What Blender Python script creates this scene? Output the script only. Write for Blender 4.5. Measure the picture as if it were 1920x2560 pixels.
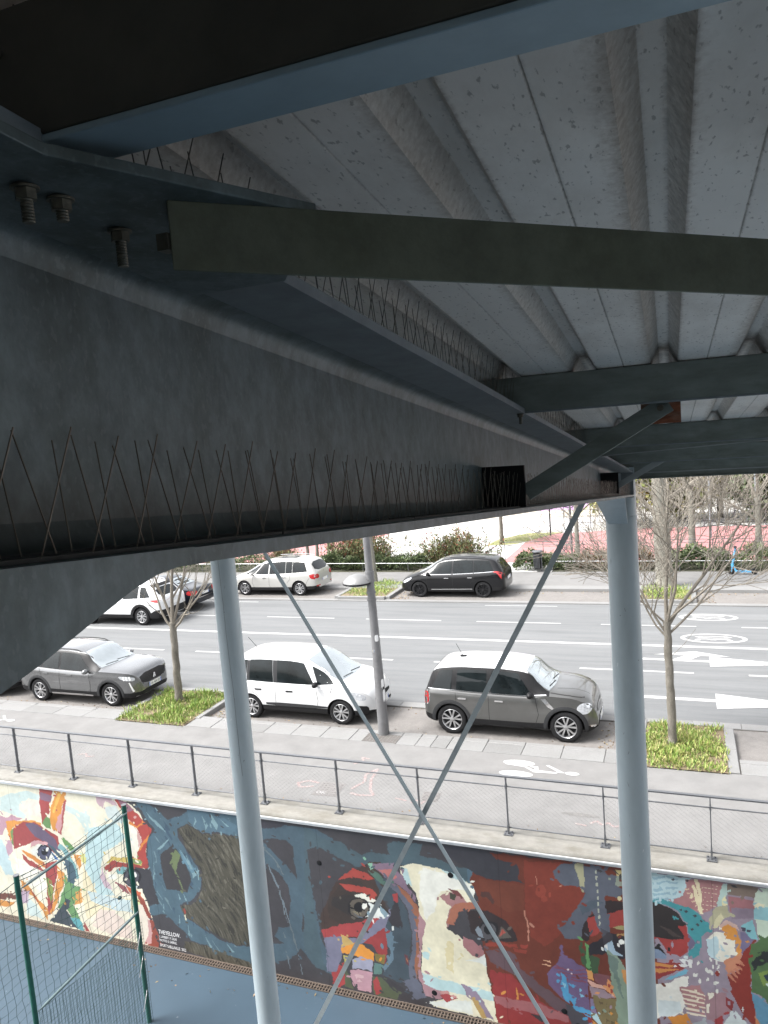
import bpy, bmesh, math, random
import numpy as np
from mathutils import Vector, Matrix
from mathutils.bvhtree import BVHTree

for o in list(bpy.data.objects):
    bpy.data.objects.remove(o, do_unlink=True)
SC = bpy.context.scene
COL = SC.collection
R = math.radians
random.seed(7)
rng = np.random.default_rng(11)

# ------------------------------------------------------------------ camera
cam_data = bpy.data.cameras.new('camera')
cam = bpy.data.objects.new('camera', cam_data)
COL.objects.link(cam)
SC.camera = cam
CAMLOC = Vector((0.0, 0.0, 7.155))
YAW, PITCH, ROLL = -0.3808, 0.1093, 0.0772
_f = Vector((math.sin(YAW)*math.cos(PITCH), math.cos(YAW)*math.cos(PITCH), -math.sin(PITCH)))
_r = Vector((math.cos(YAW), -math.sin(YAW), 0))
_d = _f.cross(_r)
_r2 = _r*math.cos(ROLL) + _d*math.sin(ROLL)
_d2 = -_r*math.sin(ROLL) + _d*math.cos(ROLL)
cam.matrix_world = Matrix(((_r2.x, -_d2.x, -_f.x, CAMLOC.x), (_r2.y, -_d2.y, -_f.y, CAMLOC.y),
                           (_r2.z, -_d2.z, -_f.z, CAMLOC.z), (0, 0, 0, 1)))
cam_data.sensor_fit = 'VERTICAL'
cam_data.sensor_height = 36.0
cam_data.sensor_width = 27.0
cam_data.lens = 1894.04/2560*36.0
cam_data.clip_start = 0.02
cam_data.clip_end = 1500
SC.render.resolution_x, SC.render.resolution_y = 768, 1024

# ------------------------------------------------------------------ sky, sun, exposure
SUN_EL, SUN_AZ = R(55), R(240)          # azimuth clockwise from +Y
world = bpy.data.worlds.new('World')
SC.world = world
world.use_nodes = True
wn = world.node_tree
wn.nodes.clear()
sky = wn.nodes.new('ShaderNodeTexSky')
sky.sky_type = 'NISHITA'
sky.sun_disc = False
sky.sun_elevation = SUN_EL
sky.sun_rotation = SUN_AZ
sky.air_density = 1.0
sky.dust_density = 4.0
sky.ozone_density = 1.0
hs = wn.nodes.new('ShaderNodeHueSaturation')
hs.inputs['Saturation'].default_value = 0.15
bg = wn.nodes.new('ShaderNodeBackground')
bg.inputs['Strength'].default_value = 0.15
wo = wn.nodes.new('ShaderNodeOutputWorld')
wn.links.new(sky.outputs[0], hs.inputs['Color'])
wn.links.new(hs.outputs[0], bg.inputs['Color'])
wn.links.new(bg.outputs[0], wo.inputs['Surface'])
sl = bpy.data.lights.new('sun', 'SUN')
sl.energy = 1.3
sl.angle = R(25)
sl.color = (1.0, 0.97, 0.93)
sun = bpy.data.objects.new('sun', sl)
COL.objects.link(sun)
sun.rotation_euler = Vector((-math.sin(SUN_AZ)*math.cos(SUN_EL), -math.cos(SUN_AZ)*math.cos(SUN_EL), -math.sin(SUN_EL))).to_track_quat('-Z', 'Y').to_euler()
sun.location = (0, 20, 60)
SC.view_settings.view_transform = 'Standard'
try: SC.view_settings.look = 'None'
except Exception: pass
SC.view_settings.gamma = 1.0
SC.view_settings.use_curve_mapping = False
SC.view_settings.exposure = 1.85

# ------------------------------------------------------------------ materials
def lin(h):
    c = [int(h[i:i+2], 16)/255 for i in (0, 2, 4)]
    return tuple(x/12.92 if x <= .04045 else ((x+.055)/1.055)**2.4 for x in c)
def pm(name, base, rough=.6, metal=0., var=.12, scale=6., bump=.0, bscale=80., coat=0., stain=None, stain_amt=.5, stain_scale=1.5, stretch=(1, 1, 1), ior=1.5, speck=None, spec=.5):
    """procedural Principled material: base colour broken up by noise, optional stains, specks and fine relief"""
    m = bpy.data.materials.new(name)
    m.use_nodes = True
    nt = m.node_tree
    N, L = nt.nodes, nt.links
    b = N['Principled BSDF']
    b.inputs['Roughness'].default_value = rough
    b.inputs['Metallic'].default_value = metal
    b.inputs['IOR'].default_value = ior
    b.inputs['Specular IOR Level'].default_value = spec
    if coat:
        b.inputs['Coat Weight'].default_value = coat
        b.inputs['Coat Roughness'].default_value = .04
    tc = N.new('ShaderNodeTexCoord')
    mp = N.new('ShaderNodeMapping')
    mp.inputs['Scale'].default_value = stretch
    L.new(tc.outputs['Object'], mp.inputs['Vector'])
    n1 = N.new('ShaderNodeTexNoise')
    n1.inputs['Scale'].default_value = scale
    n1.inputs['Detail'].default_value = 6
    n1.inputs['Roughness'].default_value = .65
    L.new(mp.outputs[0], n1.inputs['Vector'])
    rp = N.new('ShaderNodeValToRGB')
    rp.color_ramp.elements[0].position = .3
    rp.color_ramp.elements[1].position = .7
    lo = tuple(max(0, c*(1-var)) for c in base)
    hi = tuple(min(1, c*(1+var)) for c in base)
    rp.color_ramp.elements[0].color = (*lo, 1)
    rp.color_ramp.elements[1].color = (*hi, 1)
    L.new(n1.outputs['Fac'], rp.inputs[0])
    out = rp.outputs[0]
    def over(fac, col):
        nonlocal out
        mx = N.new('ShaderNodeMix')
        mx.data_type = 'RGBA'
        L.new(fac, mx.inputs['Factor'])
        L.new(out, mx.inputs['A'])
        mx.inputs['B'].default_value = (*col, 1)
        out = mx.outputs['Result']
    if stain is not None:
        n2 = N.new('ShaderNodeTexNoise')
        n2.inputs['Scale'].default_value = stain_scale
        n2.inputs['Detail'].default_value = 8
        n2.inputs['Roughness'].default_value = .7
        L.new(mp.outputs[0], n2.inputs['Vector'])
        r2 = N.new('ShaderNodeMapRange')
        r2.inputs['From Min'].default_value = .48
        r2.inputs['From Max'].default_value = .72
        r2.inputs['To Max'].default_value = stain_amt
        L.new(n2.outputs['Fac'], r2.inputs['Value'])
        over(r2.outputs[0], stain)
    if speck is not None:
        n3 = N.new('ShaderNodeTexNoise')
        n3.inputs['Scale'].default_value = speck[1]
        n3.inputs['Detail'].default_value = 3
        L.new(mp.outputs[0], n3.inputs['Vector'])
        r3 = N.new('ShaderNodeMapRange')
        r3.inputs['From Min'].default_value = speck[2]
        r3.inputs['From Max'].default_value = speck[2]+.06
        r3.inputs['To Max'].default_value = speck[3]
        L.new(n3.outputs['Fac'], r3.inputs['Value'])
        over(r3.outputs[0], speck[0])
    L.new(out, b.inputs['Base Color'])
    if bump:
        nb = N.new('ShaderNodeTexNoise')
        nb.inputs['Scale'].default_value = bscale
        nb.inputs['Detail'].default_value = 4
        L.new(tc.outputs['Object'], nb.inputs['Vector'])
        bp = N.new('ShaderNodeBump')
        bp.inputs['Strength'].default_value = bump
        bp.inputs['Distance'].default_value = .01
        L.new(nb.outputs['Fac'], bp.inputs['Height'])
        L.new(bp.outputs[0], b.inputs['Normal'])
    return m
def attr_mat(name, attr, rough=.6, mult=(1, 1, 1), bump=0., trans=0.):
    m = bpy.data.materials.new(name)
    m.use_nodes = True
    N, L = m.node_tree.nodes, m.node_tree.links
    b = N['Principled BSDF']
    b.inputs['Roughness'].default_value = rough
    a = N.new('ShaderNodeAttribute')
    a.attribute_name = attr
    tc = N.new('ShaderNodeTexCoord')
    n = N.new('ShaderNodeTexNoise')
    n.inputs['Scale'].default_value = 3.5
    n.inputs['Detail'].default_value = 8
    L.new(tc.outputs['Object'], n.inputs['Vector'])
    rp = N.new('ShaderNodeMapRange')
    rp.inputs['To Min'].default_value = .8
    rp.inputs['To Max'].default_value = 1.2
    L.new(n.outputs['Fac'], rp.inputs['Value'])
    mx = N.new('ShaderNodeVectorMath')
    mx.operation = 'SCALE'
    L.new(a.outputs['Color'], mx.inputs[0])
    L.new(rp.outputs[0], mx.inputs['Scale'])
    L.new(mx.outputs[0], b.inputs['Base Color'])
    if trans:
        b.inputs['Subsurface Weight'].default_value = 0
    return m
M = {}
M['asphalt'] = pm('asphalt', (.131, .135, .138), .9, var=.16, scale=3, bump=.25, bscale=220, stain=(.175, .178, .18), stain_amt=.6, stain_scale=.9, stretch=(.09, 1, 1), speck=((.08, .08, .08), 60, .62, .5))
M['sidewalk'] = pm('sidewalk_asphalt', (.160, .157, .154), .9, var=.12, scale=2.2, bump=.2, bscale=250, stain=(.195, .192, .188), stain_amt=.5, stain_scale=.5, speck=((.11, .105, .1), 45, .66, .5))
M['parking'] = pm('parking_asphalt', (.16, .15, .142), .9, var=.14, scale=5, bump=.25, bscale=200, stain=(.1, .095, .09), stain_amt=.5, stain_scale=.9, speck=((.3, .28, .26), 70, .6, .6))
M['granite'] = pm('granite', (.195, .194, .191), .75, var=.1, scale=30, bump=.12, bscale=150, stain=(.15, .147, .14), stain_amt=.45, stain_scale=1.1, speck=((.18, .18, .18), 140, .6, .5))
M['granite_b'] = pm('granite_grey', (.17, .169, .166), .75, var=.12, scale=30, bump=.12, bscale=150, stain=(.13, .127, .122), stain_amt=.5, stain_scale=1.3, speck=((.16, .16, .16), 140, .6, .5))
M['joint'] = pm('joint_sand', (.12, .11, .1), .95, var=.2, scale=20)
M['paint'] = pm('road_paint', (.40, .40, .395), .7, var=.05, scale=10, bump=.1, bscale=200, speck=((.2, .2, .2), 28, .6, .7))
M['plaza'] = pm('plaza_concrete', (.45, .445, .435), .85, var=.06, scale=1.5, stain=(.38, .375, .36), stain_amt=.5, stain_scale=.3)
M['redcourt'] = pm('red_court', (.37, .165, .165), .8, var=.07, scale=1.2, stain=(.4, .21, .21), stain_amt=.4, stain_scale=.5)
M['court'] = pm('blue_court', (.034, .061, .088), .6, var=.06, scale=1.2, bump=.05, bscale=200, stain=(.043, .071, .097), stain_amt=.6, stain_scale=.45, speck=((.3, .33, .36), 12, .73, .35))
M['concrete'] = pm('concrete', (.2, .193, .175), .9, var=.16, scale=9, bump=.4, bscale=60, stain=(.115, .104, .08), stain_amt=.8, stain_scale=2.6, stretch=(.5, 1, 1))
M['wallplain'] = pm('wall_plain', (.3, .3, .31), .85, var=.1, scale=3)
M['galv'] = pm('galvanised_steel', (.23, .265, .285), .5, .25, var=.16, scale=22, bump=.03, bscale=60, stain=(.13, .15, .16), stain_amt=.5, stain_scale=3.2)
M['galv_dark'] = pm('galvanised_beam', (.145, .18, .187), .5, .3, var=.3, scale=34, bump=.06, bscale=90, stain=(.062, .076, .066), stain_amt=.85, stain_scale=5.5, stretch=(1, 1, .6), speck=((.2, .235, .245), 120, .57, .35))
M['brace'] = pm('brace_steel', (.33, .365, .375), .5, .1, var=.1, scale=14, stain=(.2, .22, .225), stain_amt=.6, stain_scale=3)
M['galv_green'] = pm('weathered_purlin', (.19, .225, .212), .55, .15, var=.25, scale=14, bump=.05, bscale=80, stain=(.075, .09, .072), stain_amt=.8, stain_scale=5, stretch=(.5, .5, 1.6))
M['galv_moss'] = pm('mossy_brace', (.145, .16, .118), .7, .1, var=.22, scale=30, bump=.08, bscale=120, stain=(.09, .10, .06), stain_amt=.7, stain_scale=9)
M['column'] = pm('column_paint', (.42, .48, .505), .42, .05, var=.05, scale=9, bump=.02, bscale=40, stain=(.3, .345, .36), stain_amt=.5, stain_scale=2.2, stretch=(1.6, 1.6, .35), speck=((.1, .12, .13), 16, .735, .6))
M['deck'] = pm('deck_white', (.85, .815, .76), .75, var=.06, scale=4, bump=.03, bscale=120, stain=(.46, .40, .335), stain_amt=.5, stain_scale=2.4, stretch=(1.5, .6, 1), speck=((.3, .275, .24), 110, .63, .65))
def deck_mat():
    m = M['deck']; N, L = m.node_tree.nodes, m.node_tree.links
    b = N['Principled BSDF']
    src = b.inputs['Base Color'].links[0].from_socket
    at = N.new('ShaderNodeAttribute'); at.attribute_name = 'dirt'
    tc = N.new('ShaderNodeTexCoord')
    def noise(sc, det):
        n = N.new('ShaderNodeTexNoise'); n.inputs['Scale'].default_value = sc; n.inputs['Detail'].default_value = det; n.inputs['Roughness'].default_value = .7
        L.new(tc.outputs['Object'], n.inputs['Vector']); return n.outputs['Fac']
    def math_(op, a, v):
        k = N.new('ShaderNodeMath'); k.operation = op; L.new(a, k.inputs[0])
        if hasattr(v, 'node'): L.new(v, k.inputs[1])
        else: k.inputs[1].default_value = v
        return k.outputs[0]
    out = src
    for ch, col, sc, gain in (('R', (.33, .265, .205, 1), 95, 1.15), ('G', (.08, .07, .06, 1), 60, 1.0)):
        sp = N.new('ShaderNodeSeparateColor'); L.new(at.outputs['Color'], sp.inputs[0])
        d = sp.outputs[{'R': 0, 'G': 1}[ch]]
        f = math_('ADD', math_('MULTIPLY', noise(sc, 6), gain), -gain*.5)
        g = N.new('ShaderNodeMapRange'); g.inputs['From Min'].default_value = .25; g.inputs['From Max'].default_value = .95; g.inputs['To Max'].default_value = .85
        L.new(math_('ADD', math_('MULTIPLY', f, math_('MINIMUM', math_('MULTIPLY', d, 2.2), 1.)), d), g.inputs['Value'])
        mx = N.new('ShaderNodeMix'); mx.data_type = 'RGBA'
        L.new(g.outputs[0], mx.inputs['Factor']); L.new(out, mx.inputs['A']); mx.inputs['B'].default_value = col
        out = mx.outputs['Result']
    L.new(out, b.inputs['Base Color'])
deck_mat()
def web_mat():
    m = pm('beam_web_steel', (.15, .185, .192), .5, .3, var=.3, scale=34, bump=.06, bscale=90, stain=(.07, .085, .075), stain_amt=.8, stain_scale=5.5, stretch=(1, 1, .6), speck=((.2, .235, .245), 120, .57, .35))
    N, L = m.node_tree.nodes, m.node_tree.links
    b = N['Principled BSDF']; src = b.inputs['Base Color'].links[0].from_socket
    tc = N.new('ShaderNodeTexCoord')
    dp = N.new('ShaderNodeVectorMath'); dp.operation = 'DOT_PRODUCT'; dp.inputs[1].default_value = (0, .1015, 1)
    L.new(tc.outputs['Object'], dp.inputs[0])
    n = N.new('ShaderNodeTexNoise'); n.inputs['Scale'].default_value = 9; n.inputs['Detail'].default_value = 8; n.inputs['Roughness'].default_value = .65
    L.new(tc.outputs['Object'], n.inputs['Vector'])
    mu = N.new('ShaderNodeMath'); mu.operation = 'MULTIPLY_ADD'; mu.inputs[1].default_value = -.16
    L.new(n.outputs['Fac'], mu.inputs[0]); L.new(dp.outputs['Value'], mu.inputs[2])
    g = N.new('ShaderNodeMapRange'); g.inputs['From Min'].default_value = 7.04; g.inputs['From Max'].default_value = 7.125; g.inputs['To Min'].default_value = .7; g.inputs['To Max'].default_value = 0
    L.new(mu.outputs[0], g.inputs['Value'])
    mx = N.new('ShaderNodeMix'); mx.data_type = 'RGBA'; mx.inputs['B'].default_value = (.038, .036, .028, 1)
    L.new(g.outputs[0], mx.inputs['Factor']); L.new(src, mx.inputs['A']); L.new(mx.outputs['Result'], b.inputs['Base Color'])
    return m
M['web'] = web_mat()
M['deckrib'] = pm('deck_rib_dirt', (.52, .455, .39), .85, var=.25, scale=14, bump=.05, bscale=120, stain=(.24, .2, .165), stain_amt=.75, stain_scale=8, speck=((.42, .4, .36), 200, .6, .35))
M['rust'] = pm('rust', (.26, .095, .05), .9, var=.4, scale=30, bump=.3, bscale=120, stain=(.33, .30, .24), stain_amt=.7, stain_scale=14, stretch=(.6, 1, 2))
M['bolt'] = pm('bolt_steel', (.13, .125, .10), .45, .6, var=.25, scale=60, bump=.1, bscale=200)
M['spike'] = pm('spike_wire', (.13, .12, .10), .35, .7, var=.15, scale=30)
M['spikebase'] = pm('spike_base', (.04, .04, .038), .6, var=.3, scale=30)
M['rail'] = pm('fence_steel', (.14, .145, .155), .5, .5, var=.15, scale=20)
M['wire'] = pm('wire', (.22, .22, .23), .5, .6, var=.1, scale=20)
M['alu'] = pm('flashing', (.62, .63, .64), .45, .3, var=.08, scale=10, stain=(.4, .4, .39), stain_amt=.4, stain_scale=3)
M['greenpost'] = pm('green_steel', (.012, .085, .062), .4, 0, var=.2, scale=12, stain=(.03, .12, .10), stain_amt=.4, stain_scale=4)
M['greyrail'] = pm('grey_green_tube', (.12, .17, .175), .45, .2, var=.15, scale=14)
M['net'] = pm('net_cord', (.02, .045, .045), .8, var=.2, scale=20)
M['lamp'] = pm('lamp_grey', (.165, .165, .17), .5, .2, var=.08, scale=9, stain=(.075, .075, .075), stain_amt=.4, stain_scale=3)
M['lampdome'] = pm('lamp_dome', (.19, .19, .19), .4, .2, var=.05, scale=6)
M['white'] = pm('white_plain', (.75, .75, .75), .5, var=.04, scale=8)
M['black'] = pm('black_plain', (.012, .012, .013), .4, spec=.2, var=.2, scale=12)
M['bark'] = pm('bark', (.155, .142, .12), .9, var=.25, scale=14, bump=.5, bscale=45, stain=(.07, .062, .047), stain_amt=.8, stain_scale=5, stretch=(1, 1, .5))
M['bark_grey'] = pm('bark_grey', (.19, .182, .155), .9, var=.2, scale=10, bump=.4, bscale=30, stain=(.10, .095, .075), stain_amt=.7, stain_scale=3)
M['twig'] = pm('twig', (.18, .16, .132), .85, var=.2, scale=20)
M['soil'] = pm('soil', (.17, .13, .085), .95, var=.35, scale=20, bump=.5, bscale=60)
M['grassy'] = pm('thin_grass', (.2, .21, .085), .95, var=.3, scale=6, stain=(.42, .34, .24), stain_amt=.8, stain_scale=1.2)
M['leaf'] = attr_mat('leaf', 'tint', .55)
M['cast'] = pm('cast_iron', (.19, .18, .175), .7, .3, var=.15, scale=30, bump=.5, bscale=90)
M['rustgrate'] = pm('drain_grate', (.14, .11, .09), .7, .4, var=.3, scale=25)
M['pink'] = pm('spray_paint', (.225, .165, .16), .9, var=.3, scale=40, speck=((.27, .262, .255), 30, .5, .8))
M['patch'] = pm('tar_patch', (.14, .135, .13), .9, var=.2, scale=12)
M['render'] = pm('rendered_wall', (.62, .58, .50), .9, var=.06, scale=2, stain=(.4, .36, .28), stain_amt=.5, stain_scale=1.2)
M['graffiti'] = pm('graffiti_lilac', (.60, .38, .66), .7, var=.08, scale=2)
M['graffiti_line'] = pm('graffiti_line', (.035, .02, .05), .7, var=.1, scale=5)
M['facade'] = pm('facade', (.55, .54, .51), .85, var=.06, scale=1)
M['paneglass'] = pm('facade_glass', (.06, .075, .085), .08, var=.2, scale=.5)
M['bouncewall'] = pm('bounce_concrete', (.5, .49, .47), .9, var=.2, scale=1.5)  # pale tone chosen to bounce light under the roof
M['dkgreen'] = pm('dark_shrub_ground', (.05, .05, .03), .95, var=.3, scale=9)
# vehicles
M['tyre'] = pm('tyre', (.016, .016, .017), .8, spec=.2, var=.2, scale=30)
M['rim'] = pm('rim_alloy', (.55, .55, .56), .28, .85, var=.05, scale=10)
M['rim_dark'] = pm('rim_dark', (.02, .02, .022), .3, .5, var=.1, scale=10)
M['glass'] = pm('car_glass', (.008, .011, .012), .02, 0, var=.5, scale=2.2, ior=1.45, spec=.35)
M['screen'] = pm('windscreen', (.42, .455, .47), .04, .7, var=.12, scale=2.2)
M['trim'] = pm('black_trim', (.014, .014, .015), .55, spec=.2, var=.15, scale=20)
M['cladding'] = pm('grey_cladding', (.032, .033, .035), .65, spec=.25, var=.1, scale=20)
M['chrome'] = pm('chrome', (.75, .75, .76), .12, .95, var=.04, scale=8)
M['redlamp'] = pm('tail_lamp_red', (.36, .012, .014), .2, 0, var=.25, scale=18, coat=1)
M['purlin_near'] = pm('shaded_purlin', (.06, .056, .044), .6, .1, var=.2, scale=12, stain=(.03, .028, .022), stain_amt=.6, stain_scale=5)  # darker than the other purlins: shade on the unlit face put into the colour
M['lip_blue'] = pm('sky_tinted_lip', (.27, .36, .405), .5, .1, var=.14, scale=9, stain=(.18, .26, .31), stain_amt=.5, stain_scale=4)  # blue sky light on the underside put into the colour
M['headlamp'] = pm('headlamp', (.55, .57, .6), .08, .3, var=.3, scale=16, coat=1)
M['plate'] = pm('number_plate', (.72, .72, .70), .4, var=.03, scale=8)
M['plateblue'] = pm('plate_blue', (.02, .1, .45), .4, var=.05, scale=8)
M['ink'] = pm('ink', (.015, .015, .018), .5, var=.1, scale=8)
M['seam'] = pm('panel_gap', (.012, .012, .012), .8, var=.1, scale=8)
M['p_grey'] = pm('paint_grey', (.15, .153, .158), .26, .7, var=.06, scale=3, coat=1)
M['p_brown'] = pm('paint_olive_grey', (.10, .10, .097), .28, .5, var=.06, scale=3, coat=1)
M['p_white'] = pm('paint_white', (.6, .605, .61), .3, 0, var=.02, scale=3, coat=1)
M['p_pearl'] = pm('paint_pearl', (.40, .395, .375), .3, .15, var=.03, scale=3, coat=1)
M['p_black'] = pm('paint_black', (.005, .005, .006), .3, .0, var=.1, scale=3, coat=.55, spec=.2)
M['p_navy'] = pm('paint_navy', (.009, .011, .018), .3, .1, var=.1, scale=3, coat=.6, spec=.2)
M['blue'] = pm('scooter_blue', (.10, .38, .66), .4, .1, var=.08, scale=10)

# ------------------------------------------------------------------ mesh helpers
class MB:
    def __init__(s): s.v, s.f, s.m, s.c = [], [], [], []
    def add(s, vs, fs, mi=0):
        o = len(s.v)
        s.v += [tuple(p) for p in vs]
        for f in fs:
            s.f.append(tuple(i+o for i in f)); s.m.append(mi)
        return s
    def hexa(s, p, mi=0):
        """8 corners: bottom ring 0-3, top ring 4-7"""
        return s.add(p, [(3, 2, 1, 0), (4, 5, 6, 7), (0, 1, 5, 4), (1, 2, 6, 5), (2, 3, 7, 6), (3, 0, 4, 7)], mi)
    def box(s, x0, x1, y0, y1, z0, z1, mi=0):
        return s.hexa([(x0, y0, z0), (x1, y0, z0), (x1, y1, z0), (x0, y1, z0), (x0, y0, z1), (x1, y0, z1), (x1, y1, z1), (x0, y1, z1)], mi)
    def bevbox(s, x0, x1, y0, y1, z0, z1, b, mi=0):
        """box with a bevelled top edge"""
        p = [(x0, y0, z0), (x1, y0, z0), (x1, y1, z0), (x0, y1, z0), (x0, y0, z1-b), (x1, y0, z1-b), (x1, y1, z1-b), (x0, y1, z1-b),
             (x0+b, y0+b, z1), (x1-b, y0+b, z1), (x1-b, y1-b, z1), (x0+b, y1-b, z1)]
        return s.add(p, [(3, 2, 1, 0), (0, 1, 5, 4), (1, 2, 6, 5), (2, 3, 7, 6), (3, 0, 4, 7), (4, 5, 9, 8), (5, 6, 10, 9), (6, 7, 11, 10), (7, 4, 8, 11), (8, 9, 10, 11)], mi)
    def slopebox(s, x0, x1, y0, y1, za, zb, sa=0., sb=None, mi=0):
        """box whose bottom is za+sa*y and top zb+sb*y"""
        sb = sa if sb is None else sb
        return s.hexa([(x0, y0, za+sa*y0), (x1, y0, za+sa*y0), (x1, y1, za+sa*y1), (x0, y1, za+sa*y1),
                       (x0, y0, zb+sb*y0), (x1, y0, zb+sb*y0), (x1, y1, zb+sb*y1), (x0, y1, zb+sb*y1)], mi)
    def bar(s, a, b, w, t, up=(0, 0, 1), mi=0):
        a, b = Vector(a), Vector(b)
        d = (b-a).normalized()
        u = Vector(up)
        sd = d.cross(u).normalized()
        u = sd.cross(d).normalized()
        sd, u = sd*t/2, u*w/2
        return s.hexa([a-sd-u, a+sd-u, b+sd-u, b-sd-u, a-sd+u, a+sd+u, b+sd+u, b-sd+u], mi)
    def tube(s, pts, rad, n=8, cap=True, mi=0):
        pts = [Vector(p) for p in pts]
        if not hasattr(rad, '__len__'): rad = [rad]*len(pts)
        o = len(s.v)
        ref = None
        for i, p in enumerate(pts):
            d = (pts[min(i+1, len(pts)-1)]-pts[max(i-1, 0)])
            if d.length < 1e-9: d = Vector((0, 0, 1))
            d.normalize()
            if ref is None:
                ref = d.orthogonal().normalized()
            ref = (ref-d*ref.dot(d))
            if ref.length < 1e-6: ref = d.orthogonal()
            ref.normalize()
            q = d.cross(ref)
            for k in range(n):
                a = 2*math.pi*k/n
                s.v.append(tuple(p+(ref*math.cos(a)+q*math.sin(a))*rad[i]))
        for i in range(len(pts)-1):
            for k in range(n):
                k2 = (k+1) % n
                s.f.append((o+i*n+k, o+i*n+k2, o+(i+1)*n+k2, o+(i+1)*n+k)); s.m.append(mi)
        if cap:
            s.f.append(tuple(o+k for k in reversed(range(n)))); s.m.append(mi)
            e = o+(len(pts)-1)*n
            s.f.append(tuple(e+k for k in range(n))); s.m.append(mi)
        return s
    def cyl(s, a, b, r, n=16, r2=None, mi=0): return s.tube([a, b], [r, r if r2 is None else r2], n, True, mi)
    def prism(s, poly, z0, z1, mi=0):
        """vertical prism over a 2-D polygon (x, y); z0/z1 numbers or functions of (x, y)"""
        n = len(poly)
        g = lambda z, x, y: z(x, y) if callable(z) else z
        vs = [(x, y, g(z0, x, y)) for x, y in poly]+[(x, y, g(z1, x, y)) for x, y in poly]
        fs = [tuple(reversed(range(n))), tuple(range(n, 2*n))]+[(i, (i+1) % n, n+(i+1) % n, n+i) for i in range(n)]
        return s.add(vs, fs, mi)
    def extr(s, poly3, vec, mi=0):
        n = len(poly3)
        v = Vector(vec)
        vs = [Vector(p) for p in poly3]
        return s.add(vs+[p+v for p in vs], [tuple(reversed(range(n))), tuple(range(n, 2*n))]+[(i, (i+1) % n, n+(i+1) % n, n+i) for i in range(n)], mi)
    def lathe(s, prof, c=(0, 0, 0), axis='Z', n=24, mi=0):
        o = len(s.v)
        for r, h in prof:
            for k in range(n):
                a = 2*math.pi*k/n
                if axis == 'Z': p = (c[0]+r*math.cos(a), c[1]+r*math.sin(a), c[2]+h)
                elif axis == 'Y': p = (c[0]+r*math.cos(a), c[1]+h, c[2]+r*math.sin(a))
                else: p = (c[0]+h, c[1]+r*math.cos(a), c[2]+r*math.sin(a))
                s.v.append(p)
        for i in range(len(prof)-1):
            for k in range(n):
                k2 = (k+1) % n
                s.f.append((o+i*n+k, o+i*n+k2, o+(i+1)*n+k2, o+(i+1)*n+k)); s.m.append(mi)
        return s
    def mesh(s, name):
        me = bpy.data.meshes.new(name)
        me.from_pydata(s.v, [], s.f)
        if s.m: me.polygons.foreach_set('material_index', s.m)
        me.update()
        return me
    def obj(s, name, mats, parent=None, smooth=None, fix=True, **props):
        me = s.mesh(name)
        if fix:
            bm = bmesh.new(); bm.from_mesh(me)
            bmesh.ops.recalc_face_normals(bm, faces=bm.faces)
            bm.to_mesh(me); bm.free()
        return put(name, me, mats, parent, smooth, **props)
def put(name, me, mats, parent=None, smooth=None, **props):
    for m in (mats if isinstance(mats, (list, tuple)) else [mats]): me.materials.append(M[m] if isinstance(m, str) else m)
    if smooth is not None:
        me.polygons.foreach_set('use_smooth', [True]*len(me.polygons))
        if smooth < 180:
            me.set_sharp_from_angle(angle=R(smooth))
    o = bpy.data.objects.new(name, me)
    COL.objects.link(o)
    if parent is not None: o.parent = parent
    for k, v in props.items(): o[k] = v
    return o
def tag(o, label, cat, group=None):
    o['label'] = label; o['category'] = cat
    if group: o['group'] = group
    return o
def thing(name, label, cat, loc=(0, 0, 0), rz=0., group=None):
    o = bpy.data.objects.new(name, None)
    o.empty_display_size = .2
    COL.objects.link(o)
    o.location = loc; o.rotation_euler = (0, 0, rz)
    return tag(o, label, cat, group)
def structure(o): o['kind'] = 'structure'; return o
def shared(name, me, parent, matrix=None, **props):
    """another object on an existing mesh"""
    o = bpy.data.objects.new(name, me)
    COL.objects.link(o)
    o.parent = parent
    if matrix is not None: o.matrix_basis = matrix
    for k, v in props.items(): o[k] = v
    return o
def copy_tree(o, parent=None):
    c = o.copy(); COL.objects.link(c)
    if parent is not None: c.parent = parent
    for ch in list(o.children): copy_tree(ch, c)
    return c
_font = {}
def text_mesh(body, size, thick=0.):
    cu = bpy.data.curves.new('lettering', 'FONT')
    cu.body = body; cu.size = size; cu.extrude = thick; cu.resolution_u = 2
    t = bpy.data.objects.new('lettering', cu)
    COL.objects.link(t)
    bpy.context.view_layer.update()
    me = bpy.data.meshes.new_from_object(t.evaluated_get(bpy.context.evaluated_depsgraph_get()))
    bpy.data.objects.remove(t, do_unlink=True)
    return me
def chaikin(p, it=2):
    for _ in range(it):
        q = []
        for i in range(len(p)):
            a, b = p[i], p[(i+1) % len(p)]
            q.append((a[0]*.78+b[0]*.22, a[1]*.78+b[1]*.22)); q.append((a[0]*.22+b[0]*.78, a[1]*.22+b[1]*.78))
        p = q
    return p
# ================================================================== SETTING: ground, road, pavements
def slab(name, x0, x1, y0, y1, z0, z1, m, **k): return structure(MB().box(x0, x1, y0, y1, z0, z1).obj(name, m, **k))
terrain = structure(MB().add([(-400, 12.2, -.05), (400, 12.2, -.05), (400, 600, -.05), (-400, 600, -.05)], [(0, 1, 2, 3)]).obj('ground', 'plaza'))
road = slab('road', -90, 60, 17.84, 28.66, -.6, 0, 'asphalt')
court = structure(MB().add([(-60, -12, -3.05), (40, -12, -3.05), (40, 11.5, -3.05), (-60, 11.5, -3.05)], [(0, 1, 2, 3)]).obj('court_floor', 'court'))
walk = slab('pavement', -90, 60, 12.05, 15.14, -.5, .1, 'sidewalk')
park = slab('parking_lane', -90, 60, 15.8, 17.52, -.5, .004, 'parking')
farpark = slab('far_parking_lane', -90, 60, 28.98, 30.66, -.5, .02, 'parking')
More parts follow.
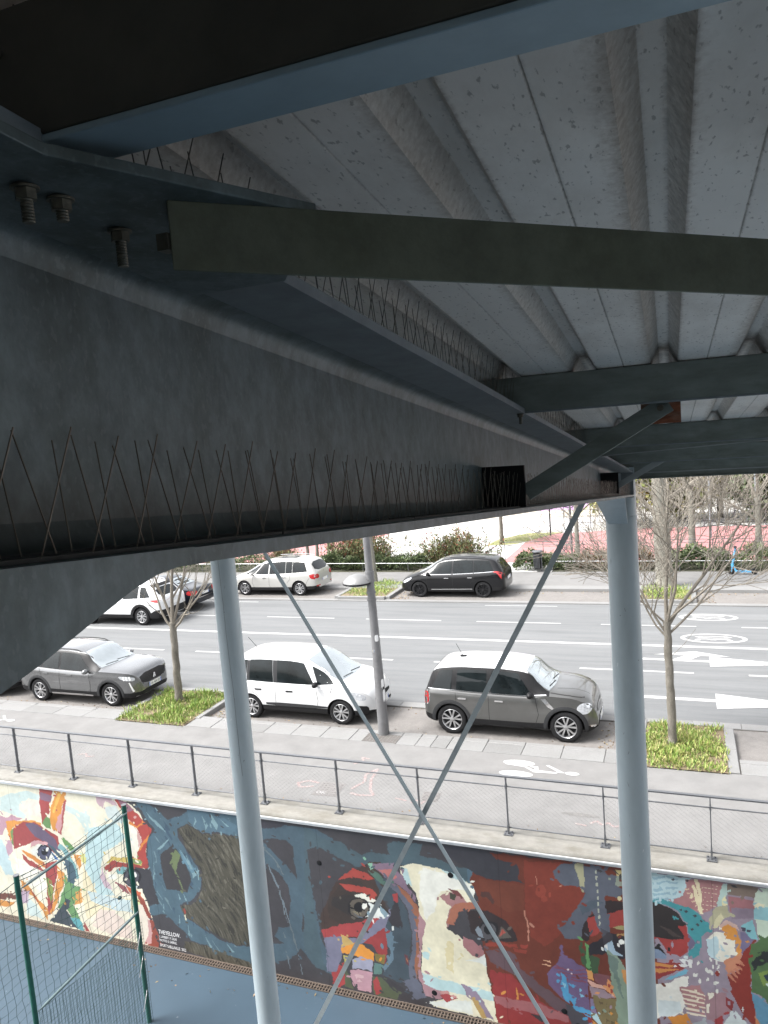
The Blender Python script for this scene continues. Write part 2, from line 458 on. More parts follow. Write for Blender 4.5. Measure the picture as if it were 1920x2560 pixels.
farwalk = slab('far_pavement', -90, 60, 31.3, 34.25, -.5, .112, 'sidewalk')
plaza = slab('plaza', -90, -8.55, 36.6, 52.9, -.5, .1, 'plaza')
plaza2 = slab('plaza_path', -9.0, -5.75, 34.26, 36.59, -.5, .108, 'plaza')
slab('far_plaza', -8.54, 60, 47.3, 52.9, -.5, .1, 'plaza')
redc = structure(MB().prism([(-8.54, 36.62), (60, 36.62), (60, 47.2), (-2.2, 47.2), (-8.54, 45.2)], -.5, .104).obj('red_court', 'redcourt'))
structure(MB().prism([(-60, 36.2), (-18.6, 36.2), (-18.6, 47), (-60, 47)], .0, .106).obj('red_court', 'redcourt'))

# far kerb and granite edge (drop from the pavement to the parking lane)
structure(MB().box(-90, 60, 30.67, 31.29, -.5, .135).obj('far_granite_edge', 'granite'))
structure(MB().box(-90, 60, 28.67, 28.97, -.5, .035).obj('far_road_edge', 'granite'))
# near granite strip: bed with single slabs
bed = structure(MB().box(-90, 60, 15.141, 15.799, -.5, .085).obj('granite_strip', 'joint'))
GT = [-26.4, -25.3, -24.2, -23.1, -22.0, -20.9, -19.75, -18.6, -17.42, -16.3, -15.25]
x = -11.9
GT2 = [x]
steps = [.87, .73, .72, .8, .74, .78, .75, .72, .43, .46, .36, .37, .82, .83, .82]
while GT2[-1] < -1.4: GT2.append(GT2[-1]+steps[len(GT2) % len(steps)])
k = 0
for seg, end in ((GT, -14.12), (GT2, -.97), ([.84, 1.7, 2.55, 3.4], 4.2)):
    for i, a in enumerate(seg):
        b = seg[i+1] if i+1 < len(seg) else end
        if b-a < .15: continue
        j = random.uniform(-.003, .003)
        MB().bevbox(a+.005, b-.005, 15.15, 15.62, .0, .106+j, .006).obj('slab', 'granite' if random.random() < .6 else 'granite_b', bed); k += 1
        # kerb stone beside the slab
        MB().bevbox(a+.005, b-.005, 15.63, 15.795, .0, .108-j, .012).obj('kerb_stone', 'granite', bed); k += 1
# flush kerb between parking lane and road
kb = structure(MB().box(-90, 60, 17.521, 17.839, -.5, .015).obj('road_edge_strip', 'joint'))
for a in np.arange(-26, 4, 1.0):
    MB().bevbox(a+.004, a+.996, 17.525, 17.835, .0, .04+random.uniform(-.004, .004), .008).obj('kerb_stone', random.choice(['granite', 'granite', 'granite_b']), kb)

# ------------------------------------------------------------------ road markings (children of the road)
def mark(poly, z=.006, parent=road, m='paint', name='lane_marking'):
    return MB().add([(x, y, z) for x, y in poly], [tuple(range(len(poly)))]).obj(name, m, parent)
def dash(x0, x1, y, w=.1): mark([(x0, y-w/2), (x1, y-w/2), (x1, y+w/2), (x0, y+w/2)])
for kx in range(-5, 5):
    dash(-15.785+4.333*kx, -12.785+4.333*kx, 25.92, .08)
    dash(-15.92+4.333*kx, -12.92+4.333*kx, 21.25, .1)
dash(-60, 40, 23.66, .17)
dash(-20, -17.6, 28.3, .07); dash(-7.4, -4.6, 28.3, .06)
# straight arrow in the near lane
mark([(-1.75, 19.2), (.6, 19.16), (.6, 19.34), (-1.75, 19.38)], .0065, name='arrow_marking')
mark([(.55, 18.72), (2.7, 19.25), (.55, 19.75)], .0075, name='arrow_marking')
# straight-and-left arrow in the second lane
mark([(-1.75, 22.26), (.55, 22.22), (.55, 22.38), (-1.75, 22.42)], .0065, name='arrow_marking')
mark([(.5, 21.84), (2.6, 22.3), (.5, 22.74)], .0075, name='arrow_marking')
mark([(-.45, 22.39), (.0, 22.39), (.28, 22.8), (-.12, 22.8)], .0072, name='arrow_marking')
mark([(-1.0, 22.78), (1.05, 22.78), (.12, 23.2)], .0078, name='arrow_marking')
# speed-limit rings with the figure 30
def ring(cx, cy, a, b, w):
    n = 48; mb = MB(); vs = []
    for i in range(n):
        t = 2*math.pi*i/n
        vs += [(cx+a*math.cos(t), cy+b*math.sin(t), .006), (cx+(a-w*1.3)*math.cos(t), cy+(b-w)*math.sin(t), .006)]
    mb.add(vs, [(2*i, (2*i+2) % (2*n), (2*i+3) % (2*n), 2*i+1) for i in range(n)])
    mb.obj('speed_ring_marking', 'paint', road)
    me = text_mesh('30', .62)
    xs = [v.co.x for v in me.vertices]; ys = [v.co.y for v in me.vertices]
    mx, my = (min(xs)+max(xs))/2, (min(ys)+max(ys))/2
    for v in me.vertices:
        px, py = v.co.x-mx, v.co.y-my
        v.co = (cx-py*2.5, cy+px*.92, .0064)
    put('speed_figure_marking', me, 'paint', road)
ring(.6, 27.1, .93, .44, .1); ring(.68, 24.6, .95, .5, .1)

# cycle pictogram on the pavement, child of the pavement
def ell(cx, cy, a, b, n=28): return [(cx+a*math.cos(2*math.pi*i/n), cy+b*math.sin(2*math.pi*i/n)) for i in range(n)]
def pictogram(ox, oy):
    mk = lambda p, z: mark([(ox+x, oy+y) for x, y in p], z, walk, name='cycle_marking')
    mk(ell(-.25, .17, .33, .13), .1045); mk(ell(-.22, -.32, .34, .13), .1045)
    mk([(-.5, .06), (-.1, .0), (.12, -.19), (.55, -.16), (.6, -.1), (.1, -.08), (-.1, .06), (-.5, .1)], .1055)
    mk([(.0, .06), (.16, .08), (.2, -.12), (.12, -.12), (.1, .02), (.0, .02)], .1065)
    mk([(.3, .16), (.36, .18), (.72, -.1), (.62, -.12)], .1065)
    mk(ell(.86, -.1, .14, .075, 16), .1075)
pictogram(-3.1, 14.6); pictogram(-18.0, 14.62)
# spray marks and a dark patch on the pavement
def scrawl(pts, w, z): 
    for i in range(len(pts)-1):
        a, b = Vector((*pts[i], 0)), Vector((*pts[i+1], 0))
        d = (b-a); n = Vector((-d.y, d.x, 0)).normalized()*w/2
        mark([(a-n)[:2], (b-n)[:2], (b+n)[:2], (a+n)[:2]], z+i*.00003, walk, 'pink', 'spray_marking')
scrawl([(-6.35, 12.95), (-6.2, 13.3), (-6.3, 13.6), (-6.15, 13.9), (-6.1, 13.4), (-5.95, 13.0), (-5.8, 12.8), (-6.1, 12.75), (-6.3, 12.8)], .06, .1042)
scrawl([(-7.15, 12.9), (-7.4, 12.8), (-7.55, 12.95), (-7.35, 13.1), (-7.1, 13.05)], .06, .1042)
scrawl([(-6.75, 14.0), (-6.6, 14.2), (-6.7, 14.35), (-6.5, 14.3)], .05, .1042)
scrawl([(-5.35, 12.8), (-5.1, 12.75)], .04, .1042)
scrawl([(-5.0, 12.7), (-4.9, 12.82), (-4.8, 12.7), (-4.75, 12.82)], .045, .1042)
scrawl([(-1.95, 12.65), (-1.75, 12.62)], .04, .1042)
scrawl([(-1.7, 12.7), (-1.6, 12.82), (-1.5, 12.7), (-1.4, 12.8), (-1.3, 12.68), (-1.2, 12.75)], .045, .1042)
scrawl([(-13.45, 13.1), (-13.3, 13.2), (-13.15, 13.05), (-13.0, 13.12)], .05, .1042)
mark(ell(-1.9, 12.96, .34, .055, 20), .1041, walk, 'patch', 'tar_patch')

# manhole covers
def manhole(poly, label):
    t = thing('manhole_cover', label, 'manhole cover', group='manhole covers in the pavement')
    MB().prism(poly, .09, .104).obj('frame', 'cast', t)
    cx = sum(p[0] for p in poly)/4; cy = sum(p[1] for p in poly)/4
    q = [(cx+(x-cx)*.88, cy+(y-cy)*.88) for x, y in poly]
    mb = MB().prism(q, .1041, .107)
    for i in range(6):
        for j in range(6):
            u, v = (i+.5)/6, (j+.5)/6
            a = Vector(q[0]).lerp(Vector(q[1]), u); b = Vector(q[3]).lerp(Vector(q[2]), u); c = a.lerp(b, v)
            mb.box(c.x-.025, c.x+.025, c.y-.008, c.y+.008, .1071, .111)
    mb.obj('lid', 'cast', t)
    return t
t = manhole([(-7.06, 13.13), (-6.53, 13.13), (-6.51, 12.6), (-7.04, 12.56)], 'dark square manhole cover ringed by pink spray marks on the pavement')
me = text_mesh('OK', .14)
for v in me.vertices: v.co = (-6.98+v.co.x, 12.63+v.co.y, .112)
put('lettering', me, 'paint', t)
manhole([(-4.89, 13.18), (-4.53, 13.18), (-4.52, 12.83), (-4.85, 12.83)], 'small grey manhole cover on the pavement behind the crossing of the two steel braces')

# steel grate at the lamp post foot
t = thing('pavement_grate', 'steel grid grate in the granite strip at the foot of the lamp post', 'grate')
g = MB()
for i in range(11): g.box(-7.04+i*.08, -7.03+i*.08, 15.17, 15.58, .1085, .116)
for i in range(6): g.box(-7.06, -6.22, 15.17+i*.08, 15.182+i*.08, .1085, .1155)
g.obj('grid', 'cast', t)
MB().box(-7.06, -6.22, 15.16, 15.59, .06, .1082).obj('pit', 'joint', t)

# tree pits: kerb frame (setting), soil, grass
def leafmesh(P, D, L, W, tint, name, parent=None, mat='leaf', up=None):
    """many single leaves/blades: root P, direction D, length L, width W, colour tint (all numpy)"""
    n = len(P)
    s = np.cross(D, rng.normal(size=(n, 3)))
    s /= np.linalg.norm(s, axis=1, keepdims=True)+1e-9
    D = D/(np.linalg.norm(D, axis=1, keepdims=True)+1e-9)
    mid = P+D*L[:, None]*.5
    v = np.stack([P, mid+s*W[:, None]*.5, P+D*L[:, None], mid-s*W[:, None]*.5], 1).reshape(-1, 3)
    me = bpy.data.meshes.new(name)
    me.vertices.add(4*n); me.vertices.foreach_set('co', v.ravel())
    me.loops.add(4*n); me.loops.foreach_set('vertex_index', np.arange(4*n))
    me.polygons.add(n); me.polygons.foreach_set('loop_start', np.arange(n)*4)
    me.update(calc_edges=True)
    a = me.attributes.new('tint', 'FLOAT_COLOR', 'FACE')
    a.data.foreach_set('color', np.concatenate([tint, np.ones((n, 1))], 1).astype(np.float32).ravel())
    return put(name, me, mat, parent)
def mixcol(n, cols, jit=.25):
    c = np.array(cols)[rng.integers(0, len(cols), n)]
    return np.clip(c*(1+rng.uniform(-jit, jit, (n, 1))), 0, 1)
GRASS = [(.17, .26, .05), (.21, .31, .07), (.25, .33, .08), (.33, .35, .12), (.12, .2, .04)]
def grass(x0, x1, y0, y1, z, n, h, w=.02, name='grass', trunk=None, cols=GRASS, lean=.45):
    P = np.stack([rng.uniform(x0-.05, x1+.05, n), rng.uniform(y0-.05, y1+.05, n), np.full(n, z)], 1)
    sparse = np.sin(P[:, 0]*3.1+y0)+np.sin(P[:, 1]*3.7+x0*2)+.7*np.sin(P[:, 0]*7.3-P[:, 1]*5.9)
    edge = np.minimum(np.minimum(P[:, 0]-x0, x1-P[:, 0]), np.minimum(P[:, 1]-y0, y1-P[:, 1]))
    keep = (rng.random(n) < np.clip(.78+.28*sparse, .12, 1)) & (rng.random(n) < np.clip(.35+edge*4, .1, 1))
    P = P[keep]; n = len(P)
    cl = np.sin(P[:, 0]*5.1+1)*np.sin(P[:, 1]*4.3)+np.sin(P[:, 0]*11)*np.cos(P[:, 1]*9.7)*.5
    D = rng.normal(size=(n, 3))*lean; D[:, 2] = 1
    D[:, 0] += np.sin(P[:, 1]*7+P[:, 0]*3)*.35
    L = h*(1+.55*cl)*rng.uniform(.35, 1.25, n); L = np.clip(L, .03, None)
    tint = mixcol(n, cols); tint *= (1+.12*cl)[:, None]
    dry = rng.random(n) < .1
    tint[dry] = mixcol(dry.sum(), [(.42, .36, .18), (.36, .33, .15)])
    o = leafmesh(P, D, L, np.full(n, w), tint, name)
    o['kind'] = 'stuff'
    return o
def pit(x0, x1, y0, y1, zk, kerbs):
    f = MB()
    for q in kerbs: f.bevbox(*q, -.3, zk, .012)
    structure(f.obj('tree_pit_kerb', 'granite'))
    structure(MB().box(x0, x1, y0, y1, -.5, zk-.03).obj('tree_pit_soil', 'soil'))
pit(-14.1, -11.95, 15.1, 17.5, .13, [(-14.25, -14.105, 15.85, 17.52), (-11.945, -11.8, 15.62, 17.52), (-14.1, -11.95, 17.42, 17.53)])
pit(-.95, .62, 15.1, 17.4, .13, [(-1.1, -.955, 15.82, 17.5), (.625, .82, 15.15, 16.2), (.625, .82, 16.21, 17.3), (-.95, .62, 17.38, 17.52)])
grass(-14.1, -11.95, 15.12, 17.42, .1, 9500, .145, .022); grass(-.95, .62, 15.12, 17.35, .1, 9000, .125, .022, cols=GRASS+[(.33, .34, .11), (.36, .35, .14)])
pit(-14.0, -11.85, 29.0, 31.0, .16, [(-14.2, -14.0, 28.98, 31.2), (-11.85, -11.65, 28.98, 30.9), (-14.0, -11.85, 28.85, 29.0)])
pit(-1.65, .1, 29.0, 31.3, .16, [(-1.8, -1.65, 28.98, 31.29), (.1, .28, 28.98, 31.2), (-1.65, .1, 28.85, 29.0)])
grass(-13.95, -11.85, 29.0, 32.0, .13, 3800, .15); grass(-1.65, .1, 29.0, 31.25, .13, 3200, .18)
# weeds at the pit edges
for (a, b, c, d, n) in ((-1.25, -.98, 15.75, 17.2, 240), (-11.78, -11.3, 15.85, 16.3, 120), (-14.5, -14.2, 15.72, 15.95, 90)):
    grass(a, b, c, d, .004, n, .07, cols=[(.2, .24, .07), (.34, .3, .14)])
grass(.0, .3, 15.1, 15.3, .1, 60, .1)

# leaf litter gathered along kerbs and pit edges
def litter(x0, x1, y0, y1, z, n):
    P = np.stack([rng.uniform(x0, x1, n), y0+(y1-y0)*rng.random(n)**1.8, np.full(n, z)], 1)
    D = rng.normal(size=(n, 3)); D[:, 2] = np.abs(D[:, 2])*.25
    leafmesh(P, D, rng.uniform(.03, .08, n), rng.uniform(.02, .04, n), mixcol(n, [(.16, .10, .05), (.22, .15, .08), (.10, .07, .04), (.28, .22, .12)], .3), 'leaf_litter')['kind'] = 'stuff'
litter(-13, 2, 11.3, 10.6, -3.046, 60); litter(-24, -1, 15.8, 16.3, .012, 260); litter(-24, -1, 17.5, 17.1, .012, 160); litter(-11.8, -10.9, 15.8, 17.4, .012, 170); litter(-1.9, -1.1, 15.8, 17.4, .012, 160)
litter(-30, 4, 30.66, 30.2, .03, 420); litter(-11.6, -10.9, 29.0, 30.6, .03, 120); litter(.3, .9, 29.0, 30.6, .03, 120); litter(-14, 2, 12.07, 12.4, .108, 120)

# ------------------------------------------------------------------ retaining wall with the mural
wall = thing('retaining_wall', 'long retaining wall covered with colourful mural of painted faces above the blue court', 'wall')
MB().box(-60, 40, 11.5, 12.04, -3.4, .16).obj('wall_core', 'wallplain', wall)
cop = MB()
xs = np.arange(-40, 20, .25)
prof = [(11.47, .165), (11.462, .20), (11.50, .248), (11.75, .262), (11.98, .262), (12.045, .24), (12.06, .09)]
vs = []
for X in xs:
    for (y, z) in prof: vs.append((X, y+random.uniform(-.006, .006)*(y < 11.6), z+random.uniform(-.004, .004)))
n = len(prof)
cop.add(vs, [(i*n+j, (i+1)*n+j, (i+1)*n+j+1, i*n+j+1) for i in range(len(xs)-1) for j in range(n-1)])
cop.obj('coping', 'concrete', wall, smooth=60)
MB().box(-40, 20, 11.452, 11.475, .125, .185).box(-40, 20, 11.435, 11.46, .168, .19).obj('flashing', 'alu', wall)
MURAL = """F1EBDA 10 -1727,93,-994,38,-1028,-349,-1836,-404
CFE3E8 10 -1419,-24,-1389,-12,-1336,1,-1301,-2,-1304,-17,-1333,-15,-1358,-27,-1366,-43,-1346,-54,-1358,-65,-1375,-61,-1404,-56,-1424,-53
F1E4DF 10 -1359,-30,-1336,-18,-1302,-20,-1307,-55,-1337,-55,-1358,-45
C3DCE8 10 -1437,-119,-1420,-141,-1407,-202,-1432,-208,-1448,-181
F6F3EC 10 -1399,-160,-1363,-166,-1315,-181,-1317,-230,-1369,-218,-1399,-196
CFE2E6 10 -1232,-16,-1197,-28,-1167,-35,-1171,-59,-1186,-76,-1195,-57,-1211,-39,-1235,-31
BFDDE8 10 -1178,-65,-1101,-38,-1082,-69,-1109,-92,-1142,-110,-1162,-162,-1126,-204,-1189,-212,-1205,-177,-1190,-101
EBDFC0 10 -1204,-152,-1189,-175,-1173,-210,-1081,-205,-1077,-234,-1162,-241,-1211,-274,-1218,-229
C9DDE9 10 -1200,-206,-1157,-208,-1091,-211,-1086,-235,-1137,-237,-1192,-230
E8D5D0 10 -1175,-243,-1138,-240,-1116,-254,-1094,-271,-1095,-296,-1140,-298,-1201,-287
D0B0C0 10 -1148,11,-1105,12,-1090,-6,-1108,-3,-1125,3,-1133,-12,-1144,-6
D6E3EA 10 -1127,-12,-1096,-4,-1077,-35,-1102,-43,-1121,-30
C69AB0 10 -1427,-66,-1406,-67,-1391,-60,-1362,-65,-1387,-76,-1410,-88,-1425,-110,-1435,-111
C9A0B8 10 -1416,-122,-1402,-118,-1400,-147,-1416,-159,-1422,-141
B04A4C 10 -1300,14,-1263,13,-1270,-10,-1278,-40,-1290,-54,-1304,-70,-1304,-37
8A6A85 10 -1299,3,-1265,-2,-1271,-17,-1300,-15
E79B3A 10 -1263,13,-1228,12,-1228,-6,-1239,-17,-1249,-40,-1261,-73,-1276,-82,-1280,-53,-1273,-30,-1255,2
F2BE55 10 -1246,7,-1238,5,-1266,-41,-1270,-39
B5585A 10 -1237,-14,-1228,-6,-1254,-88,-1263,-84
D9A0A8 10 -1241,-27,-1256,-83,-1268,-74,-1257,-48
6F9A60 10 -1290,-51,-1279,-55,-1281,-78,-1294,-77,-1304,-68
E59A40 10 -1412,-78,-1387,-73,-1359,-70,-1338,-65,-1306,-68,-1310,-76,-1346,-72,-1382,-83,-1394,-94,-1405,-124,-1410,-109
7E9A60 10 -1402,-100,-1389,-94,-1394,-133,-1402,-129
A8474A 10 -1390,-91,-1360,-73,-1326,-70,-1295,-79,-1265,-94,-1261,-108,-1278,-135,-1294,-132,-1308,-119,-1341,-117,-1370,-128,-1396,-141,-1398,-118
6E5E7C 10 -1354,-77,-1336,-71,-1302,-82,-1272,-100,-1261,-128,-1279,-120,-1300,-113,-1331,-101
6E9E5E 10 -1256,-93,-1234,-103,-1218,-119,-1226,-127,-1248,-112
E6E28A 10 -1209,-120,-1191,-125,-1197,-146,-1206,-142
E2963E 10 -1226,-127,-1207,-127,-1208,-152,-1216,-163,-1222,-144
7FB3BD 10 -1261,-108,-1238,-126,-1224,-154,-1218,-181,-1227,-187,-1231,-160,-1252,-132,-1267,-119
4A6478 10 -1300,-113,-1279,-120,-1262,-134,-1235,-148,-1226,-170,-1229,-190,-1245,-205,-1261,-207,-1249,-172,-1254,-148,-1278,-135
D9A6B0 10 -1344,-117,-1323,-110,-1294,-112,-1298,-117,-1328,-119,-1348,-129
B04A4C 10 -1375,-146,-1361,-158,-1336,-168,-1312,-178,-1315,-181,-1357,-173,-1375,-159
EEF1F2 10 -1349,-136,-1328,-121,-1301,-117,-1290,-127,-1270,-147,-1284,-152,-1314,-153,-1339,-146
26263A 10 -1287,-133,-1290,-139,-1296,-145,-1303,-150,-1312,-152,-1320,-152,-1327,-149,-1331,-144,-1331,-138,-1329,-131,-1323,-125,-1315,-120,-1306,-118,-1298,-118,-1292,-121,-1288,-126
565A78 10 -1291,-134,-1293,-139,-1298,-144,-1304,-148,-1312,-150,-1319,-150,-1324,-147,-1327,-143,-1328,-138,-1325,-132,-1321,-127,-1314,-123,-1307,-121,-1300,-122,-1294,-124,-1291,-128
1C1C26 10 -1298,-133,-1300,-136,-1302,-139,-1306,-141,-1310,-142,-1314,-142,-1316,-141,-1318,-139,-1318,-136,-1317,-133,-1315,-130,-1311,-128,-1307,-127,-1303,-127,-1300,-128,-1299,-131
F4F4F4 10 -1296,-127,-1297,-129,-1298,-131,-1300,-132,-1302,-132,-1303,-132,-1303,-130,-1303,-128,-1302,-126,-1301,-125,-1299,-123,-1298,-122,-1296,-122,-1295,-122,-1294,-124,-1295,-125
8F92A8 10 -1309,-131,-1310,-132,-1310,-132,-1311,-133,-1312,-133,-1313,-133,-1314,-133,-1315,-132,-1315,-132,-1314,-131,-1314,-130,-1313,-129,-1312,-129,-1311,-129,-1310,-130,-1310,-130
2F6FC0 10 -1290,-129,-1269,-147,-1280,-148
E08F3C 10 -1378,-139,-1352,-144,-1315,-158,-1311,-172,-1332,-165,-1360,-153
B0484A 10 -1312,-160,-1274,-150,-1278,-173,-1297,-227,-1316,-284,-1323,-282,-1315,-217
E2963E 10 -1276,-161,-1259,-174,-1262,-194,-1281,-227,-1309,-280,-1316,-279,-1294,-227,-1280,-186
6FA06A 10 -1259,-174,-1252,-193,-1231,-200,-1218,-201,-1226,-230,-1245,-245,-1236,-267,-1227,-291,-1250,-279,-1272,-254,-1293,-262,-1278,-232,-1264,-205
45505E 10 -1266,-236,-1250,-238,-1259,-255,-1270,-262,-1250,-279,-1234,-300,-1319,-297,-1294,-271
5FB0C0 10 -1259,-276,-1234,-274,-1222,-301,-1241,-301
B04A4C 10 -1220,-280,-1209,-301,-1225,-301
E0A050 10 -1234,-216,-1216,-203,-1218,-236,-1242,-245
8A9A50 10 -1314,-191,-1299,-199,-1297,-227,-1311,-252,-1314,-229
E0963F 10 -1391,-211,-1369,-221,-1344,-252,-1321,-269,-1325,-296,-1336,-279,-1357,-248,-1388,-229
B5563A 10 -1370,-226,-1358,-235,-1344,-257,-1349,-257
D5E8EE 10 -1378,-248,-1354,-266,-1335,-295,-1385,-292
7A4A40 10 -1534,-259,-1462,-255,-1418,-246,-1375,-232,-1380,-244,-1414,-261,-1465,-271,-1538,-276
E39A45 10 -1538,-277,-1465,-271,-1415,-267,-1432,-283,-1468,-285,-1540,-290
C9B0CC 10 -1400,-241,-1368,-234,-1377,-264,-1395,-269
4A4850 10 -1082,8,-1056,4,-1016,-34,-1031,-102,-1051,-181,-1033,-234,-1025,-275,-1031,-325,-508,-234,-483,68
4A4850 10 -1042,11,-605,10,-637,-326,-1036,-327,-1035,-241,-1053,-183,-1025,-65
4A4850 10 -663,8,-335,2,-348,-48,-385,-44,-508,-37,-590,-84,-639,-168,-638,-301,-695,-301
B8443F 10 -1100,10,-1076,7,-1053,-9,-1012,-43,-1024,-68,-1034,-97,-1028,-121,-1061,-125,-1054,-95,-1039,-74,-1050,-47,-1075,-23
9A6A80 10 -1091,11,-1071,8,-1049,-7,-1074,-16
F5F1EA 10 -1078,-40,-1050,-47,-1040,-65,-1047,-89,-1066,-99,-1083,-94
D9A8A8 10 -1080,-17,-1067,-30,-1045,-56,-1038,-74,-1050,-90,-1050,-52
E68A35 10 -1068,-34,-1049,-42,-1030,-30,-1028,-33,-1049,-46,-1069,-40
E68A35 10 -1020,-56,-1024,-70,-1049,-93,-1053,-94,-1030,-68
A8423F 10 -1148,-145,-1127,-128,-1090,-126,-1055,-124,-1031,-121,-1030,-130,-1071,-136,-1117,-141,-1137,-156
D9C060 10 -1143,-135,-1126,-120,-1082,-113,-1065,-111,-1045,-118,-1049,-126,-1084,-125,-1120,-127
7FA06A 10 -1074,-114,-1045,-118,-1051,-125,-1075,-124
D1B5C8 10 -1161,-171,-1150,-143,-1148,-170,-1130,-192,-1151,-190
9A5560 10 -1130,-172,-1098,-178,-1086,-196,-1109,-189
42414A 10 -1101,-139,-1056,-132,-1030,-135,-1012,-207,-1044,-209,-1054,-177,-1078,-182,-1097,-170
7FB5BE 10 -1118,-149,-1098,-136,-1086,-137,-1100,-154,-1113,-155
24242C 10 -1053,-154,-1056,-162,-1062,-169,-1071,-174,-1080,-177,-1089,-176,-1096,-173,-1101,-167,-1101,-160,-1098,-152,-1092,-145,-1084,-140,-1074,-137,-1065,-137,-1058,-141,-1054,-147
565462 10 -1058,-155,-1060,-161,-1065,-167,-1072,-172,-1080,-174,-1087,-174,-1093,-171,-1097,-166,-1097,-160,-1095,-154,-1090,-148,-1083,-144,-1075,-141,-1068,-142,-1062,-144,-1058,-149
1E1E24 10 -1066,-154,-1067,-158,-1070,-161,-1074,-163,-1078,-164,-1082,-164,-1085,-163,-1087,-160,-1087,-157,-1086,-153,-1083,-150,-1079,-148,-1075,-147,-1071,-147,-1068,-148,-1066,-151
F4F6F8 10 -1064,-148,-1064,-151,-1065,-153,-1066,-154,-1068,-155,-1070,-155,-1072,-155,-1073,-153,-1073,-151,-1073,-149,-1072,-147,-1071,-145,-1069,-144,-1068,-144,-1066,-145,-1065,-146
EFF1F2 10 -1138,-161,-1119,-156,-1117,-166,-1139,-171
CFE0E8 10 -1097,-173,-1080,-179,-1062,-173,-1057,-167,-1069,-180,-1084,-182
D2603A 10 -1098,-175,-1078,-182,-1058,-185,-1062,-194,-1086,-193
9E4A3C 10 -1070,-189,-1054,-201,-1039,-235,-1026,-272,-1030,-310,-1057,-304,-1041,-272,-1053,-235,-1067,-208
DDE8A8 10 -1072,-199,-1064,-205,-1064,-217,-1077,-216
EFE4DA 10 -1074,-216,-1059,-216,-1046,-246,-1044,-273,-1065,-296,-1072,-282
D9A5AA 10 -1050,-235,-1041,-253,-1044,-295,-1066,-303,-1050,-274
555249 10 -924,-21,-893,-36,-814,-32,-778,-32,-791,-142,-804,-257,-841,-259,-919,-236,-953,-222,-964,-202,-923,-184,-906,-158,-903,-116,-933,-73,-948,-38
575349 10 -962,-274,-946,-273,-807,-288,-811,-317,-962,-295
567B99 10 -1043,9,-1011,9,-988,-5,-970,-19,-944,-7,-912,10,-773,15,-778,-35,-814,-32,-855,-30,-893,-34,-923,-19,-950,-36,-952,-52,-934,-76,-913,-106,-906,-135,-912,-159,-928,-178,-948,-188,-964,-200,-953,-224,-919,-238,-883,-254,-841,-261,-781,-258,-784,-284,-813,-289,-860,-285,-913,-275,-945,-271,-965,-250,-1001,-224,-1040,-234,-1043,-213,-1013,-204,-1026,-156,-1029,-113,-1026,-72,-1004,-42,-1029,-14
454349 10 -999,-97,-966,-68,-956,-81,-940,-107,-932,-124,-931,-143,-943,-166,-965,-169,-994,-170,-997,-142
75855F 10 -962,-79,-949,-89,-958,-111,-963,-128,-953,-160,-953,-168,-968,-129,-977,-111
5D86A8 10 -922,9,-877,6,-836,-1,-809,-11,-811,-29,-855,-30,-893,-34,-920,-16
6B9FC4 10 -953,-76,-938,-88,-914,-118,-922,-132,-938,-109
8DBBD6 10 -1000,6,-990,-3,-987,-9,-994,-5
8DBBD6 10 -1025,-6,-991,-31,-974,-48,-998,-34
8DBBD6 10 -1005,-86,-972,-57,-976,-64,-996,-85
8DBBD6 10 -905,-3,-901,-14,-911,-27,-905,-12
8DBBD6 10 -888,1,-875,-18,-882,-28,-883,-17
8DBBD6 10 -866,10,-853,-14,-857,-26,-866,-11
8DBBD6 10 -846,-2,-827,-15,-833,-16
8DBBD6 10 -948,-77,-927,-107,-932,-108
8DBBD6 10 -935,-87,-922,-116,-928,-117
8DBBD6 10 -1017,-111,-1020,-155,-1024,-153
8DBBD6 10 -1004,-201,-1004,-222,-1008,-220
8DBBD6 10 -966,-171,-957,-189,-962,-190
8DBBD6 10 -953,-170,-945,-185,-949,-186
8DBBD6 10 -967,-214,-968,-239,-971,-237
8DBBD6 10 -906,-265,-897,-277,-902,-278
8DBBD6 10 -862,-260,-845,-276,-851,-277
8DBBD6 10 -926,-124,-907,-114,-910,-122,-925,-135
8DBBD6 10 -910,-103,-910,-136,-913,-136
8DBBD6 10 -949,-238,-947,-262,-951,-260
D9D6C0 10 -956,-218,-952,-216,-952,-229,-955,-229
A04038 10 -956,-203,-952,-204,-951,-214,-955,-215
557490 10 -775,-5,-707,5,-638,4,-607,-8,-609,-33,-641,-28,-664,-38,-664,-71,-660,-119,-653,-171,-650,-216,-630,-257,-632,-278,-665,-273,-696,-239,-705,-254,-729,-270,-758,-281,-786,-280,-782,-244,-730,-236,-752,-223,-740,-205,-714,-199,-711,-171,-706,-146,-710,-113,-725,-93,-751,-83,-782,-69
4A4850 10 -778,-32,-708,-24,-692,-35,-689,-101,-702,-81,-724,-61,-751,-36,-778,-28
4A4850 10 -685,-163,-680,-196,-688,-206,-688,-186
454450 10 -774,8,-702,6,-725,-4,-755,-7,-775,-7
7C8FA0 8 -754,-46,-732,-65,-716,-95,-719,-95,-734,-67,-755,-50
7C8FA0 8 -755,-72,-736,-103,-713,-185,-702,-245,-704,-245,-715,-186,-739,-106
7C8FA0 8 -731,-107,-723,-169,-714,-199,-726,-169
7C8FA0 8 -729,-247,-723,-262,-723,-297,-726,-263
7C8FA0 8 -702,-247,-697,-292,-699,-292
7C8FA0 8 -730,-211,-725,-224,-728,-224
7C8FA0 8 -687,-242,-667,-264,-670,-266
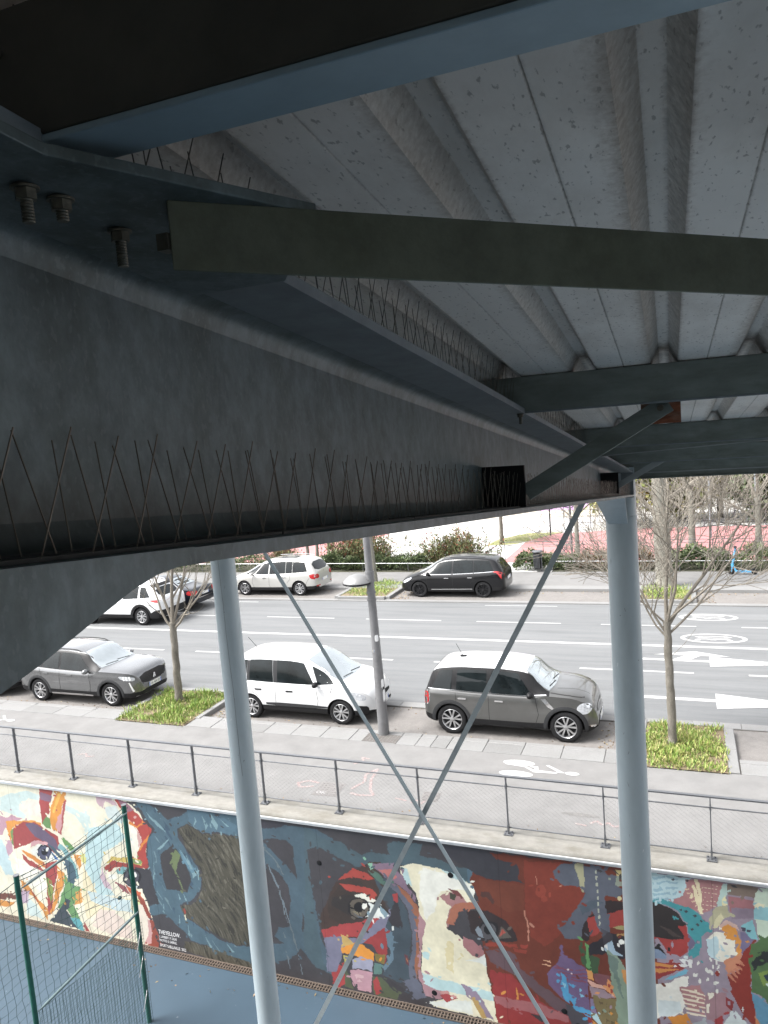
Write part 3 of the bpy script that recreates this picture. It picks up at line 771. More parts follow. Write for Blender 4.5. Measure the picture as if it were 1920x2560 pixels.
55738A 10 -663,6,-640,-4,-632,-11,-592,-13,-552,-35,-543,-27,-499,-22,-503,-7,-492,2,-437,5,-444,-18,-407,-18,-380,-28,-354,-27,-348,-40,-351,-58,-386,-49,-433,-41,-478,-40,-519,-43,-540,-49,-567,-58,-642,-28,-662,-37,-660,-124,-653,-222,-647,-274,-664,-274,-689,-241
4D3D3A 10 -590,-78,-540,-46,-518,-41,-513,-97,-519,-164,-575,-209,-647,-195,-650,-170,-614,-100
453A38 10 -630,-130,-602,-98,-559,-84,-525,-114,-506,-136,-540,-167,-599,-177,-631,-166
B5463F 10 -604,-88,-575,-61,-552,-66,-532,-75,-542,-79,-579,-79
B5463F 10 -602,-95,-575,-92,-539,-96,-529,-105,-533,-118,-558,-104,-592,-104
B24146 10 -647,-192,-610,-176,-576,-166,-543,-150,-522,-147,-545,-168,-579,-194,-606,-199,-646,-205
A33B3F 10 -540,-167,-518,-159,-516,-199,-525,-236,-548,-202,-566,-200
B24146 10 -635,-266,-608,-249,-607,-293,-630,-305
B24146 10 -643,-224,-609,-223,-607,-230,-642,-231
80809F 10 -646,-205,-606,-199,-574,-196,-505,-126,-513,-158,-561,-199,-607,-230,-624,-272,-644,-273,-643,-236
717C9C 10 -511,-67,-486,-83,-463,-110,-456,-138,-464,-215,-465,-256,-449,-284,-473,-293,-491,-266,-513,-257,-474,-217,-468,-165,-474,-121,-490,-94,-522,-79
4D6278 10 -532,-75,-502,-86,-483,-108,-475,-126,-470,-166,-479,-218,-480,-256,-496,-267,-532,-258,-508,-223,-511,-198,-522,-169,-503,-131,-524,-104
6F93B5 10 -521,-167,-504,-171,-508,-223,-526,-252,-528,-242,-512,-214
3F3C44 10 -499,-118,-490,-111,-486,-162,-505,-160,-512,-148
B24146 10 -500,-98,-490,-94,-490,-111,-499,-115
6A3F4A 10 -486,-209,-480,-210,-478,-230,-485,-227
45424A 10 -529,-260,-501,-271,-472,-291,-445,-290,-458,-303,-504,-299,-528,-273
8E7590 10 -540,-49,-498,-39,-479,-58,-471,-79,-455,-94,-458,-104,-481,-83,-506,-71,-525,-59
C87878 10 -525,-57,-496,-51,-487,-64,-503,-71
8FC7B0 10 -543,-47,-533,-44,-533,-55,-538,-59
5E8A87 10 -546,-62,-530,-60,-501,-81,-507,-87,-527,-77
A86A50 10 -491,-79,-472,-91,-456,-109,-448,-132,-457,-159,-459,-214,-466,-259,-467,-216,-458,-154,-464,-115,-482,-95
F1EBD4 10 -481,-43,-458,-35,-409,-35,-351,-58,-348,-96,-377,-98,-401,-124,-404,-145,-379,-158,-340,-175,-332,-241,-326,-302,-367,-300,-438,-299,-439,-289,-394,-273,-425,-264,-455,-259,-454,-213,-444,-146,-452,-123,-454,-88,-479,-58
F3F4F2 10 -438,-39,-386,-46,-349,-60,-350,-77,-375,-69,-412,-77,-424,-118,-440,-136,-448,-102,-448,-73
BFE0EA 10 -481,-43,-468,-46,-461,-77,-475,-67
BFE0EA 10 -456,-239,-424,-243,-385,-246,-330,-248,-330,-265,-381,-263,-425,-264,-454,-261
BFE0EA 10 -453,-195,-438,-198,-441,-211,-451,-208
BFDDE8 10 -409,-35,-380,-43,-362,-55,-386,-51
E3D3A0 7 -406,-170,-394,-170,-396,-228,-410,-220
B58A98 10 -452,-125,-441,-141,-449,-177,-456,-214,-455,-259,-425,-264,-411,-271,-427,-284,-451,-281,-463,-253,-457,-189,-456,-153
B07F85 10 -412,-87,-400,-75,-376,-76,-365,-89,-346,-96,-366,-101,-383,-112,-396,-134,-404,-145,-403,-130,-392,-103
B5705A 10 -386,-95,-346,-86,-346,-96,-378,-111,-390,-137,-404,-135
4A4B40 10 -394,-77,-381,-79,-386,-90,-394,-88
7A4548 10 -397,-70,-378,-72,-369,-83,-381,-81
E9EFF0 10 -453,-294,-402,-279,-370,-273,-367,-298,-428,-297
B5434A 10 -426,-274,-411,-268,-394,-273,-414,-286
D79A9A 10 -425,-266,-410,-262,-406,-267,-423,-272
9A88A5 10 -385,-243,-361,-251,-346,-268,-331,-300,-343,-298,-358,-278,-376,-264
C2A060 10 -369,-265,-355,-270,-342,-300,-353,-300
E9EEF1 10 -563,-130,-546,-120,-525,-122,-510,-140,-522,-149,-544,-151,-559,-152,-550,-141
F4F6F8 10 -552,-130,-553,-133,-555,-134,-557,-136,-558,-136,-560,-135,-561,-134,-561,-132,-560,-129,-559,-127,-557,-125,-555,-124,-554,-124,-552,-124,-552,-126,-552,-128
3B3638 10 -621,-124,-588,-114,-558,-109,-530,-120,-506,-136,-516,-136,-546,-120,-573,-122,-589,-155,-623,-139
EFEFEA 10 -575,-109,-553,-105,-530,-118,-536,-122,-556,-115,-572,-114
2A282E 10 -545,-133,-548,-141,-553,-149,-560,-154,-569,-157,-577,-157,-584,-153,-588,-147,-589,-139,-587,-131,-582,-123,-574,-118,-565,-115,-557,-115,-550,-119,-546,-125
6B635C 10 -548,-134,-551,-141,-555,-147,-562,-152,-569,-155,-576,-154,-582,-151,-585,-146,-586,-139,-584,-132,-580,-126,-573,-121,-566,-118,-559,-119,-553,-122,-549,-127
8A8070 10 -564,-147,-565,-148,-567,-149,-570,-150,-574,-149,-577,-149,-579,-147,-580,-146,-581,-144,-579,-143,-577,-142,-574,-142,-571,-142,-568,-143,-565,-144,-564,-145
201F24 10 -558,-133,-559,-136,-561,-140,-565,-143,-569,-144,-573,-144,-576,-142,-578,-139,-578,-136,-577,-132,-574,-128,-571,-126,-567,-124,-563,-124,-560,-126,-558,-129
F8F8F8 10 -551,-130,-553,-132,-555,-135,-557,-136,-559,-136,-560,-135,-561,-134,-561,-131,-561,-129,-559,-126,-558,-124,-555,-123,-553,-122,-552,-123,-551,-125,-551,-127
8FB5D5 10 -526,-124,-511,-137,-517,-146,-526,-135
5C86B5 10 -580,-146,-570,-154,-559,-153,-570,-152
F09C2A 10 -611,-220,-591,-207,-564,-205,-544,-219,-546,-235,-569,-234,-593,-230,-610,-233
D0B06A 10 -609,-194,-596,-197,-583,-208,-606,-217
A4A6C4 10 -591,-240,-572,-229,-548,-235,-552,-254,-590,-258
6A9AA0 10 -546,-237,-528,-239,-534,-257,-550,-260
C99AAE 10 -593,-260,-553,-257,-556,-300,-583,-299,-597,-275
E0B8C4 10 -588,-268,-570,-268,-570,-273,-581,-275,-574,-281,-584,-283
5C6650 10 -609,-254,-598,-273,-593,-301,-610,-299
5C6650 10 -553,-265,-535,-264,-503,-291,-507,-302,-551,-301
B24146 10 -543,-263,-535,-292,-546,-301,-552,-277
C9BE6A 10 -607,-235,-596,-236,-601,-252,-607,-251
8A7A40 10 -544,-219,-523,-218,-527,-237,-543,-234
793A2B 10 -324,6,-109,12,-52,6,-62,-283,-243,-324,-326,-301,-339,-175,-348,-113,-343,-78,-356,-53,-352,-37
8C3C2E 10 -264,0,-182,6,-165,-44,-187,-96,-234,-146,-258,-135,-265,-80
7D4030 10 -341,-43,-301,-41,-266,-43,-267,-88,-297,-93,-340,-77
A03336 10 -332,-206,-294,-209,-250,-248,-205,-258,-166,-257,-166,-298,-239,-314,-326,-301
42424D 10 -427,11,-318,6,-310,-5,-276,-7,-272,-21,-274,-33,-266,-39,-301,-39,-326,-41,-348,-37,-366,-26
3E3336 10 -364,-108,-341,-100,-320,-102,-297,-112,-284,-132,-279,-143,-299,-151,-345,-156,-362,-144
26262C 10 -314,-132,-316,-139,-320,-145,-325,-150,-332,-153,-338,-152,-344,-149,-347,-144,-348,-138,-346,-131,-342,-124,-336,-119,-330,-117,-323,-117,-318,-120,-315,-125
5A5860 10 -316,-133,-318,-139,-321,-145,-326,-149,-331,-151,-337,-151,-341,-148,-344,-144,-345,-138,-343,-132,-340,-127,-335,-123,-329,-121,-324,-121,-320,-123,-317,-128
222228 10 -323,-132,-324,-136,-326,-139,-328,-141,-331,-142,-334,-142,-336,-140,-338,-138,-338,-135,-338,-132,-336,-129,-333,-127,-330,-126,-327,-126,-325,-127,-323,-129
8B98AA 10 -353,-137,-347,-130,-342,-137,-339,-150,-348,-149
6A625F 10 -308,-123,-300,-129,-291,-141,-317,-148,-311,-137
C05A50 10 -306,-128,-300,-133,-312,-144
D5D5D5 10 -325,-127,-325,-128,-325,-129,-326,-130,-326,-130,-327,-130,-327,-129,-328,-129,-328,-128,-328,-127,-327,-126,-327,-125,-326,-125,-325,-125,-325,-125,-325,-126
5A3B38 10 -339,-66,-324,-65,-316,-81,-319,-87,-329,-75,-340,-77
B07880 10 -374,-152,-360,-159,-339,-175,-339,-192,-362,-187,-377,-170
E8EEF0 10 -374,-199,-358,-193,-338,-182,-337,-202,-353,-197
B04338 7 -336,-159,-290,-151,-264,-149,-266,-156,-290,-156,-334,-165
B04338 6 -289,-158,-266,-159,-268,-165,-287,-165
6A5A68 8 -337,-174,-309,-163,-286,-169,-278,-192,-248,-215,-204,-241,-204,-260,-226,-255,-252,-233,-288,-208,-329,-192
B27078 8 -331,-253,-250,-252,-204,-261,-204,-275,-251,-272,-327,-268
54505C 10 -208,-241,-191,-244,-172,-266,-174,-282,-193,-284,-204,-265
2B2A30 10 -185,-274,-186,-276,-187,-277,-188,-278,-190,-279,-192,-279,-193,-279,-194,-277,-194,-276,-194,-274,-193,-273,-191,-271,-190,-271,-188,-271,-186,-271,-186,-272
443B42 10 -267,-273,-251,-272,-241,-277,-248,-284
E0953A 10 -289,-227,-286,-236,-285,-251,-288,-252
9AA0A0 10 -292,-189,-289,-204,-290,-210
C98A78 10 -245,-24,-244,-23,-242,-39,-244,-39
C98A78 10 -267,-88,-264,-87,-260,-141,-262,-142
C98A78 10 -208,-35,-203,-32,-204,-35,-208,-37
E8B090 10 -242,-170,-229,-169,-228,-173,-239,-171
E8B090 10 -243,-177,-228,-177,-229,-180,-241,-179
B8503F 5 -229,-48,-230,-52,-232,-56,-235,-59,-238,-60,-241,-60,-244,-58,-246,-55,-246,-51,-245,-46,-243,-42,-240,-39,-237,-38,-233,-38,-231,-40,-229,-44
B8503F 5 -228,-61,-228,-63,-229,-65,-231,-66,-233,-67,-235,-67,-237,-66,-238,-64,-238,-62,-238,-60,-236,-58,-235,-57,-233,-56,-231,-56,-229,-57,-228,-59
3B3033 10 -182,-118,-167,-85,-153,-68,-136,-50,-107,-45,-108,-71,-134,-87,-154,-103,-169,-126
A8403C 10 -167,-85,-153,-75,-108,-60,-109,-86,-135,-98,-160,-114
63697C 10 -217,-13,-201,3,-169,9,-140,7,-131,-6,-110,-2,-109,-31,-118,-40,-137,-40,-136,-58,-130,-104,-126,-131,-140,-134,-146,-107,-154,-83,-158,-69,-174,-101,-178,-121,-202,-123,-215,-107,-201,-99,-183,-70,-165,-41,-174,-33,-201,-32,-214,-23
4F6070 7 -179,-65,-149,-49,-139,-51,-153,-64,-176,-80
B5B394 10 -182,7,-168,8,-167,-39,-171,-40,-181,-5
D9C78A 10 -118,6,-108,7,-108,-2,-118,-4
9AA59A 10 -118,-4,-108,-2,-109,-22,-120,-20
D9CFA0 10 -111,-41,-111,-42,-112,-43,-113,-44,-115,-45,-116,-45,-117,-44,-118,-43,-118,-42,-118,-40,-117,-39,-116,-38,-114,-37,-113,-37,-112,-38,-111,-39
B9BDB0 10 -149,2,-147,1,-148,-5,-150,-5
B9BDB0 10 -149,-9,-146,-9,-148,-16,-150,-15
B9BDB0 10 -149,-20,-146,-20,-147,-27,-150,-26
B9BDB0 10 -148,-31,-146,-31,-147,-38,-149,-37
B9BDB0 10 -148,-42,-146,-42,-147,-49,-149,-48
B9BDB0 10 -148,-52,-146,-53,-147,-60,-149,-59
B9BDB0 10 -148,-64,-146,-64,-147,-71,-149,-70
B9BDB0 10 -148,-74,-145,-75,-146,-82,-149,-81
B9BDB0 10 -148,-85,-145,-86,-146,-93,-148,-92
34313A 10 -169,-134,-135,-103,-109,-100,-87,-98,-88,-137,-124,-145,-140,-137,-163,-148
4F4A55 7 -146,-96,-128,-104,-127,-119,-142,-125
A8C4DE 10 -142,-125,-129,-115,-125,-131,-112,-138,-130,-139,-140,-135
F4F6F8 10 -110,-114,-110,-116,-111,-117,-113,-118,-114,-119,-116,-119,-117,-118,-118,-117,-118,-115,-118,-113,-117,-112,-115,-110,-114,-110,-112,-110,-111,-111,-110,-112
F0F4F8 10 -142,-125,-136,-122,-136,-133,-139,-133
A8A070 10 -126,-92,-117,-87,-108,-86,-108,-93,-120,-94
B5905A 10 -121,-102,-108,-98,-108,-103,-121,-106
456045 10 -182,-132,-170,-145,-150,-149,-151,-175,-164,-178,-179,-164
6AA86A 10 -171,-127,-164,-133,-166,-146,-161,-173,-171,-170
EAB5A8 10 -172,-189,-155,-195,-139,-195,-142,-202,-165,-201
E9A55A 10 -171,-173,-162,-174,-160,-190,-170,-188
A58EA0 10 -169,-201,-142,-203,-128,-213,-165,-221
8A5560 10 -161,-177,-135,-176,-134,-187,-142,-198,-158,-191
F0A060 10 -138,-182,-130,-191,-128,-213,-142,-202
B04338 10 -134,-193,-135,-195,-135,-196,-136,-197,-137,-197,-138,-197,-138,-196,-139,-195,-139,-194,-139,-193,-138,-192,-138,-191,-137,-190,-136,-190,-135,-191,-135,-192
B04338 10 -131,-202,-131,-203,-132,-205,-132,-206,-133,-206,-134,-206,-135,-205,-135,-204,-135,-203,-135,-201,-134,-200,-134,-199,-133,-198,-132,-199,-132,-199,-131,-200
887852 10 -164,-217,-128,-215,-121,-287,-156,-295,-158,-248
6A5B40 10 -153,-224,-148,-225,-147,-230,-150,-228,-153,-232
6A5B40 10 -143,-226,-138,-227,-137,-231,-140,-230,-143,-234
6A5B40 10 -150,-239,-146,-240,-144,-244,-147,-242,-150,-246
6A5B40 10 -139,-238,-134,-239,-133,-244,-136,-242,-138,-246
6A5B40 10 -144,-253,-140,-254,-138,-258,-141,-256,-144,-260
6A5B40 10 -136,-255,-132,-256,-130,-260,-133,-258,-136,-262
6A5B40 10 -148,-265,-143,-266,-142,-270,-145,-268,-148,-272
6A5B40 10 -140,-271,-136,-272,-134,-276,-137,-274,-140,-278
8FA595 10 -139,-132,-120,-143,-110,-163,-90,-178,-94,-291,-127,-298,-127,-223,-134,-168
6A8080 8 -138,-137,-122,-145,-122,-175,-115,-211,-118,-210,-125,-181,-136,-161
E09A3A 10 -130,-253,-122,-259,-125,-268,-130,-261
E09A3A 10 -166,-261,-152,-269,-150,-294,-166,-298
E09A50 10 -116,-161,-107,-161,-108,-189,-114,-181
76608F 10 -208,-143,-199,-158,-172,-172,-168,-254,-188,-251,-214,-229,-232,-214,-233,-193,-218,-167
9A4250 7 -224,-180,-172,-174,-171,-176,-222,-183
9A4250 7 -219,-186,-173,-181,-171,-183,-217,-188
9A4250 7 -214,-192,-173,-187,-172,-190,-212,-194
9A4250 7 -209,-197,-173,-194,-172,-197,-207,-200
8F7FA8 10 -168,-222,-163,-223,-158,-248,-167,-246
4AA5DE 10 -213,-185,-205,-191,-201,-204,-202,-219,-185,-229,-191,-240,-166,-248,-168,-258,-191,-249,-207,-234,-213,-220,-216,-209,-211,-198
4AA5DE 10 -201,-202,-191,-208,-194,-210,-200,-206
7FC8EE 10 -184,-208,-179,-211,-184,-216
7FC8EE 10 -184,-217,-176,-221,-182,-224
8FCDF0 10 -211,-204,-204,-206,-208,-215
F0E0F0 10 -199,-179,-199,-180,-200,-181,-200,-181,-201,-181,-201,-181,-201,-181,-202,-180,-202,-179,-202,-179,-201,-178,-201,-177,-200,-177,-200,-177,-200,-177,-199,-178
F0E0F0 10 -194,-184,-194,-185,-194,-186,-195,-186,-195,-186,-196,-186,-196,-186,-197,-186,-197,-185,-196,-184,-196,-184,-196,-183,-195,-183,-194,-183,-194,-183,-194,-184
BDE3F2 10 -168,-248,-158,-248,-148,-269,-155,-266,-165,-257
A8B8C5 10 -74,8,-62,11,-64,-42,-75,-43
9D90A5 10 -67,10,111,14,106,-253,-61,-293,-65,-38
BBD9E8 10 -80,9,-10,10,-19,-22,-41,-32,-65,-41,-82,-41
98BDD3 10 -64,2,-45,8,-28,5,-30,2,-46,4,-62,-2
98BDD3 10 -64,-7,-45,-2,-28,-2,-30,-5,-46,-5,-63,-11
98BDD3 10 -64,-16,-45,-11,-28,-10,-31,-13,-47,-15,-63,-20
98BDD3 10 -65,-24,-46,-20,-28,-17,-31,-21,-47,-24,-63,-29
98BDD3 10 -65,-33,-46,-29,-28,-25,-31,-28,-47,-33,-64,-37
B57F86 10 -18,6,34,11,26,-27,5,-47,-14,-40,-41,-30,-19,-22
E5D2BE 10 0,3,3,3,3,2,1,2
E5D2BE 10 5,3,8,3,8,2,6,2
E5D2BE 10 10,3,13,3,13,2,11,2
E5D2BE 10 15,3,18,3,18,2,15,2
E5D2BE 10 20,3,22,3,22,2,20,2
E5D2BE 10 24,3,27,3,27,2,25,2
E5D2BE 10 -1,-3,2,-3,2,-4,0,-5
E5D2BE 10 4,-4,7,-3,7,-4,5,-5
E5D2BE 10 9,-3,12,-3,12,-4,10,-4
E5D2BE 10 14,-3,17,-3,17,-4,14,-4
E5D2BE 10 19,-3,22,-3,21,-4,19,-4
E5D2BE 10 23,-3,26,-3,26,-4,24,-4
E5D2BE 10 -2,-10,2,-10,1,-11,-1,-11
E5D2BE 10 3,-10,6,-10,6,-11,4,-11
E5D2BE 10 8,-10,11,-10,11,-11,9,-11
E5D2BE 10 13,-10,16,-10,16,-11,14,-11
E5D2BE 10 18,-10,21,-10,20,-11,18,-11
E5D2BE 10 22,-10,26,-10,25,-11,23,-11
E5D2BE 10 -2,-17,1,-17,0,-18,-2,-18
E5D2BE 10 2,-17,6,-17,5,-18,3,-18
E5D2BE 10 7,-17,10,-17,10,-18,8,-18
E5D2BE 10 12,-17,15,-17,15,-18,13,-18
E5D2BE 10 17,-17,20,-17,20,-18,18,-18
E5D2BE 10 22,-17,25,-17,24,-18,22,-18
E5D2BE 10 -3,-24,0,-23,0,-24,-3,-25
E5D2BE 10 2,-24,5,-23,4,-24,2,-25
E5D2BE 10 6,-23,9,-23,9,-24,7,-24
E5D2BE 10 11,-23,14,-23,14,-24,12,-25
E5D2BE 10 16,-23,19,-23,19,-24,17,-24
E5D2BE 10 21,-23,24,-23,24,-24,21,-24
E5D2BE 10 -4,-30,-1,-30,-1,-31,-4,-31
E5D2BE 10 1,-30,4,-30,4,-31,1,-31
E5D2BE 10 5,-30,8,-30,8,-31,6,-31
E5D2BE 10 10,-30,13,-30,13,-31,11,-31
E5D2BE 10 15,-30,18,-30,18,-31,16,-31
E5D2BE 10 20,-30,23,-30,23,-31,20,-31
E5D2BE 10 -5,-37,-2,-37,-2,-38,-4,-38
E5D2BE 10 0,-37,3,-37,2,-38,0,-38
E5D2BE 10 4,-37,8,-37,7,-38,5,-38
E5D2BE 10 9,-37,12,-37,12,-38,10,-38
E5D2BE 10 14,-37,17,-37,17,-38,15,-38
E5C7B0 10 -20,-10,-13,-8,-13,-10,-18,-12
E5C7B0 10 -16,-16,-10,-14,-10,-15,-15,-18
E5C7B0 10 -13,-22,-7,-20,-6,-21,-12,-24
E5C7B0 10 -10,-28,-4,-25,-3,-27,-9,-30
E5C7B0 10 -6,-34,0,-31,0,-33,-5,-36
E5C7B0 10 -3,-40,3,-37,3,-39,-2,-41
F0E3C0 10 -11,-5,-6,-2,7,-46,2,-49
F0E3C0 10 -6,8,0,9,6,-39,2,-36
B9D5D5 10 33,9,40,9,38,-7,29,-38,25,-30,28,-6
EFE6B8 10 33,-17,37,-10,40,-26,33,-28
86756E 10 40,9,81,8,76,-7,39,-8
A8707A 10 40,-10,75,-12,76,-37,44,-38
8F7F96 10 45,-29,75,-25,75,-40,45,-47
C9DDD0 10 80,9,111,11,109,-71,82,-76,75,-29,75,-15
8FC5D5 10 75,-26,110,-19,110,-39,76,-42
EFE6C8 10 76,-14,90,-17,88,-24,76,-24
B8B59A 10 22,-32,40,-26,43,-44,27,-58,17,-58,12,-73,14,-52
DAD3B0 10 23,-51,31,-40,35,-48,25,-65,18,-66
3F9AA8 10 -69,-38,-54,-33,-41,-32,-19,-38,-7,-43,12,-59,13,-71,2,-84,0,-112,-12,-120,-18,-114,-5,-97,-14,-81,-17,-64,-29,-49,-46,-40,-69,-44
A83C3C 10 -70,-83,-31,-73,-18,-67,-15,-87,-18,-111,-29,-122,-49,-117,-62,-96,-72,-113
383234 10 -75,-41,-63,-40,-46,-43,-27,-54,-16,-67,-30,-74,-21,-88,-22,-95,-38,-96,-63,-95,-77,-93
574A4A 8 -60,-75,-43,-81,-22,-93,-38,-92
71688A 10 -16,-81,-5,-95,-11,-104,-16,-111
9A3638 10 -72,-137,-28,-133,-23,-141,-48,-156,-74,-172
D08A45 10 -72,-139,-38,-138,-40,-143,-73,-145
D08A45 10 -73,-151,-55,-146,-28,-144,-55,-153,-73,-160
7F93B5 10 -72,-113,-63,-113,-48,-125,-49,-130,-72,-133
302C30 10 -71,-107,-62,-107,-50,-121,-48,-125,-59,-117,-72,-115
E6E9EF 10 -30,-126,-11,-123,-12,-131,-23,-139,-38,-141,-37,-138,-24,-133
DDE6F2 10 -38,-131,-38,-132,-38,-133,-40,-134,-41,-134,-42,-134,-43,-134,-44,-134,-44,-133,-44,-132,-43,-131,-42,-130,-41,-130,-40,-129,-38,-130,-38,-130
CFE3EC 10 -17,-120,-17,-121,-18,-123,-19,-123,-20,-124,-21,-124,-22,-124,-23,-123,-23,-122,-23,-120,-22,-119,-21,-118,-20,-118,-19,-118,-18,-118,-17,-119
6FB3D5 10 -54,-165,-35,-152,-23,-142,-17,-142,-24,-153,-45,-163
F1F0EE 10 -74,-177,-63,-175,-48,-168,-40,-162,-18,-153,-20,-167,-28,-176,-21,-193,-24,-205,-42,-227,-76,-235
D9E6F0 10 -63,-201,-31,-198,-29,-212,-47,-227,-63,-229
B58088 10 -31,-172,-4,-162,5,-181,5,-214,-19,-210,-24,-193
F0E3D0 10 -29,-175,-11,-175,6,-179,6,-181,-11,-179,-28,-177
F0E3D0 10 -28,-182,-11,-183,5,-185,5,-187,-11,-186,-27,-185
F0E3D0 10 -26,-190,-11,-190,5,-192,5,-194,-11,-194,-26,-193
F0E3D0 10 -25,-197,-12,-198,5,-199,5,-201,-12,-201,-24,-200
F0E3D0 10 -24,-205,-12,-205,5,-206,5,-208,-12,-209,-23,-208
F0E3D0 10 -22,-212,-12,-213,5,-212,5,-215,-12,-216,-22,-215
A57F8C 10 6,-172,36,-167,42,-199,28,-209,19,-218,8,-219,5,-194
EDE8DC 10 9,-174,17,-172,17,-178,10,-186
EDE8DC 10 7,-194,11,-191,10,-208,7,-207
F2EFE6 10 9,-87,21,-70,39,-71,35,-82,48,-80,49,-103,32,-120,20,-117,11,-104
BFDCEC 10 8,-87,23,-80,28,-117,15,-114,11,-103
D99070 10 32,-119,49,-105,58,-99,57,-117,54,-127,37,-137,33,-129
E59A3A 10 28,-64,40,-56,52,-62,56,-82,55,-101,50,-105,49,-80,35,-81,39,-71
F4F0E8 10 37,-57,37,-58,36,-58,36,-59,35,-59,34,-59,34,-59,34,-58,34,-57,34,-57,34,-56,35,-55,35,-55,36,-55,36,-56,37,-56
F4F0E8 10 31,-64,31,-65,31,-66,30,-66,29,-67,28,-67,27,-66,27,-66,27,-65,27,-64,27,-63,28,-62,29,-62,30,-62,31,-62,31,-63
D6B5B0 10 27,-61,38,-50,52,-55,56,-64,52,-62,40,-56,30,-64
7F77A0 10 57,-66,75,-69,73,-78,63,-104,56,-99
7FC0D0 10 57,-55,73,-43,80,-74,69,-73
4F4A60 10 58,-58,64,-58,63,-64,59,-64
4F4A60 10 65,-60,71,-60,70,-64,66,-64
93342B 10 72,-76,78,-74,70,-86,68,-143,73,-178,76,-208,72,-213,55,-197,43,-167,37,-140,54,-127,58,-105
C98068 10 36,-139,40,-135,49,-148,48,-149
C98068 10 40,-133,45,-129,52,-140,51,-142
C98068 10 45,-128,49,-124,55,-133,54,-135
C98068 10 49,-123,53,-119,58,-126,57,-128
C98068 10 53,-117,57,-113,61,-118,60,-120
58784F 10 70,-83,82,-73,110,-59,108,-179,80,-163,70,-158,68,-114
33383A 10 72,-113,79,-97,109,-77,109,-98,79,-116,73,-126
7F9A4A 10 79,-127,97,-117,108,-142,85,-146
2E3F50 10 86,-129,109,-116,108,-138,90,-137
CFE0E8 10 88,-142,99,-137,99,-145,91,-146
5F97BC 10 70,-159,92,-175,108,-179,106,-253,95,-241,79,-212,73,-181
D5895A 10 74,-195,84,-214,95,-256,85,-258,75,-207
E08F28 10 -49,-229,-22,-214,-17,-229,-32,-258,-43,-238
A9B2BC 10 -16,-231,4,-221,11,-235,-3,-250,-15,-239
9E3E3E 10 -76,-247,-61,-245,-43,-238,-33,-260,-33,-286,-78,-297
A83840 10 17,-214,28,-207,30,-250,19,-253
8F3035 10 34,-175,45,-181,42,-199,34,-189
D0DCE4 10 32,-215,46,-196,74,-223,62,-243,34,-249,27,-227
B59A70 10 -32,-257,-18,-237,-4,-258,-34,-271
EAD2C0 10 10,-228,16,-228,14,-249,7,-246
7F86A5 10 -60,-265,-46,-259,-39,-288,-61,-293
E6E8E6 10 -6,-144,-4,-145,-5,-150,-7,-151,-8,-148
E6E8E6 10 -14,-131,-12,-132,-13,-137,-16,-138,-16,-135
E6E8E6 10 -3,-124,-1,-125,-2,-130,-4,-131,-5,-128
E6E8E6 10 8,-132,10,-134,9,-138,6,-140,6,-136
E6E8E6 10 17,-125,19,-127,19,-132,16,-133,16,-130
E6E8E6 10 25,-124,27,-125,26,-130,23,-132,23,-128
E6E8E6 10 24,-134,26,-136,26,-141,23,-142,22,-139
E6E8E6 10 10,-148,12,-149,11,-154,8,-155,8,-152
E6E8E6 10 16,-136,18,-138,17,-143,15,-144,14,-140
E6E8E6 10 19,-152,21,-153,21,-158,18,-159,17,-156
E6E8E6 10 22,-117,24,-119,24,-124,21,-125,21,-121
E6E8E6 10 -2,-153,0,-155,0,-160,-3,-161,-4,-157
E6E8E6 10 -10,-144,-8,-146,-8,-151,-11,-152,-12,-149
E6E8E6 10 22,-164,24,-166,24,-171,21,-172,20,-168
4A4450 10 -6,-64,-2,-62,0,-64,-2,-67
4A4450 10 0,-57,3,-56,5,-58,3,-60
4A4450 10 6,-55,10,-54,12,-56,9,-58
4A4450 10 -13,-73,-9,-71,-8,-73,-10,-76
4A4450 10 -9,-51,-5,-49,-3,-51,-6,-54
4A4450 10 -38,3,-34,5,-32,3,-35,1
4A4450 10 -18,4,-14,6,-13,4,-15,1
4A4450 10 -28,-45,-24,-43,-23,-45,-25,-47
4A4450 10 -21,-46,-17,-44,-15,-46,-18,-49"""
def value_noise(h, w, cell, seed):
    r = np.random.default_rng(seed)
    gh, gw = int(h/cell)+3, int(w/cell)+3
    g = r.uniform(-1, 1, (gh, gw))
    yy, xx = np.arange(h)/cell, np.arange(w)/cell
    y0, x0 = yy.astype(int), xx.astype(int)
    fy, fx = yy-y0, xx-x0
    fy, fx = (fy*fy*(3-2*fy))[:, None], (fx*fx*(3-2*fx))[None, :]
    a = g[y0][:, x0]; b = g[y0][:, x0+1]; c = g[y0+1][:, x0]; d = g[y0+1][:, x0+1]
    return (a*(1-fx)+b*fx)*(1-fy)+(c*(1-fx)+d*fx)*fy
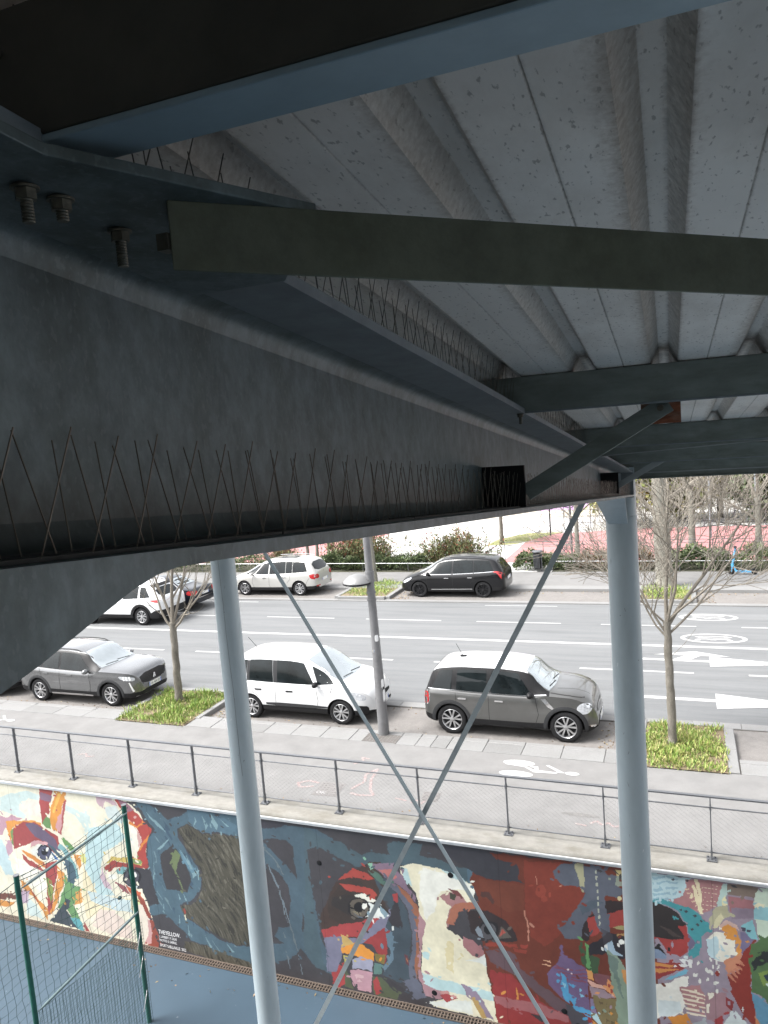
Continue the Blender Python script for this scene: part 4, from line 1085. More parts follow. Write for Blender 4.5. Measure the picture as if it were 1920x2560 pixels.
def paint_mural():
    X0, X1, Z0, Z1, cs = -17.2, 2.4, -3.05, .168, .0125
    W, H = int((X1-X0)/cs), int((Z1-Z0)/cs)
    gx = X0+(np.arange(W)+.5)*cs; gz = Z0+(np.arange(H)+.5)*cs
    GX, GZ = np.meshgrid(gx, gz)
    WX = GX+value_noise(H, W, 12, 1)*.02+value_noise(H, W, 4, 2)*.012
    WZ = GZ+value_noise(H, W, 12, 3)*.02+value_noise(H, W, 4, 4)*.012
    img = np.empty((H, W, 3)); img[:] = lin('F1EBDA'); img[:, GX[0] > -9] = lin('4A4850')
    def inside(poly, PX, PZ):
        r = np.zeros(PX.shape, bool)
        n = len(poly)
        for i in range(n):
            (xa, za), (xb, zb) = poly[i], poly[(i+1) % n]
            if za == zb: continue
            c = (za > PZ) != (zb > PZ)
            r ^= c & (PX < (xb-xa)*(PZ-za)/(zb-za)+xa)
        return r
    for ln in MURAL.strip().split('\n'):
        col, a, q = ln.split(' ')
        q = np.array([int(t) for t in q.split(',')]).reshape(-1, 2)/100
        i0 = max(0, int((q[:, 0].min()-.08-X0)/cs)); i1 = min(W, int((q[:, 0].max()+.08-X0)/cs)+1)
        j0 = max(0, int((q[:, 1].min()-.08-Z0)/cs)); j1 = min(H, int((q[:, 1].max()+.08-Z0)/cs)+1)
        if i1 <= i0 or j1 <= j0: continue
        big = max(np.ptp(q[:, 0]), np.ptp(q[:, 1])) > .35
        PX, PZ = (WX, WZ) if big else (GX*.8+WX*.2, GZ*.8+WZ*.2)
        m = inside([tuple(p) for p in q], PX[j0:j1, i0:i1], PZ[j0:j1, i0:i1])
        al = int(a)/10; s = img[j0:j1, i0:i1]
        s[m] = s[m]*(1-al)+np.array(lin(col))*al
    # fur strokes in the dark panel
    def streak(ang, seed, L, T):
        u = GX*math.cos(ang)+GZ*math.sin(ang); v = -GX*math.sin(ang)+GZ*math.cos(ang)+.06*np.sin(u*5)
        g = np.random.default_rng(seed).uniform(-1, 1, (400, 900))
        iu = np.floor(u/L).astype(int) % 400; fu = u/L-np.floor(u/L)
        iv = np.floor(v/T).astype(int) % 900; fv = v/T-np.floor(v/T)
        return (g[iu, iv]*(1-fu)+g[(iu+1) % 400, iv]*fu)*(1-fv)+(g[iu, (iv+1) % 900]*(1-fu)+g[(iu+1) % 400, (iv+1) % 900]*fu)*fv
    fur = inside([(-9.3, -.33), (-8.3, -.32), (-7.8, -.32), (-7.85, -1.4), (-8.0, -2.6), (-8.4, -2.6), (-9.2, -2.36), (-9.64, -2.02), (-9.25, -1.84), (-9.05, -1.6), (-9.1, -1.1), (-9.48, -.4)], WX, WZ)
    base = (np.abs(img-np.array(lin('555249'))).sum(2) < .02) | (fur & (img.sum(2) < .25) & (img[..., 2] < img[..., 0]*1.05))
    st = streak(-1.0, 5, .22, .03)+.6*streak(-1.25, 6, .12, .018)
    img[base & (st > .25)] = np.array(lin('636057')); img[base & (st > .75)] = np.array(lin('77736A')); img[base & (st < -.45)] = np.array(lin('3D3B38'))
    # light strokes on the blue paint
    blue = (img[..., 2] > img[..., 0]*1.9) & (img[..., 2] > .1) & (img[..., 2] < .36) & (GX > -10.8) & (GX < -7.6)
    s2 = streak(-1.2, 8, .2, .035)+.4*value_noise(H, W, 30, 9)
    img[blue & (s2 > .78)] = np.array(lin('7FA6BF')); img[blue & (s2 < -.75)] = np.array(lin('46678A'))
    # broken brush edges: small dabs carrying neighbouring colour
    r = np.random.default_rng(21)
    src = img.copy()
    for _ in range(2400):
        j, i = r.integers(4, H-4), r.integers(4, W-4)
        dj, di = int(r.normal(0, 7)), int(r.normal(0, 7))
        j2, i2 = min(max(j+dj, 0), H-1), min(max(i+di, 0), W-1)
        if np.abs(src[j, i]-src[j2, i2]).sum() < .12: continue
        a, b, th = r.uniform(.9, 2.2), r.uniform(1.5, 4.5), r.uniform(0, 3.14)
        y0, y1, x0, x1 = max(0, j-5), min(H, j+6), max(0, i-5), min(W, i+6)
        yy, xx = np.mgrid[y0:y1, x0:x1]
        u = (xx-i)*math.cos(th)+(yy-j)*math.sin(th); v_ = -(xx-i)*math.sin(th)+(yy-j)*math.cos(th)
        img[y0:y1, x0:x1][(u/b)**2+(v_/a)**2 < 1] = src[j2, i2]
    # large tonal drift inside each colour field
    img *= (1+.09*value_noise(H, W, 45, 31)+.06*value_noise(H, W, 9, 32)+.05*value_noise(H, W, 3, 33))[..., None]
    bl = (img[..., 2] > img[..., 0]*1.7) & (GX > -10.9) & (GX < -3.6)
    img[bl] = img[bl]*.78*np.array((1.12, 1., .9))
    g_ = img.mean(2, keepdims=True)
    img = g_+(img-g_)*.88; img[..., 2] *= .93
    # panel joints
    for jx in (-13.9, -10.2, -6.4, -3.06, .2):
        img[:, int((jx-X0)/cs)] *= .72
    img[:2] *= .6
    img = np.clip(img*.61, .004, .85)
    nx, nz = W+1, H+1
    VX, VZ = np.meshgrid(X0+np.arange(nx)*cs, Z0+np.arange(nz)*cs)
    v = np.stack([VX, np.full(VX.shape, 11.488), VZ], -1).reshape(-1, 3)
    idx = np.arange(nx*nz).reshape(nz, nx)
    f = np.stack([idx[:-1, :-1], idx[:-1, 1:], idx[1:, 1:], idx[1:, :-1]], -1).reshape(-1, 4)
    me = bpy.data.meshes.new('mural')
    me.vertices.add(len(v)); me.vertices.foreach_set('co', v.ravel())
    me.loops.add(f.size); me.loops.foreach_set('vertex_index', f.ravel())
    me.polygons.add(len(f)); me.polygons.foreach_set('loop_start', np.arange(len(f))*4)
    me.update(calc_edges=True)
    a = me.attributes.new('paint', 'FLOAT_COLOR', 'FACE')
    a.data.foreach_set('color', np.concatenate([img.reshape(-1, 3), np.ones((len(f), 1))], 1).astype(np.float32).ravel())
    return put('mural', me, attr_mat('mural_paint', 'paint', .55), wall)
paint_mural()
def credit(txt, x, z, size, sx=1.):
    me = text_mesh(txt, size)
    for v in me.vertices: v.co = (x+v.co.x*sx, 11.485, z+v.co.y)
    put('lettering', me, 'white', wall)
credit('THEYELLOW.', -10.25, -2.70, .125, .72)
credit('L. LAMBERT / F. DEAE', -10.25, -2.785, .075, .62)
credit('PHOTOS: E. GABRIEL', -10.25, -2.865, .075, .62)
credit('SPORT SABLLAVILLE  2022', -10.25, -2.98, .09, .62)
# drilled holes in the mural wall
for (hx, hz) in ((-4.35, -2.72), (-2.1, -2.55), (-6.4, -.6), (-3.9, -.45)):
    MB().lathe([(.0, -.006), (.035, -.006), (.05, 0), (.05, .012)], (hx, 11.484, hz), 'Y', 14).obj('drain_hole', 'black', wall)
# slotted drain at the wall foot
t = thing('drain_channel', 'narrow slotted drain channel with rusty bars along the foot of the mural wall', 'drain')
MB().box(-20, 5, 11.33, 11.486, -3.2, -3.045).obj('channel', 'black', t)
MB().box(-20, 5, 11.465, 11.485, -3.044, -3.02).box(-20, 5, 11.40, 11.41, -3.044, -3.024).box(-20, 5, 11.33, 11.338, -3.044, -3.022).obj('edge_rail', 'rustgrate', t)
g = MB()
for X in np.arange(-16, 2, .06): g.box(X, X+.022, 11.339, 11.464, -3.044, -3.028)
g.obj('bar', 'rustgrate', t, fix=False, kind='stuff')

# ------------------------------------------------------------------ balustrade on the wall
fence = thing('mesh_fence', 'dark steel railing with wire mesh infill along the top of the mural wall', 'fence')
FX = [-13.857+1.563*k for k in range(-4, 13)]
pmesh = None
for X in FX:
    mb = MB().box(X-.008, X+.008, 11.75, 11.81, .275, 1.262)
    mb.box(X-.014, X+.014, 11.745, 11.815, .33, .43).box(X-.014, X+.014, 11.745, 11.815, 1.07, 1.13)
    p = mb.obj('post', 'rail', fence)
    b = MB().box(X-.075, X+.075, 11.71, 11.85, .262, .276)
    for sx in (-.05, .05):
        for sy in (-.045, .045): b.cyl((X+sx, 11.78+sy, .2765), (X+sx, 11.78+sy, .292), .011, 6)
    b.obj('base_plate', 'rail', p)
MB().box(FX[0], FX[-1], 11.752, 11.808, 1.263, 1.285).obj('handrail', 'rail', fence)
MB().tube([(FX[0], 11.78, 1.1), (FX[-1], 11.78, 1.1)], .012, 8).obj('upper_cable', 'rail', fence)
MB().tube([(FX[0], 11.78, .38), (FX[-1], 11.78, .38)], .012, 8).obj('lower_cable', 'rail', fence)
g = MB()
Hm = .72; sp = .075
X = FX[0]-.3
while X < FX[-1]:
    for sgn in (1, -1):
        a, b = (X, 11.78+.002*sgn, .38), (X+sgn*Hm*1.25, 11.78+.002*sgn, 1.1)
        g.tube([a, b], .0011, 3, False)
    X += sp*1.25
g.obj('wire_mesh', 'wire', fence, fix=False, kind='stuff')
# ================================================================== roof structure over the court
XW, XE, XN = -.584, -.44, -.738          # web face, near flange edge, far flange edge
BT = lambda y: 7.4365-.117*y              # underside of the top flange
BB = lambda y: 7.101-.1015*y              # underside of the bottom flange
TF = .016
def beam(x_shift, y0, y1, name, label, group, detail=True):
    t = thing(name, label, 'beam', group=group)
    w = MB(); ys = np.linspace(y0, y1, 12)
    xs = x_shift
    w.hexa([(XW-.012+xs, y0, BB(y0)+TF), (XW+xs, y0, BB(y0)+TF), (XW+xs, y1, BB(y1)+TF), (XW-.012+xs, y1, BB(y1)+TF),
            (XW-.012+xs, y0, BT(y0)), (XW+xs, y0, BT(y0)), (XW+xs, y1, BT(y1)), (XW-.012+xs, y1, BT(y1))])
    # root fillets
    for zf, s in ((lambda y: BT(y), -1), (lambda y: BB(y)+TF, 1)):
        prof = [(0, .03), (.0035, .016), (.009, .0075), (.018, .0025), (.032, 0)]
        vs = []
        for y in (y0, y1):
            for dx, dz in prof: vs.append((XW+.0005+dx+xs, y, zf(y)+s*dz))
        n = len(prof)
        w.add(vs, [(i, i+1, n+i+1, n+i) for i in range(n-1)])
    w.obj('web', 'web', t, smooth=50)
    MB().hexa([(XN+xs, y0, BT(y0)+.0002), (XE+xs, y0, BT(y0)+.0002), (XE+xs, y1, BT(y1)+.0002), (XN+xs, y1, BT(y1)+.0002),
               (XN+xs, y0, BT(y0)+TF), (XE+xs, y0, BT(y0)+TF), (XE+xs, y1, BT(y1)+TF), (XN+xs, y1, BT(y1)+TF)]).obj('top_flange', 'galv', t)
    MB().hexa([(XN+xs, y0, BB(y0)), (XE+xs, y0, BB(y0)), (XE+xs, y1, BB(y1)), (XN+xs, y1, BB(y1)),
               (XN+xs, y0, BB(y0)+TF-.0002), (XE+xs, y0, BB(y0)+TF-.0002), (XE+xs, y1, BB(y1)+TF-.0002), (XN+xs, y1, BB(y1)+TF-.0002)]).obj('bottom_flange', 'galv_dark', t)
    return t
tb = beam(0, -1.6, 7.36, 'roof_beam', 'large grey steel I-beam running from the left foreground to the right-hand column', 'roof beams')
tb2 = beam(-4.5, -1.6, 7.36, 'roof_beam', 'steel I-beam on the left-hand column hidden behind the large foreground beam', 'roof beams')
# stiffeners and end plate
MB().box(XW+.001, -.452, 2.30, 2.312, BB(2.3)+TF+.001, 7.012).obj('stiffener', 'trim', tb)
MB().box(XW+.001, -.455, 5.86, 5.872, BB(5.86)+TF+.02, BT(5.87)-.05).obj('stiffener', 'trim', tb)
MB().box(XN, XE, 7.361, 7.376, BB(7.36)-.01, BT(7.36)+TF+.01).obj('end_plate', 'galv', tb)
# curved bracket plate under the beam in the foreground, flush with the flange edge
hp = [(-1.2, BB(-1.2)+TF+.0012), (.60, BB(.60)+TF+.0012), (.62, BB(.62)+.0006), (.575, 7.0430), (.542, 7.0418), (.509, 7.0355), (.469, 7.0240), (.404, 7.0045), (.367, 6.9955), (.30, 6.978), (.18, 6.93), (.03, 6.84), (-.1, 6.70), (-.22, 6.45), (-1.2, 6.45)]
MB().extr([(XE+.0009, y, z-.0006) for y, z in hp], (-.0013, 0, 0)).extr([(XE-.0004, y, min(z, BB(y))-.0006) for y, z in hp], (-.012, 0, 0)).obj('bracket_plate', 'galv_dark', tb)
MB().extr([(XN+.0005, y, z-.0006) for y, z in hp], (.012, 0, 0)).obj('bracket_plate', 'galv_dark', tb)
# far tapered haunch below the beam end
MB().hexa([(-.72, 6.62, BB(6.62)-.001), (-.468, 6.62, BB(6.62)-.001), (-.505, 7.34, 6.10), (-.675, 7.34, 6.10),
           (-.72, 6.64, BB(6.64)-.0009), (-.468, 6.64, BB(6.64)-.0009), (-.505, 7.36, 6.12), (-.675, 7.36, 6.12)]).obj('haunch_plate', 'column', tb)
MB().extr([(-.584, 6.66, BB(6.66)-.002), (-.584, 7.36, BB(7.36)-.002), (-.584, 7.36, 6.13)], (-.012, 0, 0)).obj('haunch_web', 'galv_dark', tb)

# columns
def bevel(o, w, n=2):
    m = o.modifiers.new('edge', 'BEVEL'); m.width = w; m.segments = n; m.limit_method = 'ANGLE'
def column(cx, label):
    t = thing('steel_column', label, 'column', group='round steel columns')
    s = MB().tube([(cx, 7.5, -3.05), (cx, 7.5, 6.12)], .143, 48)
    s.obj('shaft', 'column', t, smooth=60)
    MB().tube([(cx, 7.5, 6.12), (cx, 7.5, 6.16)], .149, 48).obj('collar', 'column', t, smooth=60)
    MB().tube([(cx, 7.5, 6.16), (cx, 7.5, 6.62)], .141, 48).obj('head', 'column', t, smooth=60)
    MB().tube([(cx, 7.5, -3.05), (cx, 7.5, -3.02)], .24, 32).obj('base_plate', 'column', t, smooth=40)
    rr = random.Random(int(cx*10))
    a, pts = R(12), []
    for i in range(60):
        a += rr.uniform(-.014, .017)
        pts.append((a, 6.1-i*.05))
    vs = []
    for a, z in pts:
        for k in (-1, 1): vs.append((cx+.1436*math.sin(a+k*.014), 7.5-.1436*math.cos(a+k*.014), z))
    if cx < -3: MB().add(vs, [(2*i, 2*i+1, 2*i+3, 2*i+2) for i in range(59)]).obj('drip_stain', 'lamp', t)
    # scuffs
    for i in range(16):
        z = rr.uniform(.5, 5.5); a0 = rr.uniform(-.9, .9); da = rr.uniform(.02, .12); dz = rr.uniform(-.05, .05)
        vs = []
        for k in range(4):
            aa = a0+da*k/3
            for q in (0, 1): vs.append((cx+.1436*math.sin(aa), 7.5-.1436*math.cos(aa), z+dz*k/3+q*rr.uniform(.005, .014)))
        MB().add(vs, [(2*k, 2*k+2, 2*k+3, 2*k+1) for k in range(3)]).obj('scuff', 'lamp' if rr.random() < .7 else 'white', t)
    return t
column(-.572, 'right-hand round grey steel column under the end of the large beam')
column(-5.1, 'left-hand round grey steel column between the grey hatchback and the white car')
# X bracing between the columns
t = thing('diagonal_brace', 'slim steel brace falling from upper left to lower right between the two columns', 'brace', group='crossed braces between the columns')
a, b = Vector((-4.96, 7.478, 6.633)), Vector((-.70, 7.478, -.888))
MB().bar(a, b, .05, .006, (0, 1, 0)).obj('flange', 'brace', t)
d = (b-a).normalized(); n = Vector((d.z, 0, -d.x))
MB().bar(a-n*.022+Vector((0, -.022, 0)), b-n*.022+Vector((0, -.022, 0)), .044, .006, (-d.z, 0, d.x)).obj('leg', 'column', t)
t = thing('diagonal_brace', 'slim steel brace rising from lower left to upper right between the two columns', 'brace', group='crossed braces between the columns')
a, b = Vector((-.80, 7.52, 6.52)), Vector((-4.97, 7.52, -1.04))
MB().bar(a, b, .008, .055, (0, 1, 0)).obj('leg', 'brace', t)

# purlins: C sections across the beams
DK = lambda y: 7.545-.115*y
def purlin(y, h, w, label, mat='galv_green', x0=-9, x1=6, lip='galv'):
    t = thing('purlin', label, 'purlin', group='purlins under the roof')
    z1 = DK(y)-.003; z0 = z1-h
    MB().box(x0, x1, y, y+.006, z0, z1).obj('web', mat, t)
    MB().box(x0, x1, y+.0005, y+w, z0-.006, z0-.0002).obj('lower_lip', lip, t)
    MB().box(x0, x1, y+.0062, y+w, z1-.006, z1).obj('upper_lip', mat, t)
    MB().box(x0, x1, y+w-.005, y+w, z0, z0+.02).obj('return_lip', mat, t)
    for o_ in t.children: bevel(o_, .0015)
    return t
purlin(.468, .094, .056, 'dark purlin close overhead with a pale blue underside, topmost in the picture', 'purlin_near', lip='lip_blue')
purlin(2.3, .104, .05, 'long greenish purlin with rust plate hanging below it')
purlin(4.1, .1, .05, 'dark purlin just beyond the purlin with the rust plate')
purlin(5.9, .1, .05, 'dark purlin between the slanting brace and the eaves beam')
t = thing('eaves_beam', 'dark green eaves beam along the roof edge above the bare tree', 'beam')
e0 = 7.47
MB().box(-9, 6, e0, e0+.008, 6.515, 6.655).obj('web', 'galv_green', t)
MB().box(-9, 6, e0-.03, e0+.09, 6.505, 6.5145).obj('lower_flange', 'galv_green', t)
MB().box(-9, 6, e0-.012, e0-.0005, 6.555, 6.565).obj('rib', 'brace', t)
MB().box(-9, 6, e0-.012, e0+.09, 6.656, 6.664).obj('upper_flange', 'galv_green', t)
MB().box(-9, 6, e0+.1, e0+.12, 6.50, 6.80).obj('fascia', 'galv_green', t)

# roof deck panels with trapezoid ribs that rise above the flat underside
deck = thing('roof_deck', 'dirty white ribbed metal roof deck seen from below', 'roof')
SK, PITCH_R = -.018, .2205
def deck_panel(k0, nr, y0, y1):
    """flat pans and ribs; the attribute 'dirt' holds the grime that gathers along the ribs and over the purlins"""
    X = lambda xr, y: xr+SK*y
    ys = sorted(list(np.linspace(y0, y1, 12))+[py+d for py in (.468, 2.3, 4.1, 5.9) for d in (-.11, -.04, 0., .06)])
    me_v, me_f, dirt = [], [], []
    rr = random.Random(k0)
    hw, tw, hh = .036, .0135, .038
    for i in range(nr):
        c = -.0015+PITCH_R*(k0+i)
        ph = rr.uniform(.8, 1.15)
        pr = [(-PITCH_R/2, 0, .25, .35), (-PITCH_R/2+.0017, .0022, .5, .5), (-PITCH_R/2+.0034, 0, .25, .35), (-PITCH_R/2+.012, 0, .05, 0), (-hw-.04, 0, .05, 0), (-hw-.012, 0, .42, .02), (-hw, 0, .72, .1), (-tw, hh, .6, .25), (-tw+.001, hh+.001, .3, .3),
              (0, hh+.001, .12, .0), (tw, hh+.001, .35, .45), (hw, 0, .62, .42), (hw+.006, 0, .3, .1), (hw+.035, 0, .05, 0), (PITCH_R/2-.002, 0, .08, 0), (PITCH_R/2, 0, .25, .35)]
        o = len(me_v)
        for y in ys:
            so = max([0]+[max(0, 1-abs(y-py-(.0 if y > py else 0))/.10) for py in (2.3, 4.1, 5.9)])
            for (dx, dz, r, g) in pr:
                near = max(0, 1-abs(dx)/.085)
                me_v.append((X(c+dx, y), y, DK(y)+dz)); dirt.append((r*ph, min(1, g+.9*so*near), 0, 1))
        n = len(pr)
        for j in range(len(ys)-1):
            for q in range(n-1): me_f.append((o+j*n+q, o+j*n+q+1, o+(j+1)*n+q+1, o+(j+1)*n+q))
    me = bpy.data.meshes.new('deck_panel'); me.from_pydata(me_v, [], me_f); me.update()
    at = me.attributes.new('dirt', 'FLOAT_COLOR', 'POINT')
    at.data.foreach_set('color', np.array(dirt, np.float32).ravel())
    return put('deck_panel', me, 'deck', deck)
for k in range(-40, 28, 4): deck_panel(k, 4, -8.9, 7.85)
MB().add([(-9.2, -8.9, DK(-8.9)+.055), (6.3, -8.9, DK(-8.9)+.055), (6.3, 7.9, DK(7.9)+.055), (-9.2, 7.9, DK(7.9)+.055)], [(0, 1, 2, 3)]).obj('top_sheet', 'galv', deck)

# gusset plate, wind braces and bolts
t = thing('gusset_plate', 'dark blue-grey gusset plate bolted under the beam flange in the upper left', 'plate')
gp = [(-.55, .395), (-.43, .41), (-.428, .456), (-.30, .642), (-.42, .80), (-.55, .80)]
gpo = MB().prism(gp, lambda x, y: BT(y)-.0105, lambda x, y: BT(y)-.0008).obj('plate', 'galv_dark', t)
bevel(gpo, .0012)
def bolt(x, y, ztop, ln, parent=None):
    mb = MB()
    n = 6
    hexp = [(x+.0088*math.cos(R(60*i+20)), y+.0088*math.sin(R(60*i+20))) for i in range(6)]
    mb.prism(hexp, ztop-.0105, ztop)
    mb.tube([(x, y, ztop-.0005), (x, y, ztop-.0025)], .0112, 18)
    pts = []; rad = []
    z = ztop-.0105
    while z > ztop-.0105-ln:
        pts += [(x, y, z), (x, y, z-.0012)]; rad += [.0052, .0046]; z -= .0024
    mb.tube(pts, rad, 12)
    return mb.obj('bolt', 'bolt', parent, smooth=30)
for (x, y, l) in ((-.482, .488, .019), (-.474, .517, .008), (-.480, .594, .022)): bolt(x, y, BT(y)-.0106, l, t)
bolt(-.452, 2.29, BT(2.29)-.0005, .02, tb)
def brace_L(p0, p1, h, name, label, mat, inward, top=False):
    t = thing(name, label, 'brace', group='wind braces under the roof')
    a, b = Vector(p0), Vector(p1)
    d = b-a
    nrm = Vector((-d.y, d.x, 0)).normalized()*inward
    up = Vector((0, 0, h))
    MB().hexa([a-up, b-up, b-up+nrm*.005, a-up+nrm*.005, a, b, b+nrm*.005, a+nrm*.005]).obj('upright_leg', mat, t)
    bevel(t.children[-1], .0012)
    dn = Vector((0, 0, -.0055))
    if top: a, b = a+up+Vector((0, 0, -.0003)), b+up+Vector((0, 0, -.0003)); dn = Vector((0, 0, -.0052)); a += nrm*.0052; b += nrm*.0052
    MB().hexa([a-up+dn, b-up+dn, b-up+dn+nrm*.05, a-up+dn+nrm*.05, a-up-Vector((0, 0, .0003)), b-up-Vector((0, 0, .0003)), b-up-Vector((0, 0, .0003))+nrm*.05, a-up-Vector((0, 0, .0003))+nrm*.05]).obj('flat_leg', 'brace', t)
    return t
g0 = Vector((-.399, .558, 7.3608)); g1 = Vector((.089, .91, 7.3204))
ge = g0+(g1-g0)*5
gb = brace_L(g0, ge, .0575, 'wind_brace', 'olive green flat brace crossing the picture from the gusset plate to the right edge', 'galv_moss', 1, True)
MB().box(-.412, -.4005, .556, .57, 7.32, 7.334).obj('bolt_head', 'bolt', gb)
brace_L((-.56, 4.42, 6.970), (2.0, 4.36, 7.085), .066, 'wind_brace', 'thin dark brace with bright lower edge beyond the second purlin', 'galv_green', 1)

# knee braces with their hanging plates
def knee(a, b, plate, label, w):
    t = thing('knee_brace', label, 'brace', group='knee braces')
    bevel(MB().bar(a, b, w, .008, (0, .15, 1)).obj('bar', 'brace' if w < .05 else 'galv_green', t), .0012)
    x0, x1, y, z0, z1 = plate
    MB().box(x0, x1, y, y+.006, z0, z1).obj('hanging_plate', 'rust', t)
    return t
k = knee((-.455, 2.325, 6.925), (-.035, 2.352, 7.166), (-.112, -.003, 2.362, 7.108, 7.1745), 'slanting knee brace bolted to a rust-stained plate under the purlin', .052)
MB().tube([(-.058, 2.33, 7.153), (-.058, 2.347, 7.153)], .009, 12).obj('bolt_head', 'bolt', k)
knee((-.545, 5.90, 6.55), (-.105, 5.93, 6.795), (-.15, -.06, 5.94, 6.757, 6.80), 'smaller slanting knee brace near the head of the right-hand column', .042)

# bird spikes on both flanges: strips of thin wires
def spike_strip(y0, y1, zf, label, group, single, xs, h, bs=0):
    t = thing('bird_spike_strip', label, 'bird spikes', group=group)
    x0, x1 = xs
    b = MB()
    for i in range(2):
        xx = x0+(x1-x0)*(.3+.45*i)
        b.hexa([(xx-.006, y0, zf(y0)), (xx+.006, y0, zf(y0)), (xx+.006, y1, zf(y1)), (xx-.006, y1, zf(y1)),
                (xx-.006, y0, zf(y0)+.004), (xx+.006, y0, zf(y0)+.004), (xx+.006, y1, zf(y1)+.004), (xx-.006, y1, zf(y1)+.004)])
    b.obj('base_strip', 'spikebase', t)
    rr = random.Random(int(y0*1000)+bs)
    allw = MB()
    y = y0+.02
    while y < y1-.005:
        for dy, lean, fx in ((-.017, .038, .8), (0.0, -.004, .45), (.019, -.036, .62)):
            xx = x0+(x1-x0)*fx
            hh = h*rr.uniform(.94, 1.05)
            p0 = (xx, y+dy, zf(y+dy)+.003); p1 = (xx+rr.uniform(-.004, .004)+(.03 if fx > .6 else -.03)*(.25), y+dy+lean+rr.uniform(-.004, .004), zf(y)+hh)
            if single:
                w = MB().tube([p0, p1], .00075, 5, True); w.obj('spike', 'spike', t, smooth=60)
            else: allw.tube([p0, p1], .0008, 3, False)
        y += .0555
    if not single: allw.obj('spike', 'spike', t, fix=False, kind='stuff')
ORD = ['nearest', 'second nearest', 'third nearest', 'fourth nearest']+[q+' nearest' for q in ('fifth', 'sixth', 'seventh', 'eighth', 'ninth', 'tenth')]+['fourth farthest', 'third farthest', 'second farthest', 'farthest']
botz = lambda y: BB(y)+TF
topz = lambda y: BT(y)+TF
ys = np.linspace(.33, 7.3, 15)
for i in range(14):
    w = ORD[i] 
    lab = f'bird spike strip on the large beam, bottom flange, {w} to viewer' if i < 10 else f'tiny bird spike strip on the large beam, bottom flange, {w} from viewer'
    spike_strip(ys[i]+.002, ys[i+1]-.002, botz, lab, 'bird spikes on the bottom flange', i < 4, (-.56, -.448), .106)
for i in range(14):
    w = ORD[i] 
    lab = f'bird spike strip on the large beam, top flange, {w} to viewer' if i < 10 else f'tiny bird spike strip under the roof deck, top flange, {w} from viewer'
    if ys[i] < 2.25 < ys[i+1]: pass
    spike_strip(ys[i]+.002, ys[i+1]-.002, topz, lab, 'bird spikes on the top flange', i < 4, (-.55, -.452), .10, 5)

# landing the photograph is taken from, and an added unseen wall behind it bouncing light
structure(MB().box(-4, 5, -9.0, -.95, 5.35, 5.55).obj('landing', 'bouncewall'))
bk = tag(MB().box(-14, 14, -9.4, -9.0, -3.05, 9.2).obj('unseen_bounce_wall', 'bouncewall'), 'dark concrete building wall behind the landing', 'wall')

# ------------------------------------------------------------------ green ball-stop frame on the court
cage = thing('ball_stop_frame', 'green tubular ball-stop frame with black cord netting on the blue court', 'goal cage')
PA, PB = Vector((-9.34, 7.65, 0)), Vector((-9.2, 9.82, 0))
for P, r in ((PA, .039), (PB, .041)):
    p = MB().tube([(P.x, P.y, -3.05), (P.x, P.y, 1.03)], r, 20).obj('post', 'greenpost', cage, smooth=50)
    MB().tube([(P.x, P.y, 1.0305), (P.x, P.y, 1.045)], r+.004, 20).obj('cap', 'rail', p, smooth=50)
def rail(z0, z1):
    a = Vector((PA.x, PA.y, z0)); b = Vector((PB.x, PB.y, z1))
    l = [a.lerp(b, s)+Vector((.05, 0, 0)) for s in (0.0, .03, .08, .95, 1.0)]
    MB().tube(l, [.008, .012, .021, .021, .012], 12).obj('rail', 'greyrail', cage, smooth=50)
rail(.83, .90); rail(-1.15, -.93)
net = MB()
rr = random.Random(3)
def cord(pts, r=.0035, n=4): net.tube(pts, r, n, False)
# large mesh along the frame, from the cable to the ground
def netpanel(A, B, z0, z1, s, r, jt=1.):
    L = (B-A).length; nx = int(L/s); nz = int((z1-z0)/s)
    jit = {}
    def q(i, j):
        if (i, j) not in jit: jit[(i, j)] = A.lerp(B, i/nx)+Vector((jt*(rr.uniform(-.012, .012)+.05*math.sin(i*.9+j*.5)*.3), jt*rr.uniform(-.014, .014), z0+(z1-z0)*j/nz+jt*rr.uniform(-.012, .012)-.04*math.sin(math.pi*i/nx)*(j/nz)))
        return jit[(i, j)]
    for i in range(nx+1): cord([q(i, j) for j in range(nz+1)], r)
    for j in range(nz+1): cord([q(i, j) for i in range(nx+1)], r)
o = Vector((-.03, 0, 0))
netpanel(PA+o, PB+o, -3.03, .96, .135, .0028)
netpanel(Vector((-9.55, 4.4, 0)), PA+o, -3.03, .92, .135, .0028)
# sagging head cables
for off in (0, .05):
    cord([PA.lerp(PB, s)+Vector((off*.4, 0, 1.0-.12*math.sin(math.pi*s)*(1+off*6)-off)) for s in np.linspace(0, 1, 9)], .0055)
cord([Vector((-9.55, 4.4, 1.0)).lerp(PA+Vector((0, 0, .95)), s)-Vector((0, 0, .1*math.sin(math.pi*s))) for s in np.linspace(0, 1, 7)], .0055)
cord([PB+Vector((.02, -.1, .9)), PB+Vector((.03, -.14, .3)), PB+Vector((0, -.05, -.4)), PB+Vector((.02, -.12, -.9))], .006)
cord([PA+Vector((0, 0, .1)), PB+Vector((0, -.35, -.45)), PB+Vector((0, 0, -.62))], .004)
net.lathe([(0, -.03), (.03, -.02), (.04, 0), (.03, .02), (0, .03)], (PB.x, PB.y-.35, -.46), 'Z', 8)
net.obj('netting', 'net', cage, fix=False, kind='stuff')
net = MB()
netpanel(PA+Vector((.09, .0, 0)), PB+Vector((.09, 0, 0)), -3.03, -1.12, .06, .003, .12)
net.obj('chain_mesh', 'net', cage, fix=False, kind='stuff')
net = MB()
for z in (-1.3, -1.75, -2.4):
    cord([PB+Vector((.05, -.02, z)), PB+Vector((.12, -.18, z-.13)), PB+Vector((.14, -.26, z-.22))], .006)
